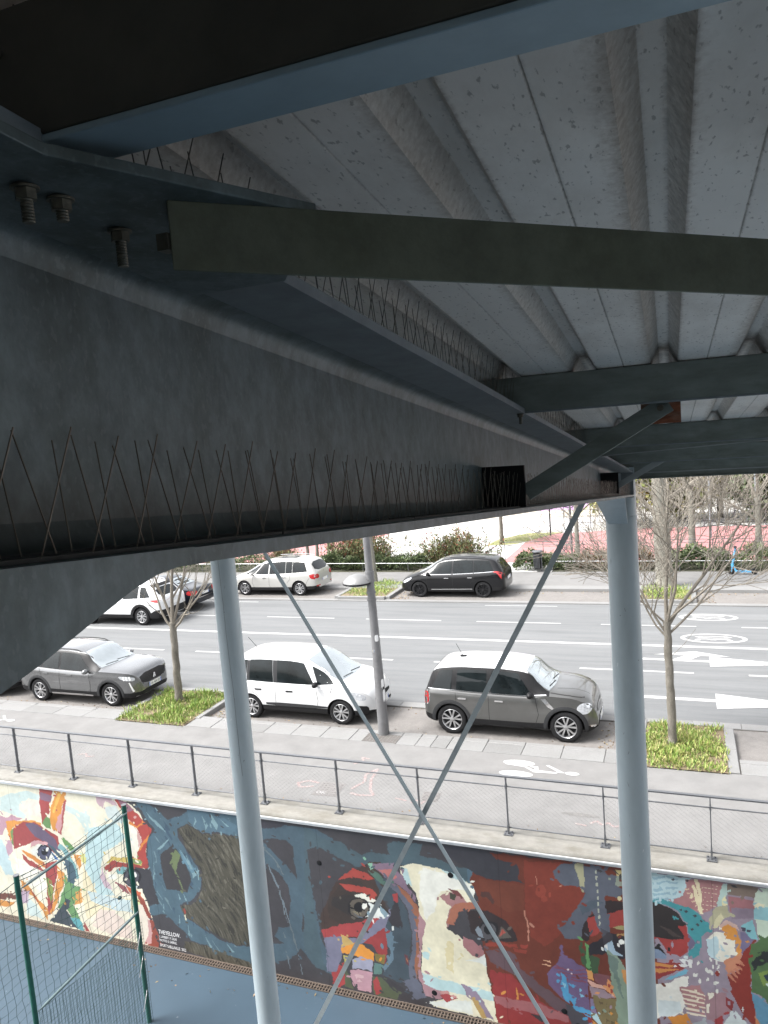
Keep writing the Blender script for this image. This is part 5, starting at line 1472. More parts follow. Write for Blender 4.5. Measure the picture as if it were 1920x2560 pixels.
net.obj('tie_wire', 'wire', cage, fix=False)
# ================================================================== vehicles
def interp(tab, x):
    xs = [p[0] for p in tab]; ys = [p[1] for p in tab]
    n = len(xs)
    if x <= xs[0]: return ys[0]
    if x >= xs[-1]: return ys[-1]
    k = max(i for i in range(n) if xs[i] <= x)
    # monotone cubic
    h = [xs[i+1]-xs[i] for i in range(n-1)]; d = [(ys[i+1]-ys[i])/h[i] for i in range(n-1)]
    m = [0]*n; m[0], m[-1] = d[0], d[-1]
    for i in range(1, n-1):
        m[i] = 0 if d[i-1]*d[i] <= 0 else 2*d[i-1]*d[i]/(d[i-1]+d[i])
    t = (x-xs[k])/h[k]
    return (2*t**3-3*t*t+1)*ys[k]+(t**3-2*t*t+t)*h[k]*m[k]+(-2*t**3+3*t*t)*ys[k+1]+(t**3-t*t)*h[k]*m[k+1]
def sm(a, b, x):
    t = min(1, max(0, (x-a)/(b-a))); return t*t*(3-2*t)
class Car:
    def __init__(s, name, label, cat, spec, loc, flip, group):
        s.sp = spec; s.t = thing(name, label, cat, (0, 0, 0), 0, group)
        s.build()
        s.t.location = loc
        if flip: s.t.rotation_euler = (0, 0, math.pi)
    def section(s, x):
        sp = s.sp
        w = interp(sp['plan'], x); zb = interp(sp['floor'], x); bt = interp(sp['belt'], x); tp = max(interp(sp['top'], x), bt+.012)
        h = bt-zb
        g = sm(.10, .42, tp-bt)
        ws = w*(.955-.0*g)
        yr = w*.80*(1-g)+interp(sp['roofw'], x)*g if g > 0 else w*.80
        yr = min(yr, ws*.97)
        zr = bt+(tp-bt)*(.62*(1-g)+.88*g)
        P = [(0, zb), (w*.6, zb), (w*.9, zb+.005), (w*.965, zb+.05), (w*.988, zb+.24*h), (w*1.0, zb+.5*h), (w*.998, zb+.68*h), (w*.985, zb+.86*h), (ws+.006*g, bt-.012), (ws-.012*g, bt+.004)]
        a = P[-1]
        for f in (.3, .62, .9):
            bow = .025*math.sin(math.pi*f)*g
            P.append((a[0]+(yr-a[0])*f+bow, a[1]+(zr-a[1])*f))
        P.append((yr-.012*g, zr+.01*g))
        P += [(yr*.86, zr+(tp-zr)*.52), (yr*.55, zr+(tp-zr)*.86), (yr*.25, zr+(tp-zr)*.98), (0, tp)]
        return P
    def build(s):
        sp = s.sp; L = sp['L']
        xs = sorted(set([0, .012, .03, .06, .1, .15, .2] + list(np.linspace(.25, L-.3, 50)) + [L-.25, L-.2, L-.15, L-.1, L-.06, L-.03, L-.012, L]))
        secs = [s.section(x) for x in xs]
        n = len(secs[0]); full = 2*n-2
        V = []
        for x, P in zip(xs, secs):
            ring_ = [(x, -y, z) for y, z in P]+[(x, y, z) for y, z in reversed(P[1:-1])]
            V += ring_
        F, MI = [], []
        r0, r1 = sp.get('roofx', (0, 0))
        for i in range(len(xs)-1):
            xm = (xs[i]+xs[i+1])/2
            for k in range(full):
                k2 = (k+1) % full
                F.append((i*full+k, i*full+k2, (i+1)*full+k2, (i+1)*full+k))
                kk = k if k < n-1 else full-1-k
                mi = 0
                if kk >= 13 and r0 < xm < r1: mi = 2
                elif 9 <= kk <= 12 and sp.get('gh') and sp['gh'][0] < xm < sp['gh'][1]: mi = 3
                elif kk <= 2: mi = 1
                elif kk == 3 and sp.get('skirt', True) : mi = 1
                MI.append(mi)
        F.append(tuple(reversed(range(full)))); MI.append(0)
        e = (len(xs)-1)*full
        F.append(tuple(e+k for k in range(full))); MI.append(0)
        me = bpy.data.meshes.new('body'); me.from_pydata(V, [], F)
        me.polygons.foreach_set('material_index', MI); me.update()
        bm = bmesh.new(); bm.from_mesh(me); bmesh.ops.recalc_face_normals(bm, faces=bm.faces); bm.to_mesh(me)
        s.bvh = BVHTree.FromBMesh(bm); bm.free()
        # wheel arches cut out of the body
        r = sp['r']
        body = put('body', me, [sp['paint'], 'trim', sp.get('roof', sp['paint']), 'black', 'tyre'], None)
        cut = MB()
        for ax in (sp['xr'], sp['xf']):
            for sd in (-1, 1):
                y0 = sd*(sp['W']/2-.30); y1 = sd*(sp['W']/2+.1)
                ra = r+sp.get('gap', .045)
                o = len(cut.v)
                prof = [(ax+ra*math.cos(R(a)), r+.0+ra*math.sin(R(a))) for a in range(-30, 211, 12)]+[(ax-ra*.86, -.3), (ax+ra*.86, -.3)]
                cut.extr([(px, y0, pz) for px, pz in prof], (0, y1-y0, 0))
        co = cut.obj('cutter', 'trim')
        co.data.materials.clear()
        for m_ in body.data.materials: co.data.materials.append(m_)
        co.data.polygons.foreach_set('material_index', [4]*len(co.data.polygons))
        md = body.modifiers.new('arch', 'BOOLEAN'); md.operation = 'DIFFERENCE'; md.object = co; md.solver = 'EXACT'
        bpy.context.view_layer.update()
        nm = bpy.data.meshes.new_from_object(body.evaluated_get(bpy.context.evaluated_depsgraph_get()))
        body.modifiers.clear()
        body.data = nm; nm.name = 'body'
        nm.polygons.foreach_set('use_smooth', [True]*len(nm.polygons)); nm.set_sharp_from_angle(angle=R(38))
        bpy.data.objects.remove(co, do_unlink=True)
        body.parent = s.t; s.body = body
        # wheels
        for ax in (sp['xr'], sp['xf']):
            for sd in (-1, 1): s.wheel(ax, sd)
    # ---- patches laid on the body
    def cast(s, d, p):
        if d == 'side': o, v = Vector((p[0], -3, p[1])), Vector((0, 1, 0))
        elif d == 'rear': o, v = Vector((-3, p[0], p[1])), Vector((1, 0, 0))
        elif d == 'front': o, v = Vector((9, p[0], p[1])), Vector((-1, 0, 0))
        else: o, v = Vector((p[0], p[1], 5)), Vector((0, 0, -1))
        h = s.bvh.ray_cast(o, v)
        if h[0] is None:
            h = s.bvh.find_nearest(o+v*(3 if d == 'side' else 4))
            if h[0] is None: return None
        nrm = h[1]
        if nrm.dot(v) > 0: nrm = -nrm
        return h[0], nrm
    def patch(s, name, d, poly, mat, off=.004, both=False, rnd=1, parent=None, grid=.09, thick=.0, **props):
        if rnd: poly = chaikin(poly, rnd)
        bm = bmesh.new()
        vs = [bm.verts.new((a, b, 0)) for a, b in poly]
        f = bm.faces.new(vs)
        bmesh.ops.triangulate(bm, faces=[f])
        a0, a1 = min(p[0] for p in poly), max(p[0] for p in poly); b0, b1 = min(p[1] for p in poly), max(p[1] for p in poly)
        for lo, hi, ax in ((a0, a1, 0), (b0, b1, 1)):
            k = lo+grid
            while k < hi-.01:
                co = Vector((k, 0, 0)) if ax == 0 else Vector((0, k, 0))
                no = Vector((1, 0, 0)) if ax == 0 else Vector((0, 1, 0))
                bmesh.ops.bisect_plane(bm, geom=bm.verts[:]+bm.edges[:]+bm.faces[:], plane_co=co, plane_no=no)
                k += grid
        for v in bm.verts:
            h = s.cast(d, (v.co.x, v.co.y))
            v.co = h[0]+h[1]*off
        if thick:
            bmesh.ops.solidify(bm, geom=bm.faces[:], thickness=thick)
        bmesh.ops.recalc_face_normals(bm, faces=bm.faces)
        me = bpy.data.meshes.new(name); bm.to_mesh(me); bm.free()
        # make sure it faces outward
        if not thick and len(me.polygons):
            c = sum((p.normal*p.area for p in me.polygons), Vector())
            want = {'side': Vector((0, -1, 0)), 'rear': Vector((-1, 0, 0)), 'front': Vector((1, 0, 0)), 'top': Vector((0, 0, 1))}[d]
            if c.dot(want) < 0: me.flip_normals()
        o = put(name, me, mat, parent or s.t, smooth=40, **props)
        if both:
            m2 = me.copy()
            for v in m2.vertices: v.co.y *= -1
            m2.flip_normals()
            o2 = bpy.data.objects.new(name, m2); COL.objects.link(o2); o2.parent = parent or s.t
        return o
    def strip(s, name, d, pts, w, mat, off=.002, both=False, parent=None):
        mb = MB(); vs = []
        dense = []
        for i in range(len(pts)-1):
            n = max(2, int(math.dist(pts[i], pts[i+1])/.06))
            for k in range(n): dense.append((pts[i][0]+(pts[i+1][0]-pts[i][0])*k/n, pts[i][1]+(pts[i+1][1]-pts[i][1])*k/n))
        dense.append(pts[-1])
        for i, p in enumerate(dense):
            a, b = dense[max(0, i-1)], dense[min(len(dense)-1, i+1)]
            t = Vector((b[0]-a[0], b[1]-a[1])).normalized(); nn = Vector((-t.y, t.x))*w/2
            for sg in (-1, 1):
                h = s.cast(d, (p[0]+nn.x*sg, p[1]+nn.y*sg)); vs.append(tuple(h[0]+h[1]*off))
        mb.add(vs, [(2*i, 2*i+1, 2*i+3, 2*i+2) for i in range(len(dense)-1)])
        o = mb.obj(name, mat, parent or s.t, smooth=60)
        if both:
            m2 = o.data.copy()
            for v in m2.vertices: v.co.y *= -1
            m2.flip_normals()
            o2 = bpy.data.objects.new(name, m2); COL.objects.link(o2); o2.parent = parent or s.t
        return o
    def wheel(s, ax, sd):
        sp = s.sp; r = sp['r']
        yo = sd*(sp['W']/2-.035); w = .2
        e = bpy.data.objects.new('wheel', None); COL.objects.link(e); e.parent = s.t
        e.location = (ax, yo, r)
        i = -sd
        rr = r*sp.get('rimk', .67)
        MB().lathe([(rr*.98, i*.02), (rr*1.0, i*.006), (r*.80, 0), (r*.93, i*.004), (r*.98, i*.02), (r, i*.05), (r, i*.15), (r*.96, i*.19), (rr, i*.2)], (0, 0, 0), 'Y', 40).obj('tyre', 'tyre', e, smooth=40)
        rim = MB().lathe([(rr*1.0, i*.012), (rr*.965, i*.006), (rr*.93, i*.014), (rr*.90, i*.05), (rr*.88, i*.12)], (0, 0, 0), 'Y', 40).obj('rim', sp.get('rimmat', 'rim'), e, smooth=40)
        MB().lathe([(rr*.9, i*.085), (.0001, i*.085)], (0, 0, 0), 'Y', 28).obj('brake_backing', 'rim_dark', e)
        sk = MB()
        n, style = sp.get('spokes', (5, 2))
        for k in range(n):
            a0 = 2*math.pi*k/n+.3
            for q in range(style):
                da = (q-(style-1)/2)*(2*math.pi/n)*.36
                aa, ab = a0+da*.55, a0+da*1.15
                wi, wo = .026, sp.get('spw', .03)
                ri, ro = rr*.16, rr*.945
                pts = []
                for (rad, ang, hw, dep) in ((ri, aa, wi/2, .03), (ro, ab, wo/2, .012)):
                    c, s_ = math.cos(ang), math.sin(ang)
                    for sg in (-1, 1): pts.append((rad*c-sg*hw*s_, i*dep, rad*s_+sg*hw*c))
                q4 = pts+[(p[0], p[1]+i*.03, p[2]) for p in pts]
                sk.add(q4, [(0, 1, 3, 2), (4, 6, 7, 5), (0, 2, 6, 4), (1, 5, 7, 3), (2, 3, 7, 6), (0, 4, 5, 1)])
        sk.lathe([(rr*.23, i*.05), (rr*.22, i*.02), (rr*.12, i*.014), (.0001, i*.014)], (0, 0, 0), 'Y', 16)
        sk.obj('spoke', sp.get('rimmat', 'rim'), e, smooth=30)
    def extras(s, wins, doors, handles, head, tail, wind, rearw, mirror_x, mirror_z, handle_mat='chrome', plate_front=None, grille=None, plate_rear=True, frame=None, arch=None, sill=None, mirror_mat=None):
        sp = s.sp
        for w in wins:
            xb0, xb1, xt1, xt0 = w
            def zlo(x): return interp(sp['belt'], x)+.028
            def zhi(x):
                P = s.section(x); return P[13][1]-.05
            poly = []
            for k in range(5): x = xb0+(xb1-xb0)*k/4; poly.append((x, zlo(x)))
            for k in range(5): x = xt1+(xt0-xt1)*k/4; poly.append((x, max(zhi(x), zlo(x)+.02)))
            s.patch('window', 'side', poly, 'glass', .005, True, 0)
            if frame:
                s.strip('window_trim', 'side', [(poly[0][0], poly[0][1]-.012)]+[(p[0], p[1]-.012) for p in poly[1:5]], .018, frame, .006, True)
        for d in doors: s.strip('door_seam', 'side', d, .011, 'seam', .0025, True)
        for hx, hz in handles:
            for sd in (-1, 1):
                h = s.cast('side', (hx, hz)); y = h[0].y*(-sd)
                mb = MB().box(hx-.095, hx+.095, y-.018*1, y+.018, hz-.016, hz+.016)
                o = mb.obj('door_handle', handle_mat, s.t)
        s.patch('headlight', 'side', head, 'headlamp', .004, True, 1)
        s.patch('tail_light', 'side', tail, 'redlamp', .006, True, 1)
        x0, x1 = wind     # base, top
        w0, w1 = interp(sp['plan'], x0)*.80, interp(sp['roofw'], x1)*.90
        xm = (x0+x1)/2; wm = (w0+w1)/2*1.01
        s.patch('windscreen', 'top', [(x0, -w0*.96), (x0+.07, -w0*.5), (x0+.09, 0), (x0+.07, w0*.5), (x0, w0*.96), (xm, wm), (x1, w1*.97), (x1+.02, 0), (x1, -w1*.97), (xm, -wm)], 'screen', .005, False, 0, grid=.08)
        for sg in (-.62, .05):
            s.strip('wiper', 'top', [(x0+.045, w0*sg+.55*w0), (x0-.02, w0*sg-.05)], .022, 'trim', .012)
        zr0, zr1, wr0, wr1 = rearw
        s.patch('rear_window', 'rear', [(-wr0, zr0), (wr0, zr0), (wr1, zr1), (-wr1, zr1)], 'glass', .006, False, 1, grid=.08)
        for sd in (-1, 1):
            h = s.cast('side', (mirror_x, mirror_z)); y0 = abs(h[0].y)
            mb = MB()
            c = Vector((mirror_x, sd*(y0+.12), mirror_z+.04))
            mb.lathe([(.0, -.085), (.062, -.075), (.085, -.03), (.085, .03), (.06, .09), (.0, .105)], (0, 0, 0), 'Y', 14)
            mb.v = [(c.x+v[0]*.85, c.y+sd*v[1], c.z+v[2]*.82) for v in mb.v]
            m = mb.obj('mirror', mirror_mat or sp['paint'], s.t, smooth=60)
            MB().bar((mirror_x, sd*(y0-.01), mirror_z), (mirror_x, sd*(y0+.07), mirror_z+.03), .03, .04).obj('mirror_arm', 'trim', m)
        if grille:
            for (nm, poly, mt) in grille: s.patch(nm, 'front', poly, mt, .006, False, 1, grid=.08)
        def plate(d, z, txt):
            h = s.cast(d, (0, z)); sx = 1 if d == 'front' else -1
            x = h[0].x+sx*.012
            p = MB().box(min(x, x+sx*.012), max(x, x+sx*.012), -.26, .26, z-.057, z+.057).obj('number_plate', 'plate', s.t)
            xx = x+sx*.0135
            for a, b in ((-.258, -.222), (.222, .258)): MB().add([(xx, a, z-.055), (xx, b, z-.055), (xx, b, z+.055), (xx, a, z+.055)], [(0, 1, 2, 3)]).obj('blue_band', 'plateblue', p)
            if txt:
                me = text_mesh(txt, .1)
                w = max(v.co.x for v in me.vertices)
                for v in me.vertices:
                    px, py = (v.co.x-w/2)*min(1, .4/w), v.co.y
                    v.co = (xx+sx*.001, px*sx, z-.037+py)
                put('lettering', me, 'ink', p)
        if plate_front: plate('front', *plate_front)
        if plate_rear: plate('rear', *(plate_rear if isinstance(plate_rear, tuple) else (.62, '')))
        if arch:
            r = sp['r']+sp.get('gap', .045)
            for ax in (sp['xr'], sp['xf']):
                mb = MB(); vs = []
                for a in range(-14, 195, 8):
                    for k, rad in enumerate((r+.001, r+arch*.5, r+arch)):
                        x, z = ax+rad*math.cos(R(a)), sp['r']+rad*math.sin(R(a))
                        h = s.cast('side', (x, max(z, .2))); vs.append(tuple(h[0]+h[1]*(.006 if k != 1 else .014)))
                nn = len(vs)//3
                mb.add(vs, [(3*i+k, 3*i+k+1, 3*i+k+4, 3*i+k+3) for i in range(nn-1) for k in (0, 1)])
                o = mb.obj('wheel_arch_trim', sp.get('clad', 'cladding'), s.t, smooth=50)
                m2 = o.data.copy()
                for v in m2.vertices: v.co.y *= -1
                m2.flip_normals()
                o2 = bpy.data.objects.new('wheel_arch_trim', m2); COL.objects.link(o2); o2.parent = s.t
        if sill:
            s.patch('sill_trim', 'side', sill[0], sill[1], .012, True, 1)
def floor_tab(L, xr, xf, lo=.2): return [(0, .34), (.25, .26), (xr+.4, lo), (xf-.4, lo), (L-.25, .22), (L, .30)]
def plan_tab(L, W, nose=.55, tail=.62):
    w = W/2
    return [(0, w*tail+.06), (.03, w*.83), (.1, w*.915), (.3, w*.965), (.8, w*.99), (1.4, w), (L-1.5, w), (L-.8, w*.985), (L-.4, w*.93), (L-.2, w*.85), (L-.08, w*.74), (L-.02, w*.64), (L, w*nose)]
NEARY = 16.12
# ---- grey crossover, left of the left tree
sp = dict(L=4.30, W=1.77, r=.335, xr=.83, xf=3.435, paint='p_grey', gh=(.45, 3.06), spokes=(5, 2), rimk=.69, spw=.035,
          plan=plan_tab(4.30, 1.77), floor=floor_tab(4.3, .83, 3.435, .24),
          top=[(0, .62), (.015, .80), (.05, .95), (.14, 1.06), (.3, 1.18), (.6, 1.42), (.85, 1.50), (1.4, 1.545), (1.9, 1.54), (2.35, 1.49), (2.5, 1.455), (3.08, 1.085), (3.2, 1.05), (3.6, 1.03), (3.95, 1.0), (4.12, .965), (4.22, .90), (4.275, .74), (4.3, .55)],
          belt=[(0, .6), (.02, .76), (.07, .93), (.3, 1.03), (.8, 1.02), (1.6, .985), (2.6, .96), (3.1, .985), (3.6, .975), (4.0, .94), (4.18, .87), (4.27, .68), (4.3, .5)],
          roofw=[(.3, .60), (.9, .60), (1.6, .62), (2.4, .60), (3.1, .55)])
c = Car('crossover_car', 'grey crossover parked left of the left-hand tree, front turned to the right', 'car', sp, (-17.73-.83, NEARY+.885, 0), False, 'cars parked along the near kerb')
c.extras([(.62, .98, 1.0, .78), (1.02, 1.62, 1.58, 1.04), (1.70, 2.78, 2.28, 1.66)], [[(1.66, .99), (1.66, .5), (1.62, .3)], [(2.72, .97), (2.78, .6), (2.72, .3)], [(.9, 1.0), (1.0, .72), (1.12, .5)], [(1.2, .3), (2.72, .29)], [(.95, 1.05), (1.6, 1.005)]],
         [(1.15, .87), (2.02, .855)], [(3.74, .88), (3.98, .87), (4.19, .82), (4.19, .73), (3.97, .75), (3.82, .80)], [(.03, .84), (.3, .93), (.28, .82), (.05, .76)],
         (3.08, 2.42), (1.08, 1.40, .56, .50), 2.72, .97, 'p_grey', (.50, 'GK 409 SD'),
         [('grille', [(-.56, .86), (.56, .86), (.50, .58), (-.50, .58)], 'rim_dark'), ('lower_grille', [(-.6, .42), (.6, .42), (.56, .31), (-.56, .31)], 'trim'), ('bumper_strip', [(-.68, .30), (.68, .30), (.64, .255), (-.64, .255)], 'rim')],
         (.72, ''), arch=.075, sill=([(1.3, .33), (2.85, .33), (2.8, .27), (1.3, .27)], 'rim'), mirror_mat='p_grey')
c.patch('running_light', 'side', [(4.05, .70), (4.08, .70), (4.17, .44), (4.13, .42)], 'white', .008, True, 0)
for k in range(3): c.patch('running_light', 'side', [(3.88+k*.08, .86), (3.92+k*.08, .86), (3.95+k*.08, .76), (3.91+k*.08, .76)], 'white', .008, True, 0)
h = c.cast('front', (0, .68))
g = MB()
for i in range(9):
    for j in range(5):
        y = -.45+i*.11+(.055 if j % 2 else 0); z = .60+j*.05
        if abs(y) > .48: continue
        hh = c.cast('front', (y, z)); p = hh[0]+Vector((.012, 0, 0))
        g.add([(p.x, y-.03, z), (p.x, y, z-.014), (p.x, y+.03, z), (p.x, y, z+.014), (p.x+.01, y, z)], [(0, 1, 4), (1, 2, 4), (2, 3, 4), (3, 0, 4)])
g.obj('grille_bar', 'cladding', c.t)
q = [(-.05, -.06), (-.01, -.07), (.0, -.02), (.04, -.06), (.06, -.03), (.03, .02), (.05, .06), (.0, .08), (-.05, .06), (-.02, .03), (-.06, .0)]
MB().extr([(h[0].x+.022, y, .69+z) for y, z in q], (.008, 0, 0)).obj('badge', 'chrome', c.t)
for sd in (-1, 1):
    pts = []
    for k in range(9):
        x = .75+k*.2; P = c.section(x)[13]; pts.append((x, sd*(P[0]-.03), P[1]+(.045 if 0 < k < 8 else .0)))
    MB().tube(pts, .014, 6).obj('roof_rail', 'trim', c.t, smooth=60)
# ---- black car almost wholly hidden further left
sp2 = dict(sp, paint='p_black'); sp2['plan'] = plan_tab(4.3, 1.77)
c = Car('black_car', 'black parked car at the far left, only its front corner showing behind the grey crossover', 'car', sp2, (-18.86-4.3, NEARY+.885, 0), False, 'cars parked along the near kerb')
c.extras([(1.02, 1.62, 1.58, 1.04), (1.70, 2.78, 2.28, 1.66)], [[(1.66, .99), (1.66, .5)]], [(1.15, .87), (2.02, .855)], [(3.72, .83), (3.98, .80), (4.18, .74), (4.17, .68), (3.95, .70), (3.8, .75)], [(.03, .84), (.3, .93), (.28, .82), (.05, .76)],
         (3.08, 2.42), (1.08, 1.40, .56, .50), 2.72, .97, 'p_black', (.50, ''), [('grille', [(-.5, .80), (.5, .80), (.46, .56), (-.46, .56)], 'rim_dark'), ('bumper_strip', [(-.80, .45), (.80, .45), (.80, .41), (-.80, .41)], 'chrome')])
# ---- white compact people carrier
sp = dict(L=4.08, W=1.74, r=.315, xr=.72, xf=3.26, paint='p_white', spokes=(5, 2), rimk=.68, spw=.04,
          plan=plan_tab(4.08, 1.74), floor=floor_tab(4.08, .72, 3.26, .22),
          top=[(0, .55), (.015, .78), (.05, 1.02), (.12, 1.24), (.22, 1.47), (.34, 1.57), (.7, 1.635), (1.2, 1.66), (1.8, 1.655), (2.25, 1.60), (2.42, 1.555), (3.28, 1.09), (3.4, 1.05), (3.7, .97), (3.9, .87), (4.0, .76), (4.06, .60), (4.08, .46)],
          belt=[(0, .53), (.02, .75), (.06, .93), (.3, .985), (1.2, .965), (2.4, .95), (3.3, .985), (3.6, .92), (3.9, .78), (4.03, .62), (4.08, .43)],
          roofw=[(.2, .66), (.7, .68), (1.6, .69), (2.4, .66), (3.3, .58)])
c = Car('compact_van', 'white compact people carrier parked between the left-hand column and the lamp post', 'car', sp, (-10.556-.72, NEARY+.87, 0), False, 'cars parked along the near kerb')
c.extras([(.28, .62, .66, .40), (.72, 1.42, 1.40, .74), (1.54, 2.58, 2.28, 1.54), (2.68, 3.12, 2.92, 2.50)], [[(1.48, .96), (1.48, .5), (1.42, .3)], [(2.62, .97), (2.68, .6), (2.62, .32)], [(.7, .95), (.82, .72), (1.0, .6)], [(1.1, .31), (2.62, .32)], [(3.1, 1.0), (3.02, .8)]],
         [(.98, .80), (1.88, .79)], [(3.55, .86), (3.78, .80), (3.92, .72), (3.90, .62), (3.72, .64), (3.6, .74)], [(.03, .62), (.16, .66), (.16, .98), (.05, .96)],
         (3.26, 2.36), (1.06, 1.5, .6, .58), 2.66, .98, 'trim', (.42, ''),
         [('grille', [(-.48, .62), (.48, .62), (.44, .52), (-.44, .52)], 'trim'), ('lower_grille', [(-.5, .40), (.5, .40), (.48, .29), (-.48, .29)], 'trim')],
         (.75, ''), sill=([(1.18, .49), (2.92, .475), (2.94, .40), (1.2, .40)], 'cladding'), mirror_mat='trim')
c.patch('pillar_panel', 'side', [(.64, 1.0), (.72, 1.0), (.74, 1.5), (.66, 1.5)], 'cladding', .0045, True, 0)
c.patch('pillar_panel', 'side', [(1.43, .985), (1.54, .985), (1.54, 1.53), (1.41, 1.53)], 'cladding', .0045, True, 0)
c.patch('fog_lamp_panel', 'side', [(3.66, .52), (3.82, .50), (3.95, .48), (3.97, .30), (3.80, .30), (3.70, .40)], 'trim', .006, True, 1)
MB().tube([(.62, -.1, 1.64), (.35, -.1, 1.93)], .006, 6).obj('aerial', 'trim', c.t)
# ---- olive grey hatchback with white roof
sp = dict(L=3.96, W=1.79, r=.35, xr=.70, xf=3.295, paint='p_brown', roof='p_white', roofx=(.26, 2.48), gh=(.1, 2.95), spokes=(5, 2), rimk=.70, spw=.04, clad='cladding',
          plan=plan_tab(3.96, 1.79, .62), floor=floor_tab(3.96, .70, 3.295, .24),
          top=[(0, .55), (.015, .76), (.05, .98), (.11, 1.13), (.2, 1.34), (.3, 1.45), (.5, 1.505), (1.1, 1.56), (1.7, 1.56), (2.2, 1.525), (2.45, 1.475), (2.93, 1.115), (3.02, 1.085), (3.4, 1.06), (3.72, 1.0), (3.92, .92), (4.02, .80), (4.075, .62), (4.10, .45)],
          belt=[(0, .53), (.02, .73), (.07, .97), (.3, 1.01), (1.2, .98), (2.4, .96), (2.95, .995), (3.4, .97), (3.75, .88), (3.98, .74), (4.06, .58), (4.10, .42)],
          roofw=[(.2, .62), (.6, .64), (1.5, .655), (2.4, .63), (3, .58)])
for kk in ('top', 'belt'): sp[kk] = [(x if x < 3.4 else 3.4+(x-3.4)*.8, z*1.035) for x, z in sp[kk]]
c = Car('hatchback_car', 'olive grey hatchback with white roof parked between the lamp post and the right-hand column', 'car', sp, (-5.177-.70, NEARY+.895, 0), False, 'cars parked along the near kerb')
c.extras([(.25, .72, .74, .42), (.84, 1.55, 1.55, .86), (1.66, 2.58, 2.26, 1.66)], [[(1.60, .97), (1.60, .5), (1.6, .33)], [(2.66, .97), (2.72, .62), (2.62, .33)], [(.82, 1.0), (.84, .78), (1.05, .62)], [(1.15, .32), (2.62, .32)], [(2.98, 1.08), (3.4, 1.04), (3.7, .98)]],
         [(.98, .88), (1.84, .87)], ell(3.70, .775, .155, .12, 14), [(.03, .70), (.17, .72), (.17, .99), (.06, .98)],
         (2.95, 2.44), (1.17, 1.47, .56, .54), 2.56, 1.03, 'chrome', (.40, ''),
         [('grille', [(-.42, .72), (.42, .72), (.38, .56), (-.38, .56)], 'rim_dark'), ('lower_grille', [(-.5, .36), (.5, .36), (.46, .28), (-.46, .28)], 'trim')],
         (.66, ''), arch=.085, sill=([(1.02, .31), (2.98, .31), (2.95, .24), (1.02, .24)], 'cladding'), mirror_mat='black')
c.patch('tail_light_surround', 'side', [(.02, .67), (.19, .69), (.19, 1.02), (.04, 1.01)], 'chrome', .004, True, 1)
for k in range(4): c.patch('grille_bar', 'front', [(-.38, .585+k*.035), (.38, .585+k*.035), (.38, .6+k*.035), (-.38, .6+k*.035)], 'chrome', .012, False, 0)
c.patch('side_scuttle', 'side', [(2.78, .97), (2.88, .98), (3.06, .78), (3.02, .75), (2.92, .81)], 'chrome', .006, True, 0)
c.strip('waist_trim', 'side', [(.16, 1.06), (.8, 1.053), (1.6, 1.033), (2.4, 1.022), (2.9, 1.05)], .014, 'chrome', .004, True)
for yy in (-.32, .32): c.strip('bonnet_crease', 'top', [(3.1, yy*1.5), (3.5, yy*1.2), (3.9, yy)], .012, 'seam', .002)
MB().tube([(.82, .0, 1.61), (.66, .0, 1.91)], .005, 6).obj('aerial', 'trim', c.t)
MB().box(.76, .9, -.04, .04, 1.6, 1.63).obj('aerial_foot', 'trim', c.t)
for sd in (-1, 1):
    MB().lathe([(.0, -.02), (.04, -.02), (.05, 0), (.04, .02), (.0, .02)], (3.88, sd*.6, .36), 'X', 14).obj('fog_lamp', 'headlamp', c.t)
c.patch('bumper_chrome', 'side', [(3.80, .40), (3.92, .38), (3.92, .34), (3.82, .35)], 'chrome', .006, True, 0)
# ---- far side: black people carrier, pearl people carrier (noses to the left)
def mpv(name, label, paint, L, W, H, xr, xf, x_front_wheel, rimmat, dark, group):
    k = H/1.64
    sp = dict(L=L, W=W, r=.335, xr=xr, xf=xf, paint=paint, rimmat=rimmat, spokes=(5, 2), rimk=.70, spw=.045,
              plan=plan_tab(L, W), floor=floor_tab(L, xr, xf, .22),
              top=[(0, .58), (.02, .8), (.06, 1.02*k), (.18, 1.22*k), (.42, 1.5*k), (.62, 1.575*k), (1.1, 1.625*k), (1.8, 1.64*k), (2.4, 1.60*k), (2.72, 1.53*k), (L-.9, 1.06*k), (L-.75, 1.01*k), (L-.45, .92*k), (L-.22, .80), (L-.08, .66), (L-.02, .54), (L, .45)],
              belt=[(0, .56), (.02, .76), (.07, .95*k), (.35, 1.06*k), (1.0, 1.02*k), (2.4, .955*k), (L-1.0, .94*k), (L-.6, .86*k), (L-.25, .72), (L-.06, .55), (L, .42)],
              roofw=[(.2, .60), (.8, .64), (1.6, .66), (2.6, .63), (3.6, .56)])
    c = Car(name, label, 'car', sp, (x_front_wheel+xf, 29.41+W/2, .02), True, group)
    return c, sp, k
c, sp, k = mpv('people_carrier', 'black people carrier parked across the road in front of the tall bush', 'p_black', 4.53, 1.84, 1.64, .9, 3.627, -10.46, 'rim_dark', True, 'cars parked along the far kerb')
c.extras([(.42, 1.25, 1.25, .62), (1.28, 2.14, 2.12, 1.28), (2.2, 3.4, 2.74, 2.18)], [[(2.16, .96), (2.16, .5), (2.1, .3)], [(3.25, .93), (3.3, .6), (3.2, .32)], [(1.26, 1.0), (1.28, .75), (1.42, .6)]],
         [(1.42, .84), (2.42, .82)], [(3.9, .86), (4.2, .76), (4.38, .64), (4.34, .58), (4.1, .68)], [(.02, .80), (.14, .78), (.28, 1.02), (.52, 1.07), (.3, 1.1), (.06, 1.0)],
         (3.62, 2.66), (1.12, 1.46, .6, .54), 3.2, .97, 'chrome', (.45, ''), [('grille', [(-.5, .42), (.5, .42), (.45, .28), (-.45, .28)], 'trim')], (.72, ''), frame='chrome')
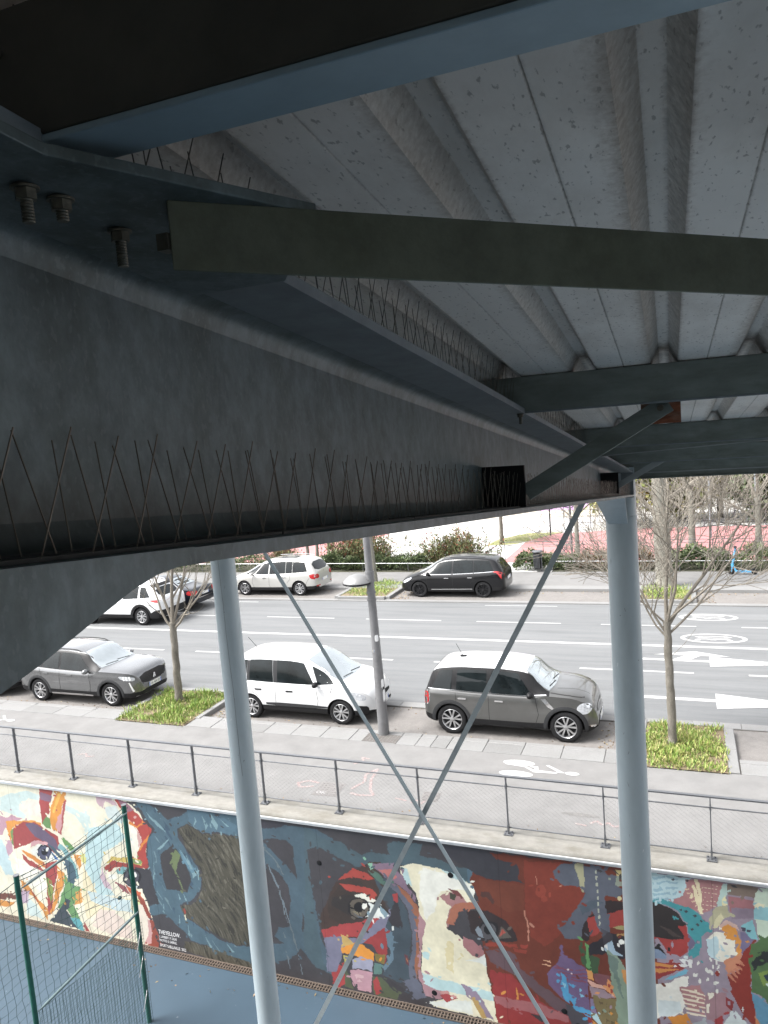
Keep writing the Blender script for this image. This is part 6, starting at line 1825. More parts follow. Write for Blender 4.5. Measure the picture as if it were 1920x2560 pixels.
c.strip('side_moulding', 'side', [(1.35, .37), (3.1, .35)], .022, 'chrome', .006, True)
for yy in (-.56, .56): MB().tube([(.8, yy, 1.615), (1.4, yy, 1.66), (2.3, yy, 1.63)], .012, 6).obj('roof_rail', 'trim', c.t)
c, sp, k = mpv('people_carrier', 'pearl white people carrier with dark roof window parked across the road', 'p_pearl', 4.60, 1.83, 1.64, .87, 3.71, -18.97, 'rim', False, 'cars parked along the far kerb')
c.sp['rimmat'] = 'rim'
c.extras([(.44, 1.18, 1.18, .62), (1.2, 1.52, 1.52, 1.2), (1.54, 2.37, 2.33, 1.54), (2.42, 3.12, 2.70, 2.40), (3.16, 3.66, 2.98, 2.78)], [[(2.38, .96), (2.38, .5), (2.32, .3)], [(3.2, .93), (3.26, .6), (3.15, .32)], [(1.3, 1.0), (1.32, .75), (1.46, .6)], [(.35, .8), (.5, .6), (.55, .42)]],
         [(1.6, .84), (2.62, .82)], [(3.95, .84), (4.25, .74), (4.42, .62), (4.36, .56), (4.1, .66)], [(.03, .74), (.28, .78), (.36, .96), (.06, .99)],
         (3.66, 2.66), (1.1, 1.46, .62, .56), 3.24, .97, 'chrome', (.45, ''), [('grille', [(-.5, .42), (.5, .42), (.45, .28), (-.45, .28)], 'trim')], (.66, ''))
c.patch('roof_window', 'top', [(1.2, -.42), (2.4, -.42), (2.4, .42), (1.2, .42)], 'glass', .006, False, 1)
c.patch('tail_light', 'rear', [(-.8, .76), (-.52, .78), (-.52, .94), (-.8, .98)], 'redlamp', .008, False, 1); c.patch('tail_light', 'rear', [(.8, .76), (.52, .78), (.52, .94), (.8, .98)], 'redlamp', .008, False, 1)
c.patch('rear_reflector', 'rear', [(-.78, .42), (-.5, .42), (-.5, .48), (-.78, .48)], 'redlamp', .008, False, 0); c.patch('rear_reflector', 'rear', [(.78, .42), (.5, .42), (.5, .48), (.78, .48)], 'redlamp', .008, False, 0)
for yy in (-.58, .58): MB().tube([(.7, yy, 1.60), (1.2, yy, 1.665), (2.5, yy, 1.63)], .012, 6).obj('roof_rail', 'rim', c.t)
for z in (1.0, 1.03): c.patch('badge', 'rear', [(-.07, z-.02), (0, z+.02), (.07, z-.02), (0, z)], 'chrome', .012, False, 0)
# ---- white off-roader in the road, dark saloon behind it
sp = dict(L=4.6, W=1.855, r=.36, xr=.98, xf=3.67, paint='p_white', spokes=(5, 2), rimk=.68, spw=.05, clad='trim', gap=.055,
          plan=plan_tab(4.6, 1.855), floor=floor_tab(4.6, .98, 3.67, .27),
          top=[(0, .65), (.02, .88), (.06, 1.06), (.2, 1.2), (.5, 1.5), (.68, 1.6), (1.2, 1.675), (1.9, 1.69), (2.5, 1.64), (2.75, 1.58), (3.4, 1.16), (3.55, 1.12), (4.1, 1.04), (4.4, .93), (4.54, .78), (4.59, .6), (4.6, .5)],
          belt=[(0, .63), (.02, .85), (.07, 1.02), (.4, 1.12), (1.1, 1.08), (2.4, 1.03), (3.4, 1.05), (4.0, .98), (4.4, .84), (4.56, .62), (4.6, .47)],
          roofw=[(.2, .62), (.8, .65), (1.6, .67), (2.6, .64), (3.4, .58)])
c = Car('offroad_car', 'white off-road car driving left in the road behind the left-hand tree', 'car', sp, (-20.55+.98, 24.12+.93, 0), True, 'cars driving on the road')
c.extras([(.5, 1.0, 1.02, .8), (1.1, 1.85, 1.82, 1.1), (1.95, 3.02, 2.6, 1.92)], [[(1.9, 1.03), (1.9, .5)], [(3.0, 1.03), (3.05, .5)], [(1.05, 1.08), (1.2, .8)]], [(1.32, .92), (2.25, .9)],
         [(4.0, .92), (4.4, .84), (4.4, .76), (4.1, .8)], [(.03, .93), (.3, .96), (.55, 1.04), (.3, 1.06), (.05, 1.04)], (3.42, 2.7), (1.16, 1.46, .62, .56), 2.95, 1.04, 'p_white', (.5, ''),
         [('grille', [(-.5, .85), (.5, .85), (.46, .6), (-.46, .6)], 'trim')], (.8, ''), arch=.11, sill=([(1.4, .44), (3.2, .44), (3.2, .29), (1.4, .29)], 'trim'))
c.patch('rear_bumper', 'side', [(.02, .34), (.4, .34), (.52, .5), (.3, .62), (.03, .66)], 'trim', .008, True, 0)
c.patch('rear_bumper', 'rear', [(-.8, .36), (.8, .36), (.8, .64), (-.8, .64)], 'trim', .01, False, 0)
c.patch('spoiler', 'rear', [(-.6, 1.50), (.6, 1.50), (.56, 1.57), (-.56, 1.57)], 'trim', .03, False, 0, thick=.03)
for yy in (-.6, .6): MB().tube([(.8, yy, 1.63), (1.2, yy, 1.70), (2.4, yy, 1.67)], .016, 6).obj('roof_rail', 'rim', c.t)
sp = dict(L=4.58, W=1.77, r=.32, xr=1.03, xf=3.79, paint='p_navy', spokes=(7, 1), rimk=.68, spw=.06,
          plan=plan_tab(4.58, 1.77), floor=floor_tab(4.58, 1.03, 3.79, .2),
          top=[(0, .6), (.02, .8), (.06, .93), (.14, .985), (.7, 1.03), (.85, 1.06), (1.4, 1.34), (1.6, 1.40), (2.0, 1.44), (2.5, 1.42), (2.75, 1.37), (3.4, 1.0), (3.55, .96), (4.1, .88), (4.4, .78), (4.53, .66), (4.57, .54), (4.58, .45)],
          belt=[(0, .58), (.02, .77), (.07, .89), (.2, .93), (1.0, .96), (2.4, .93), (3.4, .93), (4.0, .84), (4.4, .72), (4.55, .55), (4.58, .42)],
          roofw=[(.6, .52), (1.5, .54), (2, .56), (2.6, .54), (3.4, .5)])
c = Car('saloon_car', 'dark navy saloon seen from behind in the road beyond the white off-road car', 'car', sp, (-19.55, 27.2, 0), True, 'cars driving on the road')
c.extras([(1.12, 1.95, 1.92, 1.42), (2.05, 3.1, 2.72, 2.05)], [[(2.0, .93), (2.0, .4)], [(3.0, .93), (3.0, .4)]], [(1.6, .8), (2.4, .79)], [(4.0, .8), (4.4, .7), (4.4, .62), (4.1, .68)], [(.03, .70), (.36, .74), (.34, .9), (.05, .9)],
         (3.42, 2.72), (1.1, 1.3, .5, .44), 2.9, .95, 'p_navy', (.45, ''), None, (.72, ''))
c.patch('rear_screen', 'top', [(.88, -.55), (1.42, -.46), (1.42, .46), (.88, .55)], 'screen', .006, False, 0)
c.patch('tail_light', 'rear', [(-.82, .70), (-.52, .72), (-.54, .9), (-.82, .9)], 'redlamp', .008, False, 1); c.patch('tail_light', 'rear', [(.82, .70), (.52, .72), (.54, .9), (.82, .9)], 'redlamp', .008, False, 1)
c.strip('bumper_trim', 'rear', [(-.75, .56), (.75, .56)], .025, 'chrome', .01)
# ================================================================== lamp post
lp = thing('lamp_post', 'tall grey lamp post with stickers and flat dome lamp beside the white car', 'lamp post')
LX, LY = -6.70, 15.62
def lpx(z): return LX-.012*(z-.1)
zs = [.08, .3, 1.2, 2.2, 3.2, 3.9, 5.0, 7.5]
MB().tube([(lpx(z)+.02, LY, z) for z in zs], [.130, .127, .116, .104, .093, .088, .08, .062], 20).obj('pole', 'lamp', lp, smooth=60)
for z in (3.28, 3.45, 3.72, 3.92):
    MB().tube([(lpx(z)+.02, LY, z), (lpx(z)+.02, LY, z+.045)], .106, 20).obj('band', 'lamp', lp, smooth=40)
MB().tube([(lpx(3.7)+.02, LY, 3.73), (lpx(3.7)+.02, LY, 3.93)], .101, 20).obj('clamp', 'lamp', lp, smooth=40)
lum = MB().lathe([(.0, .21), (.08, .205), (.18, .17), (.27, .11), (.325, .045), (.335, .02), (.335, -.01), (.31, -.02)], (-7.02, LY-.05, 3.70), 'Z', 32).obj('lamp_head', 'lampdome', lp, smooth=40)
MB().lathe([(.34, .02), (.345, .0), (.34, -.015), (.33, -.02)], (-7.02, LY-.05, 3.703), 'Z', 32).obj('rim', 'trim', lum, smooth=40)
MB().lathe([(.315, -.02), (.2, -.06), (.0, -.075)], (-7.02, LY-.05, 3.70), 'Z', 24).obj('diffuser', 'lampdome', lum, smooth=60)
MB().bar((-6.72, LY-.02, 3.83), (-6.9, LY-.05, 3.80), .06, .06).obj('bracket', 'lampdome', lum)
def sticker(z, ang, w, h, m, pts=None):
    i = [(.130, .08), (.127, .3), (.116, 1.2), (.104, 2.2), (.093, 3.2), (.088, 3.9)]
    r = np.interp(z, [p[1] for p in i], [p[0] for p in i])+.002
    mb = MB(); n = 6; vs = []
    for k in range(n+1):
        a = R(ang)+(k/n-.5)*w/r
        for q, zz in enumerate((z-h/2, z+h/2)):
            sh = 1 if 0 < k < n else .6
            vs.append((lpx(z)+.02+r*math.sin(a), LY-r*math.cos(a), z+(zz-z)*sh))
    mb.add(vs, [(2*k, 2*k+2, 2*k+3, 2*k+1) for k in range(n)])
    mb.obj('sticker', m, lp, smooth=60)
sticker(2.42, 40, .09, .15, 'white'); sticker(2.12, -20, .07, .07, 'chrome'); sticker(1.34, 62, .08, .22, 'white'); sticker(1.05, 70, .08, .3, 'white'); sticker(1.22, 66, .05, .1, 'ink'); sticker(1.75, 0, .12, .02, 'lampdome')

# ================================================================== trees
def grow(mb, p, d, ln, r, depth, maxd, rr, spread=.6, up=.12, kids=(3, 5), tw=1.0, segs=5, lenk=(.5, .78), minr=.0035):
    pts = [p.copy()]; rad = [r]
    q = p.copy(); dd = d.normalized()
    for i in range(segs):
        dd = (dd+Vector((rr.gauss(0, .11), rr.gauss(0, .11), rr.gauss(0, .07)+up))*tw).normalized()
        q = q+dd*ln/segs
        pts.append(q.copy()); rad.append(max(minr, r*(1-.62*(i+1)/segs)))
    mb.tube(pts, rad, 7 if r > .03 else (5 if r > .012 else 3), True)
    if depth >= maxd: return
    n = rr.randint(*kids)
    for k in range(n):
        t = .25+.75*(k+rr.random()*.8)/n
        i = min(segs-1, int(t*segs)); f = t*segs-i
        b = pts[i].lerp(pts[min(i+1, segs)], min(1, f))
        dr = (pts[min(i+1, segs)]-pts[i]).normalized()
        perp = Vector((rr.gauss(0, 1), rr.gauss(0, 1), rr.gauss(0, .6))); perp = (perp-dr*perp.dot(dr)).normalized()
        nd = (dr*(1-.25*spread)+perp*spread*rr.uniform(.6, 1.15)).normalized()
        grow(mb, b, nd, ln*rr.uniform(*lenk), max(minr, rad[i]*rr.uniform(.45, .66)), depth+1, maxd, rr, spread, up, kids, tw, segs if depth < 2 else 4, lenk, minr)
def trunk_mesh(pts, rad, rr, n=14):
    mb = MB()
    P = []; Q = []
    for i in range(len(pts)-1):
        a, b = Vector(pts[i]), Vector(pts[i+1])
        m = 7
        for k in range(m):
            t = k/m
            P.append(a.lerp(b, t)+Vector((rr.gauss(0, .006), rr.gauss(0, .006), 0))); Q.append((rad[i]*(1-t)+rad[i+1]*t)*rr.uniform(.95, 1.07))
    P.append(Vector(pts[-1])); Q.append(rad[-1])
    return mb.tube(P, Q, n)
def bare_tree(label, base, ztop, r0, r1, limbs, seed, maxd, group, mat='bark', lean=(0, 0), kids=(3, 5), spread=.6, up=.12, twm='twig', name='bare_tree', minr=.0035, lenk=(.5, .78)):
    rr = random.Random(seed)
    x, y, z = base
    t = thing(name, label, 'tree', group=group)
    top = (x+lean[0], y+lean[1], ztop)
    mid = (x+lean[0]*.45, y+lean[1]*.45, z+(ztop-z)*.5)
    trunk_mesh([(x, y, z-.1), (x, y, z+.12), mid, top], [r0*1.25, r0*1.05, (r0+r1)/2, r1], rr).obj('trunk', mat, t, smooth=70)
    cr = MB()
    for (dx, dy, dz, ln, rd, zo) in limbs:
        p = Vector((x+lean[0]*(1-zo*.1), y+lean[1], ztop-zo))
        grow(cr, p, Vector((dx, dy, dz)), ln, rd, 0, maxd, rr, spread, up, kids, segs=6, minr=minr, lenk=lenk)
    cr.obj('crown', twm, t, fix=False, smooth=70)
    return t
NT = 'bare street trees in grass beds'
# right-hand near tree: forks low into six upright limbs
bare_tree('bare young tree with many thin branches beside the right-hand column in a grass bed', (-.40, 16.3, .08), 2.75, .088, .078,
          [(-.62, -.1, 1.0, 2.1, .030, .28), (-.85, .25, .95, 1.7, .024, .06), (-.14, .1, 1.1, 2.9, .042, -.02), (.14, -.15, 1.1, 2.4, .034, .04), (.5, .05, 1.0, 2.7, .044, .12), (.95, -.1, .85, 2.5, .030, .0), (.18, .4, 1.0, 2.2, .028, .0), (-1.0, -.3, .8, 2.0, .024, .35), (.75, .3, .75, 2.6, .028, .3)],
          5, 3, NT, lean=(-.03, 0), kids=(4, 6), spread=.75, up=.06, lenk=(.5, .8), minr=.0055)
tw = MB().tube([(-.33, 16.28, 2.05), (-.1, 16.26, 2.3), (.12, 16.25, 2.62)], [.006, .005, .003], 5)
tw.obj('twig', 'twig', [o for o in bpy.data.objects if o.name.startswith('bare_tree')][0])
# left-hand near tree
bare_tree('bare pruned tree with thick short limbs in the grass bed left of the left-hand column', (-13.19, 16.63, .08), 2.35, .105, .092,
          [(-.85, -.1, .8, 1.9, .036, .22), (-.4, .1, 1.1, 2.2, .045, .05), (.0, -.1, 1.2, 2.4, .055, .0), (.42, .1, 1.1, 2.2, .045, .05), (.85, -.05, .85, 2.0, .038, .2), (.6, .3, .9, 1.9, .030, .1)],
          14, 2, NT, lean=(.08, 0), kids=(3, 5), spread=.6, up=.06)
# tree in the far left bed, tree in the far right bed
FT = 'bare trees across the road'
bare_tree('pale bare trunk in the far grass bed right of the dome lamp', (-13.42, 31.75, .1), 3.6, .125, .10, [(-.6, .1, 1, 2.5, .05, .2), (.2, .1, 1.1, 3, .06, 0), (.7, -.1, .9, 2.6, .05, .1)], 31, 3, FT, 'bark_grey', lean=(-.15, 0))
bare_tree('thick pale grey tree trunk rising behind the right-hand near tree', (-.85, 31.3, .1), 6.2, .33, .24, [(-.9, .1, .8, 3.4, .10, 3.4), (.8, -.1, .9, 3.6, .10, 2.9), (-.5, .2, 1, 3.5, .11, 1.4), (.6, .1, 1, 3.5, .11, .6), (-.8, -.2, .8, 2.8, .05, 2.6), (.9, .2, .7, 2.8, .05, 2.0), (0, 0, 1, 4, .14, 0)], 32, 3, FT, 'bark_grey', lean=(-.12, 0), kids=(2, 4), spread=.75, up=.03, minr=.008)
k = 0
for (x, y, zt, r, lb) in ((.25, 37.6, 3.2, .17, 'bare tree behind the hedge, left of the scooter'), (3.0, 37.2, 3.0, .15, 'bare tree behind the hedge at the right edge of the picture'), (-4.9, 37.0, 3.2, .12, 'slim bare tree behind the hedge just left of the right-hand column')):
    bare_tree(lb, (x, y, .1), zt, r, r*.75, [(-.8, .1, .7, 2.6, r*.4, 1.2), (.8, -.1, .7, 2.6, r*.4, .9), (-.4, .2, 1, 2.8, r*.5, .3), (.5, .1, 1, 2.8, r*.5, 0), (.1, -.3, 1, 2.6, r*.5, 0)], 50+k, 3, FT, 'bark_grey', kids=(2, 4), spread=.8, up=.02, minr=.009); k += 1
for (x, lb) in ((-19.3, 'bare trunk behind the hedge above the pearl white car, left of the pair'), (-18.75, 'slim leaning bare trunk behind the hedge above the pearl white car'), (-18.1, 'bare forked trunk behind the hedge between the pearl white car and the lamp post')):
    bare_tree(lb, (x, 36.6, .1), 2.8, .09, .07, [(-.4, 0, 1, 2, .04, .6), (.4, 0, 1, 2, .04, 0)], int(-x*10), 2, FT, 'bark', lean=(.3*(x+18.8), 0))
# leafy tree on the plaza and evergreens at the back
def leafy(label, base, zc, rc, n, seed, trunk_r, cols, name='leafy_tree', group='leafy trees at the back', ls=.36, h0=None, crownz=1.0):
    t = thing(name, label, 'tree', group=group)
    rr = random.Random(seed); x, y, z = base
    trunk_mesh([(x, y, z-.1), (x, y, z+.2), (x+.05, y, zc)], [trunk_r*1.1, trunk_r, trunk_r*.7], rr, 10).obj('trunk', 'bark', t, smooth=70)
    lm = MB()
    for i in range(7): grow(lm, Vector((x, y, zc-.5*rc*rr.random())), Vector((rr.gauss(0, 1), rr.gauss(0, 1), .5)), rc*.9, trunk_r*.3, 0, 1, rr, .7, .02, (2, 3), minr=.01)
    lm.obj('limbs', 'bark', t, fix=False)
    g = np.random.default_rng(seed)
    ncl = max(20, n//40)
    C = g.normal(size=(ncl, 3)); C /= np.linalg.norm(C, axis=1, keepdims=True); C *= (g.random(ncl)**.5)[:, None]*rc
    C[:, 2] *= crownz; C += np.array([x, y, zc+rc*.3])
    k = g.integers(0, ncl, n)
    P = C[k]+g.normal(size=(n, 3))*rc*.14
    D = g.normal(size=(n, 3)); D[:, 2] -= .3
    tint = mixcol(n, cols, .3)
    leafmesh(P, D, g.uniform(.6, 1.2, n)*ls, g.uniform(.45, .7, n)*ls, tint, 'crown', t)
    return t
LG = [(.16, .24, .05), (.22, .30, .07), (.12, .19, .04)]
DG = [(.055, .085, .035), (.075, .11, .045), (.04, .065, .03), (.10, .12, .05)]
leafy('young plaza tree with fresh green leaves seen just under the beam', (-9.9, 42.6, .1), 2.9, 1.5, 2600, 61, .12, LG, crownz=.45)
leafy('yellow-green leafy tree at the back left of the thick grey trunk', (-3.6, 48.5, .1), 2.6, 2.4, 9000, 62, .16, [(.24, .27, .07), (.18, .23, .06), (.3, .3, .1)])
leafy('dull green tree at the back right of the thick grey trunk', (-.2, 50.0, .1), 2.6, 2.6, 11000, 63, .2, [(.15, .17, .07), (.20, .19, .09), (.24, .24, .08), (.10, .12, .05)])
leafy('brownish green tree at the back behind the right-hand tree branches', (2.0, 51.0, .1), 3.2, 2.4, 10000, 64, .2, [(.17, .14, .08), (.12, .13, .06), (.22, .19, .1)])
leafy('dark evergreen at the back right corner', (4.8, 49.0, .1), 1.8, 2.2, 11000, 65, .2, DG)

# hedges and tall shrubs behind the far pavement
structure(MB().box(-90, -9.05, 34.26, 36.55, -.3, .125).box(-5.7, 60, 34.26, 36.55, -.3, .1251).obj('planting_bed', 'dkgreen'))
HD = [(.075, .105, .045), (.10, .135, .055), (.05, .075, .035), (.13, .15, .07)]
def hedge(label, x0, x1, y0, y1, h, n, seed, cols=HD, group='clipped hedges behind the far pavement', ls=.17):
    t = thing('hedge', label, 'hedge', group=group)
    g = np.random.default_rng(seed)
    u = g.random(n); v = g.random(n)
    X = x0+(x1-x0)*u; Y = y0+(y1-y0)*v
    prof = h*(.78+.12*np.sin(X*2.3+seed)+.1*np.sin(X*5.1)+.05*np.sin(X*11+Y*6))
    prof *= np.clip(np.minimum(np.minimum(X-x0, x1-X)/.4+.35, 1), 0, 1)
    Z = .1+prof*g.random(n)**.42
    front = g.random(n) < .45
    Y[front] = y0+.25*g.random(front.sum())**1.5*(1)+.12*np.sin(X[front]*4)
    P = np.stack([X, Y, Z], 1)
    D = g.normal(size=(n, 3))*.7; D[:, 2] += .8; D[:, 1] -= .3
    leafmesh(P, D, g.uniform(.6, 1.3, n)*ls, g.uniform(.25, .4, n)*ls, mixcol(n, cols, .35), 'foliage', t)
    st = MB(); rr = random.Random(seed)
    for i in range(int((x1-x0)*7)):
        xx = rr.uniform(x0+.1, x1-.1); yy = rr.uniform(y0+.2, y1)
        st.tube([(xx, yy, .05), (xx+rr.gauss(0, .1), yy+rr.gauss(0, .1), h*.5), (xx+rr.gauss(0, .2), yy+rr.gauss(0, .15), h*rr.uniform(.75, 1.05))], [.012, .008, .004], 3, False)
    st.obj('stems', 'bark', t, fix=False, kind='stuff')
    return t
hedge('low dark hedge behind the pearl white car on the far left', -30, -19.0, 34.5, 36.2, .8, 5200, 71)
hedge('green hedge stretch below the lamp post top, left of the black car', -18.2, -15.3, 34.55, 36.3, .85, 4600, 72)
hedge('green hedge stretch behind the black people carrier bonnet', -15.4, -11.8, 34.55, 36.2, .78, 5200, 73)
hedge('low hedge between the trash bin gap and the right-hand column', -7.55, -4.6, 34.5, 36.2, .72, 4200, 74)
hedge('reddish brown dead hedge stretch behind the right-hand near tree', -4.6, -1.3, 34.5, 36.2, .9, 3600, 75, [(.16, .09, .055), (.2, .13, .08), (.12, .085, .045), (.11, .11, .05)])
hedge('green hedge stretch left of the blue scooter', -1.3, 1.8, 34.45, 36.2, .92, 5200, 76)
hedge('green hedge stretch behind and right of the blue scooter', 1.8, 9.5, 34.4, 36.2, .95, 6200, 77, HD+[(.15, .19, .07)])
def shrub(label, x, y, h, w, n, seed):
    t = thing('tall_shrub', label, 'shrub', group='tall spiky shrubs behind the far pavement')
    rr = random.Random(seed); st = MB(); Ps = []; Ds = []
    g = np.random.default_rng(seed)
    for i in range(210):
        a = rr.uniform(0, 2*math.pi); sp_ = abs(rr.gauss(0, .55))
        d = Vector((math.cos(a)*sp_*1.25, math.sin(a)*sp_*.7, 1)).normalized()
        ln = h*rr.uniform(.7, 1.12)*(1-.25*min(1, sp_))
        b = Vector((x+rr.gauss(0, w*.18), y+rr.gauss(0, .25), .1))
        pts = [b]
        for k in range(5):
            d = (d+Vector((rr.gauss(0, .12), rr.gauss(0, .12), -.03))).normalized(); pts.append(pts[-1]+d*ln/5)
        st.tube(pts, [.016, .013, .01, .008, .006, .003], 4, False)
        for k in range(n//210):
            s = rr.random()**1.3*.96; j = min(4, int(s*5)); Ps.append(pts[j].lerp(pts[j+1], s*5-j)); Ds.append((d+Vector((rr.gauss(0, .6), rr.gauss(0, .6), rr.gauss(0, .5)))))
    st.obj('stems', pmstem, t, fix=False, kind='stuff')
    P = np.array([tuple(p) for p in Ps]); D = np.array([tuple(p) for p in Ds]); m = len(P)
    hh = np.clip((P[:, 2]-.1)/h, 0, 1)
    cg = mixcol(m, [(.12, .14, .055), (.16, .17, .07), (.09, .115, .05)], .35); cr = mixcol(m, [(.24, .13, .07), (.18, .12, .06), (.32, .08, .05)], .3)
    pick = (g.random(m) < .05+.32*hh**1.5)[:, None]
    leafmesh(P+g.normal(size=(m, 3))*.05, D, g.uniform(.1, .24, m), g.uniform(.035, .065, m), np.where(pick, cr, cg), 'foliage', t)
pmstem = pm('red_stem', (.17, .10, .07), .85, var=.3, scale=15)
shrub('tall spiky reddish green shrub behind the lamp post and the far bare trunk', -15.7, 35.5, 2.1, 4.6, 12000, 81)
shrub('tall spiky reddish green shrub directly behind the black people carrier', -10.7, 35.4, 1.95, 3.6, 10500, 82)
shrub('ragged brown shrub behind the roof of the pearl white car', -20.6, 36.0, 1.3, 1.6, 2400, 83)

# low wire rail in front of the hedges
t = thing('low_rail', 'low thin metal rail in front of the hedges behind the far pavement', 'rail')
for (a, b) in ((-30, -9.15), (-5.6, 12)):
    MB().tube([(a, 34.32, .58), (b, 34.32, .52)], .014, 6).obj('rail', 'alu', t)
    for xx in np.arange(a+.5, b, 2.4): MB().tube([(xx, 34.32, .05), (xx, 34.32, .57)], .015, 6).obj('post', 'rail', t)
# short wooden-looking side fences beside the plaza path
def side_fence(label, a, b, n):
    t = thing('path_fence', label, 'fence', group='short dark fences beside the plaza path')
    a, b = Vector(a), Vector(b)
    for i in range(n):
        p = a.lerp(b, i/(n-1)); MB().tube([(p.x, p.y, .05), (p.x, p.y, .85)], .022, 6).obj('post', 'rail', t)
    for z in (.25, .8):
        MB().bar((a.x, a.y, z), (b.x, b.y, z), .045, .03).obj('rail', 'rail', t)
side_fence('short dark fence left of the plaza path beside the tall bush', (-9.08, 34.6, 0), (-9.0, 37.6, 0), 4)
side_fence('short dark fence right of the plaza path beyond the trash bin', (-5.72, 34.6, 0), (-5.9, 41.5, 0), 10)
# red court boundary rail and mesh fence
t = thing('court_fence', 'thin grey fence along the near side of the red court', 'fence', group='fences round the red court')
for xx in np.arange(-8.4, 12, 1.9): MB().tube([(xx, 36.7, .1), (xx, 36.7, 1.12)], .02, 6).obj('post', 'rail', t)
for z in (.95, 1.1): MB().tube([(-8.4, 36.7, z), (12, 36.7, z)], .016, 6).obj('rail', 'rail', t)
t = thing('court_fence', 'fence at the far side of the red court with horizontal bars', 'fence', group='fences round the red court')
for xx in np.arange(-7, 12, 1.6): MB().tube([(xx, 47.25, .1), (xx, 47.25, 1.5)], .03, 6).obj('post', 'rail', t)
for z in (.5, .9, 1.3): MB().tube([(-7, 47.25, z), (12, 47.25, z)], .02, 6).obj('rail', 'rail', t)
t = thing('climbing_frame', 'dark spidery climbing net on poles standing on the red court', 'climbing frame')
for (xx, yy) in ((3.2, 40.5), (1.2, 43.2)): MB().tube([(xx, yy, .1), (xx, yy, 4.2)], .07, 8).obj('pole', 'galv', t)
g = MB(); rr = random.Random(8)
hub = Vector((1.9, 41, 1.15)); ends = [Vector((-1.4, 40.2, .9)), Vector((-.4, 42.5, 1.4)), Vector((5.4, 40.5, .7)), Vector((6.2, 42.5, 1.1)), Vector((1.6, 39.2, .25)), Vector((3.2, 40.5, 3.4)), Vector((1.2, 43.2, 3.4)), Vector((7.0, 41, 1.6))]
for e in ends: g.tube([hub, e], .018, 4, False)
for i in range(len(ends)):
    a, b = ends[i], ends[(i+1) % len(ends)]
    for s in (.35, .65): g.tube([hub.lerp(a, s), hub.lerp(b, s)], .015, 4, False)
g.obj('rope', 'ink', t, fix=False)
# trash bin
t = thing('trash_bin', 'dark grey trash bin on a post beside the plaza path', 'bin', (-6.35, 34.3, .11))
MB().tube([(.17, 0, 0), (.17, 0, 1.0)], .03, 8).obj('post', 'rail', t)
MB().hexa([(-.15, -.14, .12), (.11, -.14, .12), (.11, .14, .12), (-.15, .14, .12), (-.19, -.18, .86), (.13, -.18, .86), (.13, .18, .86), (-.19, .18, .86)]).obj('bin_body', 'cladding', t)
for i in range(5): MB().box(-.16+i*.06, -.145+i*.06, -.185, -.17, .2, .84).obj('rib', 'rail', t)
MB().lathe([(.24, 0), (.25, .02), (.24, .05), (.0, .07)], (0, 0, .92), 'Z', 20).obj('lid', 'rail', t, smooth=40)
# scooter
t = thing('electric_scooter', 'bright blue electric scooter standing in front of the hedge on the far pavement', 'scooter', (1.68, 33.62, .112))
for xx in (0.0, .86):
    MB().lathe([(.0, -.03), (.075, -.03), (.105, -.028), (.12, -.012), (.12, .012), (.105, .028), (.075, .03), (.0, .03)], (xx, 0, .12), 'Y', 20).obj('wheel', 'tyre', t, smooth=40)
MB().hexa([(.17, -.075, .10), (.74, -.075, .10), (.74, .075, .10), (.17, .075, .10), (.17, -.08, .165), (.74, -.08, .165), (.74, .08, .165), (.17, .08, .165)]).obj('deck', 'blue', t)
MB().bar((.18, 0, .14), (.05, 0, .42), .09, .06, (0, 1, 0)).obj('neck', 'blue', t)
MB().tube([(.03, 0, .36), (.11, 0, .7), (.17, 0, 1.12)], [.045, .042, .036], 10).obj('stem', 'blue', t, smooth=60)
MB().tube([(.17, -.26, 1.13), (.17, .26, 1.13)], .018, 8).obj('handlebar', 'ink', t)
for sy in (-1, 1): MB().tube([(.17, sy*.16, 1.13), (.17, sy*.28, 1.13)], .026, 8).obj('grip', 'ink', t)
MB().lathe([(.05, -.03), (.06, 0), (.05, .06), (0, .07)], (.17, 0, 1.12), 'Z', 10).obj('display', 'ink', t)
MB().bar((.73, 0, .15), (.86, 0, .27), .1, .015, (0, 1, 0)).obj('rear_mudguard', 'ink', t)
MB().bar((.0, 0, .12), (.03, 0, .36), .07, .05, (0, 1, 0)).obj('fork', 'blue', t)
MB().tube([(.45, .05, .1), (.5, .13, 0)], .01, 6).obj('kickstand', 'rail', t)
# thin poles on the plaza
t = thing('thin_pole', 'slim dark pole on the grass corner of the plaza right of the leafy tree', 'pole'); MB().tube([(-7.45, 44.8, .1), (-7.45, 44.8, 3.5)], .045, 8).obj('shaft', 'ink', t)
t = thing('thin_pole', 'grey slatted pole left of the slanting brace near the graffiti wall', 'pole'); MB().tube([(-5.3, 37.9, .1), (-5.3, 37.9, 4.2)], .055, 8).obj('shaft', 'rail', t)
# thin grass corner on the plaza
structure(MB().prism([(-10.6, 41.6), (-9.0, 42.0), (-7.0, 46.2), (-9.0, 46.1), (-10.4, 43.8)], .02, .107).obj('grass_corner', 'grassy'))
grass(-10.3, -7.4, 42.0, 46.0, .1, 1500, .1, cols=[(.2, .23, .09), (.3, .28, .14)])
t = thing('plaza_grate', 'small dark grate in the pale plaza', 'grate'); MB().box(-17.6, -16.5, 44.9, 45.25, .09, .112).obj('grid', 'cast', t)
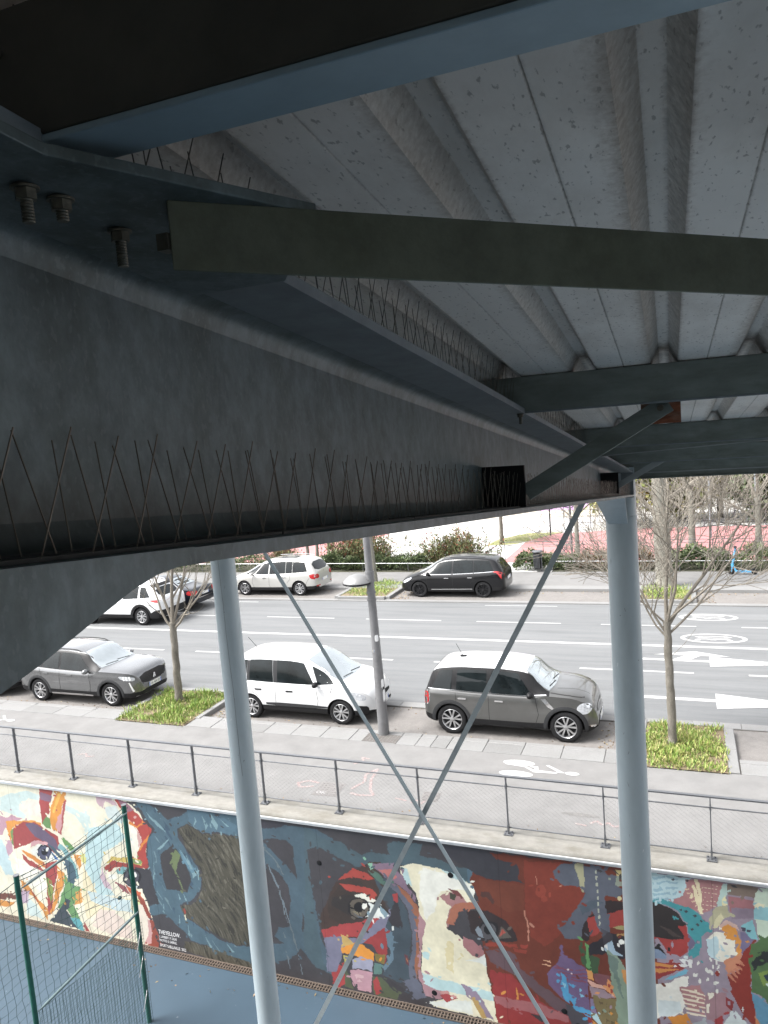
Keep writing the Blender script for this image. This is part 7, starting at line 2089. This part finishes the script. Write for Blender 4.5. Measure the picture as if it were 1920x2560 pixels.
# back wall with graffiti and building
gw = thing('graffiti_wall', 'pale rendered wall at the back of the plaza with lilac graffiti letters', 'wall')
MB().box(-60, -5.5, 53.0, 53.3, -.2, 3.2).box(-60, -5.5, 52.94, 52.999, -.2, .55).obj('wall', 'render', gw)
MB().extr([(-12.4, 52.985, .62), (-11.2, 52.985, .55), (-10.0, 52.985, .6), (-8.7, 52.985, .58), (-7.2, 52.985, .6), (-6.2, 52.985, .7), (-5.9, 52.985, 1.4), (-6.0, 52.985, 2.6), (-12.4, 52.985, 2.6)], (0, .01, 0)).obj('graffiti_field', 'graffiti', gw)
def line3(pts, w=.05):
    g = MB()
    for i in range(len(pts)-1): g.bar((pts[i][0], 52.978, pts[i][1]), (pts[i+1][0], 52.978, pts[i+1][1]), w, .006, (0, 0, 1) if abs(pts[i][0]-pts[i+1][0]) > abs(pts[i][1]-pts[i+1][1]) else (1, 0, 0))
    g.obj('graffiti_line', 'graffiti_line', gw)
line3([(-12.2, 2.4), (-12.2, .75), (-11.9, .64), (-10.5, .72), (-10.4, 1.2), (-10.25, .76), (-9.8, .76), (-9.6, 1.9), (-9.75, .9), (-9.5, .72), (-8.6, .7), (-8.5, 1.3), (-8.2, .9), (-7.3, .74), (-6.9, 1.1), (-6.85, 2.2)])
for txt, xx in (('ZOST', -9.35), ('ROPO', -7.8)):
    me = text_mesh(txt, .42)
    for v in me.vertices: v.co = (xx+v.co.x*.85, 52.97, .86+v.co.y)
    put('lettering', me, 'graffiti_line', gw)
bd = thing('pale_building', 'pale low building with window row far behind the red court', 'building')
MB().box(-5.4, 40, 56, 66, -.2, 9).obj('wall', 'facade', bd)
for i in range(9):
    w = MB().box(-4.6+i*3.2, -2.6+i*3.2, 55.93, 55.995, .9, 2.6).obj('window', 'cladding', bd)
    for kx in (0, 1): MB().box(-4.52+i*3.2+kx*.95, -3.65+i*3.2+kx*.95, 55.9, 55.925, .98, 2.52).obj('pane', 'paneglass', w)
    MB().box(-4.6+i*3.2, -2.6+i*3.2, 55.93, 55.995, 4.2, 6.0).obj('window', 'paneglass', bd)
bd2 = thing('apartment_block', 'pale apartment block beyond the graffiti wall', 'building')
MB().box(-55, -12, 75, 90, -.2, 16).obj('wall', 'facade', bd2)
for i in range(13):
    for j in range(4): MB().box(-54+i*3.3, -52.4+i*3.3, 74.93, 74.995, 1.5+j*3.6, 3.4+j*3.6).obj('window', 'paneglass', bd2)
